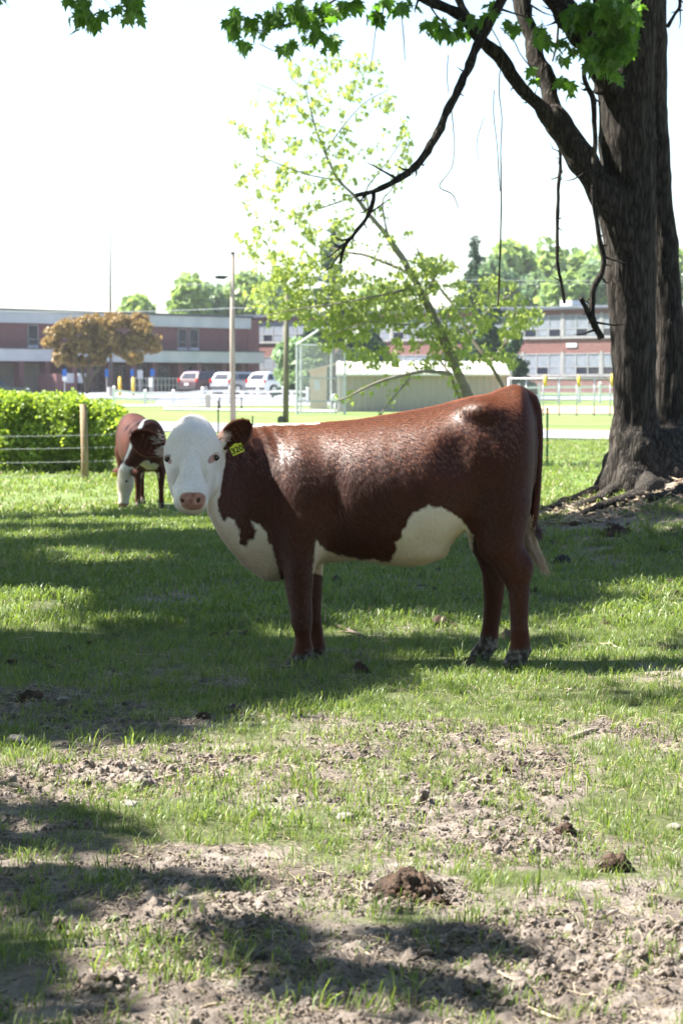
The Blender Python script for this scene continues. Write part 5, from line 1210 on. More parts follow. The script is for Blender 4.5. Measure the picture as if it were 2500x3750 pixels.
# rump, thigh, shoulder, brisket
El(1895, 1560, 0, 56, .17, 120, .06)
El(1760, 1500, -.155, 60, .07, 34, .07, (0, .1, 0)); El(1760, 1500, .155, 60, .07, 34, .07)
El(1845, 1720, -.11, 100, .13, 190, .07, (0, .08, 0)); El(1835, 1720, .11, 98, .13, 180, .07)
El(1105, 1840, -.15, 92, .09, 170, .06, (0, -.12, 0)); El(1105, 1840, .15, 92, .09, 170, .06)
El(990, 2040, 0, 66, .10, 74, .05); El(925, 2010, -.03, 55, .075, 62, .05)
# near front leg
LEG[0] = np.full(cf_.n, 1.0, np.float32)
Cn(1096, 1930, -.15, 84, 1092, 2060, -.165, 62, .05, (1, .85, 1)); Cn(1092, 2060, -.165, 60, 1096, 2190, -.17, 45, .03); Cn(1096, 2190, -.17, 45, 1108, 2262, -.17, 36, .02)
Cn(1107, 2268, -.17, 37, 1110, 2335, -.17, 28, .02); Cn(1110, 2335, -.17, 28, 1107, 2392, -.17, 35, .02); Cn(1105, 2398, -.17, 34, 1080, 2436, -.18, 36, .015)
LF = box_blur(LEG[0], 2); LEG[0] = None; cf_.add(LF, .05)
# far front leg
LEG[0] = np.full(cf_.n, 1.0, np.float32)
Cn(1130, 1930, .14, 74, 1140, 2060, .15, 46, .05, (1, .85, 1)); Cn(1140, 2060, .15, 46, 1142, 2190, .155, 38, .03); Cn(1142, 2190, .155, 38, 1145, 2235, .155, 33, .02)
Cn(1144, 2240, .155, 31, 1157, 2330, .155, 29, .02); Cn(1157, 2330, .155, 29, 1156, 2380, .155, 33, .02); Cn(1154, 2384, .155, 31, 1142, 2416, .15, 33, .015)
LF = box_blur(LEG[0], 2); LEG[0] = None; cf_.add(LF, .05)
# near hind leg
LEG[0] = np.full(cf_.n, 1.0, np.float32)
Cn(1840, 1850, -.15, 100, 1832, 1985, -.16, 86, .06, (1, .8, 1)); Cn(1835, 1990, -.16, 78, 1880, 2078, -.17, 62, .04, (1, .8, 1)); Cn(1884, 2085, -.17, 60, 1898, 2155, -.175, 41, .02, (1, .75, 1))
Cn(1908, 2062, -.17, 33, 1925, 2085, -.17, 22, .02, (1, .7, 1)); Cn(1898, 2155, -.175, 41, 1899, 2280, -.175, 32, .02, (1, .8, 1)); Cn(1899, 2280, -.175, 32, 1904, 2372, -.175, 38, .02, (1, .9, 1))
Cn(1902, 2380, -.175, 38, 1882, 2432, -.18, 42, .015); Cn(1930, 2384, -.175, 14, 1945, 2388, -.175, 8, .01)
LF = box_blur(LEG[0], 2); LEG[0] = None; cf_.add(LF, .05)
# far hind leg
LEG[0] = np.full(cf_.n, 1.0, np.float32)
Cn(1810, 1850, .14, 90, 1790, 1980, .15, 76, .05, (1, .8, 1)); Cn(1790, 1980, .15, 70, 1808, 2080, .16, 50, .04, (1, .8, 1)); Cn(1808, 2085, .16, 47, 1806, 2200, .16, 38, .02, (1, .75, 1))
Cn(1806, 2200, .16, 37, 1796, 2290, .16, 33, .02, (1, .8, 1)); Cn(1796, 2290, .16, 33, 1788, 2352, .16, 36, .02, (1, .9, 1)); Cn(1786, 2358, .16, 36, 1752, 2410, .155, 38, .015); Cn(1812, 2370, .16, 13, 1826, 2380, .16, 7, .01)
LF = box_blur(LEG[0], 2); LEG[0] = None; cf_.add(LF, .05)
# knees, hocks and fetlocks
for kx, ky, kd, kr in ((1090, 2262, -.185, 22), (1134, 2236, .15, 18), (1924, 2076, -.18, 25), (1812, 2100, .155, 20), (1128, 2385, -.175, 16), (1170, 2372, .15, 14)):
    cf_.add(cf_.ell(C(kx, ky, kd), (kr * PXM, .034, kr * 1.7 * PXM)), .03)
# hooves (two claws each)
for hx_, hy_, dy in ((1066, 2444, -.18), (1132, 2422, .15), (1866, 2440, -.18), (1738, 2418, .155)):
    for s in (-.026, .026):
        p0 = C(hx_ + 22, hy_ - 8, dy + s); p1 = C(hx_ - 16, hy_ + 2, dy + s * 1.15)
        cf_.add(cf_.cone(p0, p1, .036, .024, (1, .72, .9)), .008)
zg_ = np.minimum(.0, 0)
# flank fold and belly flap
Cn(1745, 1880, -.17, 40, 1728, 1940, -.15, 18, .05); Cn(1745, 1880, .17, 40, 1728, 1940, .15, 18, .05)
El(1520, 2022, 0, 110, .15, 34, .06)
# hollows: behind shoulder, flank, between thigh and tail
cf_.sub(cf_.ell(C(1225, 1830, -.36), (30 * PXM, .085, 170 * PXM)), .05)
cf_.sub(cf_.ell(C(1668, 1640, -.375), (60 * PXM, .10, 85 * PXM)), .08)
cf_.sub(cf_.ell(C(1985, 1760, -.02), (50 * PXM, .035, 170 * PXM)), .04)
cf_.sub(cf_.ell(C(1215, 2075, -.2), (40 * PXM, .07, 22 * PXM)), .03)
# tail
LEG[0] = np.full(cf_.n, 1.0, np.float32)
tl = [(1905, 1440, 26, 0), (1945, 1462, 24, 0), (1962, 1500, 21, 0), (1970, 1580, 18, -.01), (1970, 1680, 16.5, -.02), (1965, 1780, 16.5, -.03), (1957, 1860, 19, -.03), (1948, 1915, 19, -.03), (1944, 1945, 14, -.03)]
for a, c in zip(tl[:-1], tl[1:]): Cn(a[0], a[1], a[3], a[2], c[0], c[1], c[3], c[2], .012)
LF = box_blur(LEG[0], 2); LEG[0] = None; cf_.add(LF, .012)
body_only = cf_.F.copy()
# head: turned to the camera, muzzle nearest
HY = -.42
def Hd(px, py, dy, rx, ry, rz, k=.03, rot=None): hf_.add(hf_.ell(C(px, py, dy), (rx * PXM, ry, rz * PXM), rot), k)
hf_ = Field(cf_.lo, cf_.lo + (np.array(cf_.n) - 1) * HC_, HC_); hf_.n = cf_.n; hf_.F = np.full(cf_.n, 1.0, np.float32)
def HC2(x0, y0, d0, r0, x1, y1, d1, r1, k=.03, sc=(1, 1, 1)): hf_.add(hf_.cone(C(x0, y0, d0), C(x1, y1, d1), r0 * PXM, r1 * PXM, sc), k)
Hd(709, 1618, -.30, 86, .11, 84, .03)
Hd(707, 1640, -.35, 90, .08, 66, .03)
HC2(704, 1640, -.38, 80, 697, 1735, -.46, 64, .05, (1, .8, 1))
HC2(697, 1735, -.46, 64, 697, 1815, -.54, 52, .03, (1, .85, 1))
Hd(698, 1822, -.56, 53, .055, 44, .03); Hd(699, 1851, -.54, 44, .045, 22, .03)
Hd(664, 1838, -.555, 20, .035, 24, .02); Hd(738, 1834, -.55, 20, .035, 24, .02)
HC2(748, 1690, -.30, 66, 752, 1760, -.33, 50, .05, (1, .9, 1)); HC2(750, 1770, -.34, 46, 712, 1848, -.50, 34, .05)
HC2(672, 1690, -.35, 62, 678, 1790, -.44, 46, .05)
HC2(654, 1690, -.39, 38, 665, 1800, -.49, 27, .05); HC2(745, 1690, -.38, 40, 733, 1800, -.485, 28, .05)
Hd(632, 1650, -.36, 22, .045, 26, .025); Hd(778, 1646, -.345, 24, .045, 26, .025)     # brow ridges
Hd(706, 1545, -.27, 42, .06, 24, .04)                                             # poll
HC2(612, 1640, -.27, 15, 595, 1640, -.25, 14, .02); HC2(798, 1632, -.25, 18, 815, 1622, -.235, 15, .02)   # ear roots
hf_.sub(hf_.ell(C(672, 1834, -.615), (9 * PXM, .022, 8 * PXM), (0, .5, 0)), .008); hf_.sub(hf_.ell(C(723, 1832, -.61), (9 * PXM, .022, 8 * PXM), (0, -.5, 0)), .008)
hf_.sub(hf_.cone(C(668, 1862, -.60), C(735, 1860, -.60), .006, .006), .01)
hf_.sub(hf_.ell(C(618, 1679, -.40), (12 * PXM, .02, 9 * PXM)), .012); hf_.sub(hf_.ell(C(786, 1673, -.385), (12 * PXM, .02, 9 * PXM)), .012)
hf_.sub(hf_.ell(C(651, 1735, -.505), (13 * PXM, .010, 50 * PXM)), .03); hf_.sub(hf_.ell(C(743, 1735, -.495), (13 * PXM, .010, 50 * PXM)), .03)
hf_.F = box_blur(hf_.F, 1)
headF = hf_.F.copy()
cf_.add(hf_.F, .028)
me, pts = cf_.mesh('body', m_coat)
def sample(F, p):
    q = (p - cf_.lo) / HC_; i = np.clip(q.astype(int), 0, np.array(cf_.n) - 2); f = q - i; r = 0
    for a in (0, 1):
        for b_ in (0, 1):
            for c in (0, 1):
                wgt = (f[:, 0] if a else 1 - f[:, 0]) * (f[:, 1] if b_ else 1 - f[:, 1]) * (f[:, 2] if c else 1 - f[:, 2])
                r = r + wgt * F[i[:, 0] + a, i[:, 1] + b_, i[:, 2] + c]
    return r
hd = sample(headF, pts); bd = sample(body_only, pts)
def coatbump(p, n):
    x, y, z = p.T
    head = sstep(.02, .0, hd)
    m_ = (1 - head)
    neckf = sstep(C(1120, 1).x, C(960, 1).x, x) * sstep(C(800, 1).x, C(850, 1).x, x) * m_ * sstep(.88, 1.02, z)
    ph = (x + .12 * np.sin(z * 5) + .02 * fbm(z * 6, y * 4, 2)) * 2 * math.pi / .075
    f = neckf * .0025 * np.sin(ph)
    f = f + m_ * .006 * (fbm(x * 5, z * 5 + y * 3, 8) - .5)
    rib = np.exp(-((x - C(1420, 1).x) / .22) ** 2) * np.exp(-((z - .95) / .2) ** 2)
    f = f + .0006 * rib * np.sin((x + .15 * z) * 2 * math.pi / .085)
    return f
pts2 = displace(me, pts, coatbump)
# coat pattern
def z1(u, v): return 400 + u / 1.742, 1400 + v / 1.742
def z2(u, v): return 1150 + u / 1.742, 1350 + v / 1.742
def W(polypx): return [(C(a, b_).x, C(a, b_).z) for a, b_ in polypx]
P_crest = W([(895, 1500), (905, 1564), (960, 1559), (1010, 1555), (1080, 1553), (1168, 1549), (1170, 1500)])
P_throat = W([z1(*q) for q in [(700, 560), (708, 640), (705, 720), (690, 760), (700, 850), (740, 890), (758, 862), (800, 880), (830, 960), (828, 1030), (868, 1048), (890, 1010), (925, 1000), (935, 940), (908, 888), (960, 910), (1000, 950), (1015, 1030), (1035, 1040), (1052, 1110), (1080, 1200), (1094, 1260), (1050, 1380), (700, 1380), (300, 1000), (300, 560)]])
P_belly = W([z2(*q) for q in [(992, 1045), (975, 1010), (940, 970), (890, 925), (850, 905), (800, 880), (770, 885), (730, 872), (690, 900), (640, 915), (600, 960), (590, 1000), (560, 1030), (555, 1080), (515, 1110), (525, 1150), (490, 1225), (480, 1235), (430, 1235), (380, 1215), (300, 1222), (250, 1207), (150, 1190), (80, 1165), (36, 1125), (12, 1080), (-10, 1300), (400, 1400), (1000, 1300), (1010, 1060)]])
P_tail = W([(1890, 1960), (1935, 1965), (1960, 1975), (1990, 1990), (2060, 2150), (1890, 2150)])
# dirty hocks and pasterns
P_h = [W([(1000, 2398), (1150, 2392), (1160, 2500), (1000, 2500)]), W([(1120, 2382), (1200, 2375), (1200, 2500), (1120, 2500)]), W([(1690, 2330), (1755, 2320), (1830, 2345), (1850, 2460), (1690, 2460)]), W([(1825, 2370), (1870, 2380), (1955, 2370), (1960, 2500), (1825, 2500)])]
def paint_cow(me, p, head_d, body_d):
    x, y, z = p.T
    # undo the perspective shift so that the near side shows the pattern where it should
    k = YM / y; px_ = x * k; pz_ = CAM_Z + (z - CAM_Z) * k
    s = np.maximum.reduce([signed_poly(px_, pz_, q) for q in (P_crest, P_throat, P_belly)])
    facew = .030 - head_d; s = np.maximum(s, np.where(head_d < body_d + .02, .02, np.clip(.02 - head_d, -.03, .03)))
    h = np.maximum.reduce([signed_poly(px_, pz_, q) for q in P_h]); h = np.where(z < .3, h, -1)
    nose = C(697, 1838, -.6); pk = .0 - ((np.abs((x - C(698, 1).x * .945) / (.058 + .25 * (z - C(698, 1836, -.6).z))) ** 2.8 + np.abs((z - C(698, 1836, -.6).z) / .043) ** 2.8) ** (1 / 2.8) - 1) * .04
    pk = np.where((y < YM - .535), pk, -.02)
    for (ex, ey, dy, r_) in ((623, 1684, -.38, .015), (780, 1679, -.37, .019)):
        e = C(ex, ey, dy); pk = np.maximum(pk, np.where(y < YM - .2, r_ - np.sqrt((x - e.x) ** 2 + (1.0 * (z - e.z) + .5 * np.sign(700 - ex) * (x - e.x)) ** 2), -.02))
    attr(me, 'white', np.clip(s, -.05, .05)); attr(me, 'hoof', np.clip(h, -.06, .06)); attr(me, 'pink', np.clip(pk, -.03, .03))
    return s
sw = paint_cow(me, pts2, hd, bd)
cow = thing('cow', 'large red brown cow with white face standing side on, head turned to the camera', 'cow', (.35, YM, 0))
me.transform(Matrix.Translation(-Vector(cow.location))); link('body', me, cow)
def cow_part(name, mb, mat, parent=None, **kw):
    mb.M = None; m_ = mb.mesh(name, mat, **kw); m_.transform(Matrix.Translation(-Vector(cow.location))); return link(name, m_, parent or cow)
# eyes
def head_surface(px, py, back=0.0):
    """point on the skin of the head seen at this pixel"""
    for Y_ in np.arange(YM - .75, YM, .002):
        p_ = at(px, py, Y_); i_ = np.round((np.array(p_) - cf_.lo) / HC_).astype(int)
        if (i_ >= 0).all() and (i_ < np.array(cf_.n)).all() and headF[tuple(i_)] < 0: return at(px, py, Y_ + back)
    return C(px, py, -.4)
for (ex, ey, dy) in ((619, 1680, 0), (787, 1674, 0)):
    mb = MB(); c = head_surface(ex, ey, .012); mb.ball(c, (.0225, .022, .0195), 16, 12); cow_part('eye', mb, m_eye, smooth=True)
    mb = MB(); pp = []
    for k in range(13):
        a = math.pi * (k / 12); pp.append(c + Vector((.022 * math.cos(a), -.011 - .007 * math.sin(a), .0155 * math.sin(a) + .001)))
    mb.tube(pp, [.003 + .003 * math.sin(math.pi * k / 12) for k in range(13)], 6); cow_part('eyelid', mb, m_hwhite, smooth=True)
for nx_ in (671, 724):
    sg_ = 1 if nx_ > 698 else -1; mb = MB(); c = head_surface(nx_ + 2 * sg_, 1832, .003); nyy = c.y if sg_ < 0 else nyy + .002; c = at(nx_ + 2 * sg_, 1832, nyy); mb.M = Matrix.Translation(c) @ Matrix.Rotation(R(35) * sg_, 4, 'Y'); mb.ball((0, 0, 0), (.0105, .006, .0145), 14, 8); mb.v = [tuple(v_) for v_ in mb.v]; cow_part('nostril', mb, m_nostril, smooth=True)
# ears: open cups with hair
def ear(root_px, tip_px, halfpx, dy0, dy1, sgn, mat_in, seed, back_up):
    a = C(*root_px, dy0); b_ = C(*tip_px, dy1); ax = (b_ - a); Ln = ax.length; ax.normalize()
    up = Vector((0, 0, 1)); up = (up - ax * up.dot(ax)).normalized(); fwd = ax.cross(up).normalized()
    if fwd.y > 0: fwd = -fwd
    prof = [(0, .32), (.08, .45), (.2, .72), (.35, .95), (.5, 1.0), (.65, .95), (.8, .76), (.9, .52), (.97, .26), (1.0, .06)]
    V = []; F = []; nk = 11
    for (t, w) in prof:
        for k in range(nk):
            s_ = -1 + 2 * k / (nk - 1); wd = w * halfpx * PXM
            cup = (1 - s_ * s_) * wd * .55 * (1 - .3 * t)
            V.append(a + ax * (t * Ln) + up * (s_ * wd) - fwd * (cup - .25 * wd) + up * (.012 * t * t))
    n = len(prof)
    for i in range(n - 1):
        for k in range(nk - 1):
            q = i * nk + k; F.append((q, q + 1, q + nk + 1, q + nk))
    mb = MB(); mb.add(V, F); m_ = mb.mesh('ear', m_coat, smooth=True)
    for nm, val in (('white', -.05), ('hoof', -.06), ('pink', -.03)): attr(m_, nm, np.full(len(m_.vertices), val))
    m_.transform(Matrix.Translation(-Vector(cow.location)))
    o = link('ear', m_, cow); sd = o.modifiers.new('thick', 'SOLIDIFY'); sd.thickness = .009; sd.offset = 0
    # fringe of hair round the rim and inside
    rr = random.Random(seed); mb = MB(); mw_ = MB()
    def hair(mbx, p, d, ln, w):
        side = d.cross(Vector((0, 1, 0))).normalized() * w
        mbx.add([p - side, p + side, p + d * ln * .6 + side * .6, p + d * ln], [(0, 1, 2, 3)])
    for k in range(900):
        i = rr.uniform(0, n - 1.01); i0 = int(i); f = i - i0; s_ = rr.choice((0, nk - 1)); p = V[i0 * nk + s_].lerp(V[(i0 + 1) * nk + s_], f)
        out = up * (-1 if s_ == 0 else 1); d = (out * .8 + ax * rr.uniform(.1, .8) + fwd * rr.uniform(-.2, .5)).normalized()
        hair(mb, p, d, rr.uniform(.006, .016), .0007)
    for k in range(420):
        i0 = rr.randint(0, 5); q = rr.randint(2, nk - 3); p = V[i0 * nk + q]; d = (fwd * .6 + ax * .6 + up * rr.uniform(-.8, .8)).normalized()
        hair(mb, p, d, rr.uniform(.012, .03), .0009)
    h_ = mb.mesh('ear_hair', m_hin); h_.transform(Matrix.Translation(-Vector(cow.location))); hh = link('ear_hair', h_, o); hh['kind'] = 'stuff'
    return o, up, ax, fwd
m_hin = hair_mat('ear_rim_hair', (.10, .04, .022), (.26, .13, .07))
e1, _, _, _ = ear((606, 1648), (478, 1604), 44, -.27, -.25, -1, None, 1, 0)
e2, up_, ax_, fw_ = ear((808, 1632), (922, 1556), 45, -.245, -.23, 1, None, 2, 0)
# white tufts at the ear roots
def tuft(c, n, spread, d0, ln, mat, name, w=.0012, seed=0, parent=None, kind='stuff'):
    rr = random.Random(seed); mb = MB()
    for k in range(n):
        p = c + Vector((rr.gauss(0, spread), rr.gauss(0, spread), rr.gauss(0, spread))); d = (d0 + Vector((rr.gauss(0, .35), rr.gauss(0, .35), rr.gauss(0, .35)))).normalized()
        side = d.cross(Vector((0, 1, 0.01))).normalized() * w; L_ = ln * rr.uniform(.6, 1.2)
        mb.add([p - side, p + side, p + d * L_], [(0, 1, 2)])
    o = cow_part(name, mb, mat, parent); o['kind'] = kind; return o
tuft(C(594, 1655, -.28), 130, .010, Vector((-.9, -.4, -.1)), .03, m_hwhite, 'ear_tuft', seed=3)
tuft(C(584, 1612, -.26), 120, .014, Vector((-.9, -.2, .25)), .028, m_hwhite, 'ear_tuft', seed=4)
tuft(C(815, 1600, -.245), 300, .012, Vector((.7, -.2, .7)), .028, m_hwhite, 'ear_tuft', seed=5)
# ear tag 320
tagc = C(868, 1645, -.275); ang = R(24)
T = Matrix.Translation(tagc) @ Matrix.Rotation(-ang, 4, 'Y') @ Matrix.Rotation(R(-6), 4, 'X')
mb = MB(); wv, hv = .031, .0235
mb.M = None
poly = [(-wv, -hv), (wv * .9, -hv), (wv, -hv * .8), (wv, hv * .9), (.014, hv), (.007, hv + .006), (-.007, hv + .006), (-.014, hv), (-wv, hv * .9)]
mb.prism(poly, -.0012, .0012); m_ = mb.mesh('ear_tag', m_tag); m_.transform(T); m_.transform(Matrix.Translation(-Vector(cow.location))); tg = link('ear_tag', m_, cow)
fc = bpy.data.curves.new('tag_number', 'FONT'); fc.body = '320'; fc.size = .040; fc.align_x = 'CENTER'; fc.align_y = 'CENTER'; fc.extrude = .0004; fc.offset = .0009
fo = bpy.data.objects.new('tag_number', fc); COL.objects.link(fo)
dg = bpy.context.evaluated_depsgraph_get(); fm = bpy.data.meshes.new_from_object(fo.evaluated_get(dg)); bpy.data.objects.remove(fo)
fm.transform(Matrix.Translation(Vector((0, -.0018, -.003))) @ Matrix.Rotation(math.pi / 2, 4, 'X')); fm.transform(T); fm.transform(Matrix.Translation(-Vector(cow.location)))
fm.name = 'tag_number'; fm.materials.clear(); fm.materials.append(m_ink); link('tag_number', fm, tg)
# tail switch
rr = random.Random(9); mb = MB(); mbr = MB()
for k in range(620):
    st = C(1942 + rr.gauss(0, 7), rr.uniform(1880, 1950), -.03 + rr.gauss(0, .012))
    red = k % 3 == 0
    if red: en = C(1975 + rr.gauss(0, 9), rr.uniform(1940, 1985), -.03 + rr.gauss(0, .015)); mid = st.lerp(en, .5) + Vector((-.005 + rr.gauss(0, .006), 0, .0))
    else:
        t_ = rr.random(); en = C(1945 + 65 * t_ ** 1.3 + rr.gauss(0, 7), 2010 + 90 * t_ + rr.gauss(0, 12), -.03 + rr.gauss(0, .02)); mid = st.lerp(en, .55) + Vector((-.028 + rr.gauss(0, .008), 0, -.005))
    (mbr if red else mb).tube([st, st.lerp(mid, .6) + Vector((-.006, 0, 0)), mid, en], [.0022, .002, .0016, .0005], 3, cap=False)
cow_part('tail_hair', mb, m_htail)['kind'] = 'stuff'; cow_part('tail_hair', mbr, m_hred)['kind'] = 'stuff'
# short lying coat hair over the body
def fur(me, p, s, sel, n, ln, wd, mat, name, root, seed, pick):
    rs = np.random.RandomState(seed)
    nrm = np.zeros(len(me.vertices) * 3, np.float32); me.vertices.foreach_get('normal', nrm); nrm = nrm.reshape(-1, 3)
    idx = np.where(sel)[0]; idx = idx[rs.randint(0, len(idx), n)]
    P0 = p[idx] + rs.uniform(-.62, .62, (n, 3)) * HC_ * (1 - np.abs(nrm[idx]) ** 3); N0 = nrm[idx]
    head = hd[idx] < .01 if root is cow else np.zeros(n, bool)
    flow = np.where(head[:, None], np.array([0, -.3, -1.0]), np.array([.55, 0, -.85])) + rs.normal(0, .22, (n, 3))
    flow = flow - N0 * (flow * N0).sum(1)[:, None]; flow /= np.linalg.norm(flow, axis=1)[:, None] + 1e-6
    side = np.cross(flow, N0); L_ = (ln * rs.uniform(.5, 1.3, n))[:, None]; w_ = wd * rs.uniform(.6, 1.3, n)[:, None]
    a = P0 - side * w_ - N0 * .001; b_ = P0 + side * w_ - N0 * .001; c = P0 + flow * L_ + N0 * L_ * .22
    V = np.stack([a, b_, c], 1).reshape(-1, 3); F = np.arange(3 * n).reshape(-1, 3)
    m_ = np_mesh(name, V, F, mat, smooth=False); m_.transform(Matrix.Translation(-Vector(root.location))); o = link(name, m_, root); o['kind'] = 'stuff'; return o
nose_far = ~((pts2[:, 1] < YM - .5) & (np.abs(pts2[:, 2] - C(697, 1838, -.6).z) < .06))
cam_side = pts2[:, 1] < YM + .12
lowleg = pts2[:, 2] < .2
fur(me, pts2 , sw, (sw < -.006) & cam_side & ~lowleg & (hd > .01), 150000, .018, .00042, m_hred, 'red_coat_hair', cow, 1, None)
m_hback = hair_mat('sunlit_back_hair', (.17, .048, .017), (.42, .155, .06)); m_hback.node_tree.nodes['Principled BSDF'].inputs['Specular IOR Level'].default_value = 1.0  # lighter orange hair: sunlight on the back put into the hair colour
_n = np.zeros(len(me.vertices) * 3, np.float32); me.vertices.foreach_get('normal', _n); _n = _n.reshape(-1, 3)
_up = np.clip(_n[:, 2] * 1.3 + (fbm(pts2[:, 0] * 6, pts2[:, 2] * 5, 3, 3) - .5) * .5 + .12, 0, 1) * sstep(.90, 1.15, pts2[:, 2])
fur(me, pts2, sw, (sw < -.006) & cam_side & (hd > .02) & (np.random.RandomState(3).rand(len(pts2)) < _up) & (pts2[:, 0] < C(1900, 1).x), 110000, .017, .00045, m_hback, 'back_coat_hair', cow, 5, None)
fur(me, pts2, sw, (sw > .004) & cam_side & nose_far & (hd > .01), 24000, .016, .0009, m_hwhite, 'white_coat_hair', cow, 2, None)
fur(me, pts2, sw, (sw > .004) & nose_far & (hd <= .01) & (pts2[:, 2] > 1.02), 12000, .008, .0005, m_hwhite, 'face_hair', cow, 3, None)
tuft(C(710, 1538, -.28), 260, .016, Vector((0, -.8, .15)), .014, m_hwhite, 'poll_tuft', .0009, 7)
# undo the extra tilt: meshes were written in world space, the cow empty is at its base

# ------------------------------------------------------------ grazing cow (seen from the front) and the one behind
def small_cow(name, label, loc, yaw, h=.018, grazing=True, neck_yaw=0.0, scale=1.0):
    """local space: x forward, y left, z up; hooves at z = 0"""
    f = Field((-1.25, -.5, -.02), (1.35, .5, 1.45), h)
    ST2 = [(-.92, 1.14, .80, .08), (-.88, 1.24, .70, .17), (-.75, 1.31, .62, .23), (-.55, 1.30, .58, .25), (-.3, 1.25, .52, .29), (0, 1.22, .50, .31), (.25, 1.22, .50, .285), (.45, 1.24, .52, .24), (.58, 1.22, .56, .20), (.68, 1.16, .62, .15)]
    a = np.array(ST2); xx = f.X[:, 0, 0]
    t_, b_, w_ = [sm_interp(xx, a[:, 0], a[:, k])[:, None, None] for k in (1, 2, 3)]
    zc = t_ * .46 + b_ * .54; hz = np.where(f.Z > zc, t_ - zc, zc - b_)
    q = (np.abs((f.Z - zc) / hz) ** 2.2 + np.abs(f.Y / w_) ** 2.2) ** (1 / 2.2)
    f.F = np.maximum((q - 1) * np.minimum(hz, w_), np.maximum(-.92 - f.X, f.X - .68)).astype(np.float32)
    lg = [None]
    def cn(p, q, r0, r1, k=.04, sc=(1, 1, 1)):
        if lg[0] is not None: lg[0] = np.minimum(lg[0], f.cone(p, q, r0, r1, sc)); return
        f.add(f.cone(p, q, r0, r1, sc), k)
    for sy in (-1, 1):
        f.add(f.ell((.42, sy * .13, .85), (.14, .10, .24)), .06); f.add(f.ell((-.72, sy * .12, .88), (.15, .11, .28)), .06)
        st = .12 if sy > 0 else 0; lg[0] = np.full(f.n, 1.0, np.float32)
        cn((.44, sy * .14, .7), (.42 + st, sy * .15, .50), .10, .07); cn((.42 + st, sy * .15, .5), (.43 + st, sy * .15, .30), .06, .042, .02); cn((.43 + st, sy * .15, .30), (.42 + st, sy * .15, .09), .038, .042, .02); cn((.42 + st, sy * .15, .09), (.45 + st, sy * .15, .035), .042, .05, .01)
        cn((-.72, sy * .13, .75), (-.70, sy * .14, .58), .13, .09); cn((-.70, sy * .14, .58), (-.80, sy * .14, .46), .075, .05, .02); cn((-.80, sy * .14, .46), (-.78, sy * .14, .12), .045, .04, .02); cn((-.78, sy * .14, .1), (-.74, sy * .14, .035), .042, .05, .01)
        lf = box_blur(lg[0], 2); lg[0] = None; f.add(lf, .05)
    cn((-.93, 0, 1.18), (-1.0, 0, 1.05), .045, .035, .03); cn((-1.0, 0, 1.05), (-.99, 0, .55), .03, .025, .01); cn((-.99, 0, .55), (-.98, 0, .35), .045, .015, .01)
    body0 = f.F.copy()
    nd = Vector((math.cos(neck_yaw), math.sin(neck_yaw), 0))
    B = Vector((.55, 0, .98)); Nk = Vector((.62, 0, .88)) + nd * .16; Hd0 = Vector((.56, 0, .50)) + nd * .40; Mz = Vector((.56, 0, .07)) + nd * .45
    if not grazing: Nk = Vector((.75, 0, 1.15)); Hd0 = Vector((1.0, 0, 1.3)); Mz = Vector((1.3, 0, 1.1))
    cn(B, Nk, .22, .19, .08, (1, .8, 1)); cn(Nk, Hd0 + Vector((-.03, 0, .06)), .18, .11, .05, (1, .8, 1)); cn((.6, 0, .75), Nk, .16, .12, .06)
    hf2 = Field(f.lo, f.lo + 1e-6, h); hf2.X, hf2.Y, hf2.Z, hf2.n = f.X, f.Y, f.Z, f.n; hf2.F = np.full(f.n, 1.0, np.float32)
    hl = (Mz - Hd0)
    hf2.add(hf2.cone(Hd0, Hd0 + hl * .35, .118, .11, (.95, 1, 1)), .02); hf2.add(hf2.cone(Hd0 + hl * .35, Hd0 + hl * .88, .105, .066), .04); hf2.add(hf2.ell(Mz + Vector((0, 0, .03)), (.055, .072, .05)), .03)
    headf = hf2.F.copy(); f.add(hf2.F, .03)
    m_, p = f.mesh('body', m_coat)
    q = (p - f.lo) / h; i = np.clip(np.round(q).astype(int), 0, np.array(f.n) - 1)
    hdv = headf[i[:, 0], i[:, 1], i[:, 2]]; bdv = body0[i[:, 0], i[:, 1], i[:, 2]]
    x, y, z = p.T
    def line_d(pts_):
        d_ = np.full(len(x), 9.)
        for u, v in zip(pts_[:-1], pts_[1:]):
            u = np.array(u); v = np.array(v); e = v - u; t2 = np.clip(((p - u) @ e) / (e @ e), 0, 1); d_ = np.minimum(d_, np.linalg.norm(p - u - t2[:, None] * e, axis=1))
        return d_
    s = np.where((hdv < bdv) & (hdv < .03), .03 - hdv, -.05); s = np.clip(s, -.05, .05)
    bel = np.where((np.abs(y) < np.where(z < .56, .12, .2)) & (z > .42) & (x < .6), .60 + .04 * np.sin(x * 9) - z - np.where(np.abs(x) < .3, 0, .06), -.05); s = np.maximum(s, np.clip(bel, -.05, .05))
    out = np.array(nd); upv = np.array([0, 0, 1.])
    s = np.maximum(s, np.clip(.05 - line_d([np.array(B) + [-.1, 0, .26], np.array(Nk) + out * .10 + upv * .16, np.array(Hd0) + out * .13 + upv * .12]), -.05, .05))
    s = np.maximum(s, np.clip(.10 - line_d([np.array([.62, 0, .58]), np.array(Nk) - out * .16 - upv * .10, np.array(Hd0) - out * .12]), -.05, .05))
    attr(m_, 'white', s); attr(m_, 'hoof', np.clip(.10 - z, -.06, .03)); attr(m_, 'pink', np.clip(Mz.z + .03 - z, -.03, .01) * np.where(hdv < .02, 1, 0) - np.where(hdv < .02, 0, .03))
    t = thing(name, label, 'cow', loc, yaw); t.scale = (scale,) * 3
    link('body', m_, t)
    side = Vector((-nd.y, nd.x, 0))
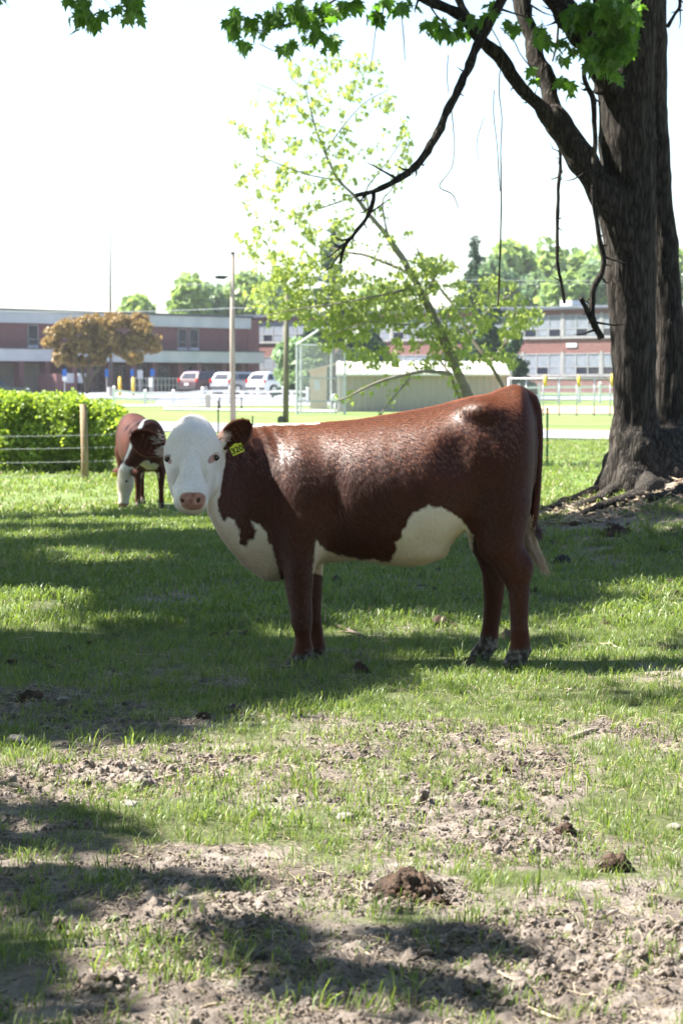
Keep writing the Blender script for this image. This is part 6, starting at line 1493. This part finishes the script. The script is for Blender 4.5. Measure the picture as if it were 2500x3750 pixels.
    for sy in (-1, 1):
        a = Hd0 + side * sy * .10 + Vector((-.02, 0, .03)); V = []; F = []
        for (tt, w) in ((0, .02), (.25, .05), (.5, .062), (.75, .05), (1, .01)):
            for k in range(7):
                s_ = -1 + k / 3; V.append(a + side * sy * .22 * tt + Vector((-.02 * tt, 0, s_ * w + .0 - .02 * tt)) - nd * (1 - s_ * s_) * w * .5 * -1)
        for i_ in range(4):
            for k in range(6): F.append((i_ * 7 + k, i_ * 7 + k + 1, i_ * 7 + k + 8, i_ * 7 + k + 7))
        m2 = MB().add(V, F).mesh('ear', m_coat, smooth=True)
        for nm, val in (('white', -.05), ('hoof', -.06), ('pink', -.03)): attr(m2, nm, np.full(len(m2.vertices), val))
        eo = link('ear', m2, t); sd = eo.modifiers.new('thick', 'SOLIDIFY'); sd.thickness = .012
        MB().ball(Hd0 + hl * .22 + side * sy * .098 + nd * .055, .018, 10, 8).build('eye', m_eye, t, smooth=True)
        if sy == (1 if neck_yaw >= 0 else -1):
            c = a + side * sy * .12 + nd * .05 + Vector((0, 0, -.05)); MB().box(c.x - .03, c.x + .03, c.y - .028, c.y + .028, c.z - .03, c.z + .03).build('ear_tag', m_tag, t)
    return t
g2 = gp_at(520, 29.6)
small_cow('cow', 'grazing white-faced calf seen from the front with its head down by the hedge', (g2.x, g2.y + .1, g2.z), R(-90 + 16), .016, True, -1.15, .93)
g3 = gp_at(990, 31.5)
small_cow('cow', 'third cow almost hidden behind the main cow, only its brown back shows beside the ear', (g3.x + .1, g3.y, g3.z), R(0), .022, True, 0, .79)
# ============================================================ GRASS, STRAW, CLODS, DUNG
m_grass = mat_leaf('grass_blade', (.075, .13, .032), (.21, .27, .085), .45, (1.45, 1.45, .65), .4)
m_grass2 = mat_leaf('field_grass', (.12, .18, .045), (.20, .27, .075), .4, (1.4, 1.35, .6), .5)
m_straw = mat_leaf('straw', (.30, .24, .16), (.50, .42, .30), .2, (1.1, 1, .8), .6)
def blade_tuft(name, n, rad, hmin, hmax, w, mat, seed, lean=.5, dry=0, mat2=None):
    r = random.Random(seed); V = []; F = []; MI = []
    for k in range(n):
        a = r.uniform(0, 6.28); d = rad * r.random() ** .6; bx, by = d * math.cos(a), d * math.sin(a)
        h = r.uniform(hmin, hmax); la = r.uniform(0, 6.28); ln = h * r.uniform(.1, lean) ; ww = w * r.uniform(.6, 1.25)
        fx, fy = math.cos(la), math.sin(la); sa = la + r.uniform(1.0, 2.1); sx, sy = math.cos(sa) * ww, math.sin(sa) * ww
        b0 = len(V)
        for (t, wk) in ((0, .8), (.4, 1), (.75, .7)):
            o = ln * t * t; z = h * (t - .12 * t * t * lean); V += [(bx + fx * o - sx * wk, by + fy * o - sy * wk, z), (bx + fx * o + sx * wk, by + fy * o + sy * wk, z)]
        V.append((bx + fx * ln * 1.15, by + fy * ln * 1.15, h * (1 - .25 * lean)))
        F += [(b0, b0 + 1, b0 + 3, b0 + 2), (b0 + 2, b0 + 3, b0 + 5, b0 + 4), (b0 + 4, b0 + 5, b0 + 6)]
        mi = 1 if r.random() < dry else 0; MI += [mi] * 3
    me = bpy.data.meshes.new(name); me.from_pydata(V, [], F); me.materials.append(mat); me.materials.append(mat2 or m_straw)
    me.polygons.foreach_set('material_index', MI); me.polygons.foreach_set('use_smooth', [True] * len(F)); return me
rs = np.random.RandomState(21)
def field_pts(y0, y1, dens, margin=.6, fn=None):
    hw_ = lambda y: y * 1250 / FPX + margin
    A_ = (y1 - y0) * (hw_(y0) + hw_(y1)); n = int(A_ * dens)
    y = np.sqrt(rs.uniform((y0) ** 2, (y1) ** 2, n)); x = rs.uniform(-1, 1, n) * hw_(y)
    keep = np.ones(n, bool)
    if fn is not None: keep = rs.rand(n) < fn(x, y)
    return x[keep], y[keep]
def lay(name, x, y, protos, smin, smax, tilt=.15, idx=None, dz=-.004):
    z = gz(x, y) + dz; n = len(x)
    rot = np.stack([rs.normal(0, tilt, n), rs.normal(0, tilt, n), rs.uniform(0, 6.28, n)], 1)
    o = scatter(name, np.stack([x, y, z], 1), rot, rs.uniform(smin, smax, n), rs.randint(0, len(protos), n) if idx is None else idx, protos)
    tag(o, kind='stuff'); return o
def dens_near(x, y):
    b = bareness(x, y); clump = fbm(x * 3.5, y * 3.5, 55, 3)
    return np.clip(1.2 - 1.35 * b + (clump - .5) * 2.4, .24, 1)
T1 = [blade_tuft('t', 9, .035, .03, .075, .0017, m_grass, s, .9, .05) for s in range(5)]
T2 = [blade_tuft('t', 14, .05, .03, .10, .0021, m_grass, s + 10, 1.0, .06) for s in range(3)]
x, y = field_pts(4.6, 13.5, 560, .5, dens_near); print('near grass', len(x)); lay('grass', x, y, T1, .32, 1.05)
x, y = field_pts(4.6, 13.5, 60, .5, lambda x, y: np.clip((fbm(x * 2.2, y * 2.2, 77, 3) - .52) * 6, 0, 1) * np.clip(1.3 - 1.2 * bareness(x, y), .15, 1)); lay('tall_grass', x, y, T2, .7, 1.35)
T3 = [blade_tuft('t', 26, .12, .03, .085, .0034, m_grass, s + 20, 1.0, .05) for s in range(4)]
x, y = field_pts(13.0, 28, 105, .8, lambda x, y: np.clip(1.1 - 1.1 * bareness(x, y) + (fbm(x * 1.2, y * .9, 59, 3) - .5) * 1.6, .03, 1)); print('mid grass', len(x)); lay('grass', x, y, T3, .6, 1.15)
T4 = [blade_tuft('t', 30, .26, .05, .13, .009, m_grass2, s + 30, 1.0, .1) for s in range(4)]
x, y = field_pts(27, 66, 11, 1.5, lambda x, y: .45 + .55 * (fbm(x * .6, y * .4, 61, 3) > .45)); x2 = x; print('far grass', len(x)); 
keep = y < (roadY(x, 0) - .5); lay('grass', x[keep], y[keep], T4, .5, 1.1)
# straw and dead stems lying on the soil
def stalk(name, L_, w, seed, bend=.12):
    r = random.Random(seed); pts = [Vector((L_ * (t - .5), bend * L_ * math.sin(t * 3) * r.uniform(-1, 1), .002 + .012 * r.random() * math.sin(3.14 * t))) for t in (0, .25, .5, .75, 1)]
    return MB().tube(pts, [w, w, w * .9, w * .8, w * .4], 4).mesh(name, m_straw)
S1 = [stalk('s', L_, .0011, k, .05) for k, L_ in enumerate((.02, .035, .06, .11, .025, .04))]
x, y = field_pts(4.6, 11.5, 700, .5, lambda x, y: np.clip(.25 + .9 * bareness(x, y) + (fbm(x * 2, y * 2, 91, 2) - .5) * 1.6, .02, 1)); lay('straw_litter', x, y, S1, .5, 1.3, .12, dz=.002)
S2 = [stalk('s', L_, .0035, k + 20) for k, L_ in enumerate((.1, .16, .24))]
x, y = field_pts(11, 24, 9, .5, lambda x, y: np.clip(.3 + .7 * bareness(x, y), 0, 1)); lay('straw_litter', x, y, S2, .5, 1.3, .12, dz=.004)
# clods
m_clod = mat_noise('soil_clod', (.11, .088, .074), (.27, .23, .20), 6, .95, .9, 60, spec=.15, rnd_amt=.25)
def lump(name, r, seed, mat, flat=.7, rough=.35, sub=2, freq=2.5, mat_cos=None):
    bm = bmesh.new(); bmesh.ops.create_icosphere(bm, subdivisions=sub, radius=1)
    co = np.array([v.co for v in bm.verts]); f = 1 + rough * 2 * (vn3(co[:, 0] * freq + seed * 7, co[:, 1] * freq, co[:, 2] * freq + 5, seed) - .5) + rough * .8 * (vn3(co[:, 0] * freq * 2.3 + seed, co[:, 1] * freq * 2.3, co[:, 2] * freq * 2.3, seed + 5) - .5)
    for v, k in zip(bm.verts, f): v.co = Vector((v.co.x * k, v.co.y * k, v.co.z * k * flat)) * r
    me = bpy.data.meshes.new(name); bm.to_mesh(me); bm.free(); me.materials.append(mat)
    me.polygons.foreach_set('use_smooth', [sub > 2] * len(me.polygons)); return me
def crumbs(name, n, rad, r0, r1, seed):
    bm = bmesh.new(); r = random.Random(seed)
    for k in range(n):
        a = r.uniform(0, 6.28); q = rad * r.random() ** .5; s = r0 + (r1 - r0) * r.random() ** 3
        M_ = Matrix.Translation((q * math.cos(a), q * math.sin(a), s * .3)) @ Euler((r.uniform(0, 6), r.uniform(0, 6), 0)).to_matrix().to_4x4() @ Matrix.Diagonal((s, s * r.uniform(.6, 1), s * r.uniform(.5, .9), 1))
        bmesh.ops.create_icosphere(bm, subdivisions=1, radius=1, matrix=M_)
    me = bpy.data.meshes.new(name); bm.to_mesh(me); bm.free(); me.materials.append(m_clod); return me
CRB = [crumbs('crumbs', 34, .06, .0015, .007, s) for s in range(4)]
x, y = field_pts(4.6, 10.5, 330, .4, lambda x, y: np.clip((bareness(x, y) - .12) * 2, .02, 1)); z = gz(x, y)
o = scatter('soil_crumbs', np.stack([x, y, z], 1), rs.uniform(0, 6.28, (len(x), 3)) * [.03, .03, 1], rs.uniform(.6, 1.3, len(x)), rs.randint(0, 4, len(x)), CRB); tag(o, kind='stuff')
CLD = [lump('c', .011, s, m_clod, .7, .45, 2) for s in range(5)]
x, y = field_pts(4.6, 12.5, 3600, .4, lambda x, y: np.clip((bareness(x, y) - .18) * 1.5, .01, 1) * np.clip((fbm(x * 3, y * 3, 71, 3) - .38) * 4, 0.06, 1))
sz = rs.uniform(0, 1, len(x)) ** 7
print('clods', len(x)); z = gz(x, y); o = scatter('soil_clods', np.stack([x, y, z], 1), rs.uniform(0, 6.28, (len(x), 3)) * [.2, .2, 1], .18 + rs.uniform(0, .35, len(x)) + 1.7 * sz, rs.randint(0, 5, len(x)), CLD); tag(o, kind='stuff')
m_litter = mat_noise('dark_litter', (.045, .032, .024), (.13, .10, .075), 9, .9, .8, 60)
CL2 = [lump('c', .035, s + 9, m_litter, .35, .5, 3) for s in range(4)]
x, y = field_pts(10.5, 27, 16, .5, lambda x, y: np.clip((fbm(x * 1.5, y * 1.1, 73, 3) - .42) * 5, 0.05, 1)); z = gz(x, y)
o = scatter('soil_clods', np.stack([x, y, z], 1), rs.uniform(0, 6.28, (len(x), 3)) * [.2, .2, 1], rs.uniform(.3, 1, len(x)) ** 3 * 1.3, rs.randint(0, 4, len(x)), CL2); tag(o, kind='stuff')
# bark litter and dead leaves round the foot of the big maple
n = 2600; a_ = rs.uniform(0, 6.28, n); q_ = rs.uniform(.2, 1, n) ** .7; x = 2.75 + 1.25 * q_ * np.cos(a_) ; y = 21.4 + 1.3 * q_ * np.sin(a_); z = gz(x, y) + .004
m_barkbit = mat_noise('bark_litter_bits', (.12, .085, .065), (.30, .23, .19), 12, .9, .5, 60)
BL = [lump('b', .03, 60 + s, m_barkbit, .4, .5, 2) for s in range(3)] + [stalk('s', .16, .008, 50 + k) for k in range(2)]
o = scatter('bark_litter', np.stack([x, y, z], 1), rs.uniform(0, 6.28, (n, 3)) * [.08, .08, 1], rs.uniform(.4, 1.3, n), rs.randint(0, 5, n), BL); tag(o, kind='stuff')
# low broad weeds in the lawn verge near the mound
# dung heaps and mud clods one by one
m_dung = mat_noise('dry_dung', (.03, .018, .012), (.095, .058, .038), 9, .85, 1.0, 60)
m_dungwet = mat_noise('dark_dung', (.015, .013, .013), (.05, .043, .04), 9, .45, 1.0, 60)
m_mud = mat_noise('dry_mud', (.14, .11, .09), (.29, .245, .21), 7, .95, 1.0, 50)
m_stone = mat_noise('grey_stone', (.15, .135, .12), (.26, .235, .215), 8, .9, .5, 60)
def heap(name, label, cat, px, py, wpx, hpx, mat, seed, n=14, group=None):
    g = G(px, py); s_ = g.y / FPX; w = wpx * s_ / 2 * 1.12; h = hpx * s_ * 1.7
    t = Vector((g.x, g.y, float(gz(g.x, g.y)) - h * .12))
    bm = bmesh.new(); r = random.Random(seed)
    for k in range(n):
        a = r.uniform(0, 6.28); q = r.random() ** .6; rr_ = w * r.uniform(.28, .5) * (1.1 - .5 * q)
        me_ = lump('l', rr_, seed * 31 + k, None if False else mat, min(1.0, h / w * r.uniform(.7, 1.2)), .55, 3, 3.2)
        me_.transform(Matrix.Translation(Vector((math.cos(a) * q * w * .75, math.sin(a) * q * w * .55, h * .35 * (1 - q) * r.uniform(.5, 1.2)))))
        bm.from_mesh(me_); bpy.data.meshes.remove(me_)
    me = bpy.data.meshes.new(name); bm.to_mesh(me); bm.free(); me.materials.append(mat); me.polygons.foreach_set('use_smooth', [True] * len(me.polygons))
    o = link(name, me, None, t); tag(o, label, cat, group); return o
heap('dung_heap', 'large dark crumbly dung heap in the shade below the tree roots', 'dung', 2258, 1968, 128, 46, m_dung, 1)
heap('dung_heap', 'dark dung heap behind the tail tip of the main cow', 'dung', 2060, 2072, 90, 34, m_dungwet, 2)
heap('dung_heap', 'tall dark dung lump under the belly, the farther of the pair', 'dung', 1652, 2262, 62, 50, m_dung, 3)
heap('dung_heap', 'brown dung heap under the belly, the nearer of the pair', 'dung', 1615, 2296, 110, 42, m_dung, 4)
heap('dung_heap', 'brown dung patch in the shade between the front and hind legs', 'dung', 1316, 2478, 92, 46, m_dung, 5)
heap('dung_heap', 'black glossy dung at the shade edge left of the front legs', 'dung', 862, 2622, 110, 40, m_dungwet, 6)
heap('dung_heap', 'brown black dung lump left of the glossy one', 'dung', 745, 2652, 75, 34, m_dung, 7)
heap('mud_clod', 'rounded dry mud clod in the sunlit grass below the hind legs', 'mud clod', 1545, 2955, 115, 74, m_mud, 8, 9)
heap('dung_heap', 'big broken crust of dung and mud in the lower middle', 'dung', 1490, 3260, 255, 105, m_dung, 9, 26)
heap('dung_heap', 'right lump of the broken crust in the lower middle', 'dung', 1600, 3290, 120, 70, m_dung, 10, 14)
heap('dung_heap', 'reddish brown dung mound in long grass near the right edge', 'dung', 2240, 3160, 165, 80, m_dung, 11, 20)
heap('mud_clod', 'dark mud clods in the right foreground above the reddish dung mound', 'mud clod', 2065, 3050, 95, 52, m_dung, 12, 10)
heap('mud_clod', 'mud ridge left of the dark mud clods', 'mud clod', 1800, 3090, 150, 55, m_mud, 13, 14)
heap('mud_clod', 'pale cracked mud slab near the bottom left', 'mud clod', 400, 3610, 230, 70, m_mud, 14, 16)
heap('mud_clod', 'small pale mud lump at the lower left beside grass', 'mud clod', 215, 3365, 90, 60, m_mud, 15, 8)
heap('mud_clod', 'crumbled brown earth in the sunlit hollow at the left', 'mud clod', 480, 2885, 190, 46, m_mud, 16, 20)
heap('mud_clod', 'brown earth lump at the shaded left edge', 'mud clod', 110, 2585, 150, 50, m_dung, 17, 16)
heap('mud_clod', 'small dark clod right of the brown earth by the bare patch', 'mud clod', 2060, 2655, 50, 26, m_dungwet, 18, 6)
heap('mud_clod', 'dark clod in the right middle sunlit grass', 'mud clod', 2230, 2830, 80, 34, m_mud, 19, 8)
heap('mud_clod', 'brown clod in the grass below the near hind hoof', 'mud clod', 1850, 2830, 90, 34, m_dung, 20, 8)
heap('dung_heap', 'small dung patch in sunlight at the far right edge', 'dung', 2440, 2378, 70, 28, m_dung, 21, 8)
heap('mud_clod', 'earth ridge low in the right corner', 'mud clod', 2300, 3530, 130, 50, m_mud, 22, 10)
heap('mud_clod', 'earth lump by the two pale straws, bottom middle', 'mud clod', 1860, 3520, 130, 46, m_mud, 23, 10)
heap('dung_heap', 'reddish dry dung at the foot of the mound left of the roots', 'dung', 2105, 1918, 66, 18, m_dung, 24, 6)
def stone(px, py, wpx, label, seed):
    g = G(px, py); w = wpx * g.y / FPX / 2; me = lump('stone', w, seed, m_stone, .55, .22, 3, 1.6); o = link('stone', me, None, Vector((g.x, g.y, float(gz(g.x, g.y)) + w * .15))); tag(o, label, 'stone')
stone(905, 2340, 32, 'pale stone in the shaded grass left of the front legs', 1); stone(485, 2972, 60, 'grey brown stone beside the dark grass tuft on the left', 2); stone(844, 3457, 60, 'flat grey stone in the lower middle foreground', 3)
stone(1265, 3010, 70, 'pale flat stone half buried in the middle foreground', 4); stone(230, 2590, 40, 'pale stone near the brown earth at the shaded left edge', 5); stone(420, 3218 + 130, 34, 'small light pebble in the left foreground soil', 6); stone(2470, 3020, 60, 'tan stone at the right edge of the grass', 7); stone(60, 2725, 90, 'pale flat soil crust at the left edge in shade', 8)
m_stick = mat_noise('bare_stick', (.26, .20, .16), (.42, .34, .28), 6, .85, .4, 50)
m_dstick = mat_noise('dark_stick', (.08, .06, .05), (.15, .12, .10), 6, .85, .4, 50)
def stick(pts, w, label, mat=m_stick, name='stick', cat='stick'):
    P = [];
    for (px, py) in pts:
        g = G(px, py); P.append(Vector((g.x, g.y, float(gz(g.x, g.y)) + w * .8 + .003)))
    Q = []
    for a, b_ in zip(P[:-1], P[1:]):
        for t in (0, .33, .66): Q.append(a.lerp(b_, t) + Vector((rnd.uniform(-1, 1), rnd.uniform(-1, 1), rnd.uniform(-.3, 1))) * w * .5)
    Q.append(P[-1]); n = len(Q)
    o = MB().tube(Q, [w * (1 - .5 * abs(2 * i / (n - 1) - 1) ** 2) * rnd.uniform(.85, 1.15) for i in range(n)], 7).build(name, mat, smooth=True); tag(o, label, cat)
stick([(2055, 2730), (2110, 2705), (2190, 2690)], .011, 'thick pale stick lying in the sunlit grass on the right')
stick([(1520, 2882), (1580, 2884), (1650, 2890)], .006, 'brown stick above the rounded dry mud clod', m_dstick)
stick([(1208, 2296), (1280, 2318), (1350, 2338)], .010, 'dark bent stick on the grass right of the front legs', m_dstick)
stick([(960, 2468), (1060, 2470), (1130, 2462)], .008, 'dark stick in front of the near front hoof', m_dstick)
stick([(1520, 2150), (1640, 2142), (1760, 2155)], .008, 'long dark twig in the grass seen under the belly', m_dstick)
stick([(2060, 2565), (2090, 2540), (2110, 2520)], .005, 'thin crooked twig standing near the shadow on the right')
stick([(2075, 2488), (2170, 2484)], .006, 'straight twig in the shadow right of the hind legs', m_dstick)
stick([(2380, 2275), (2440, 2262), (2500, 2252)], .009, 'dark stick at the right edge behind the hind legs', m_dstick)
stick([(1310, 3460), (1400, 3520), (1560, 3630)], .0022, 'long pale straw stem crossing the soil at bottom centre', m_straw, 'straw_stem', 'straw')
stick([(1760, 3565), (1860, 3615), (1955, 3640)], .0035, 'thick pale straw stem in the right bottom soil', m_straw, 'straw_stem', 'straw')
stick([(1930, 3700), (2020, 3735), (2060, 3748)], .004, 'thick pale straw at the very bottom right of centre', m_straw, 'straw_stem', 'straw')
stick([(1940, 3070), (1990, 3105)], .0035, 'short white straw in the grass above the dung mound', m_straw, 'straw_stem', 'straw')
stick([(820, 3490), (930, 3515), (1100, 3513)], .003, 'curved dry stem right of the flat grey stone', m_dstick, 'dry_stem', 'stem')
stick([(680, 3712), (760, 3680), (840, 3672)], .0035, 'pinkish dry stem at the bottom left of centre', m_straw, 'dry_stem', 'stem')
stick([(1035, 3545), (1072, 3635)], .0028, 'pale upright straw bit in the lower middle', m_straw, 'straw_stem', 'straw')
stick([(560, 2870), (600, 2855), (645, 2845)], .009, 'split pale wood piece in the sunlit hollow on the left')
stick([(2220, 3365), (2260, 3330)], .006, 'pinkish wood bit on the bare soil at the right')
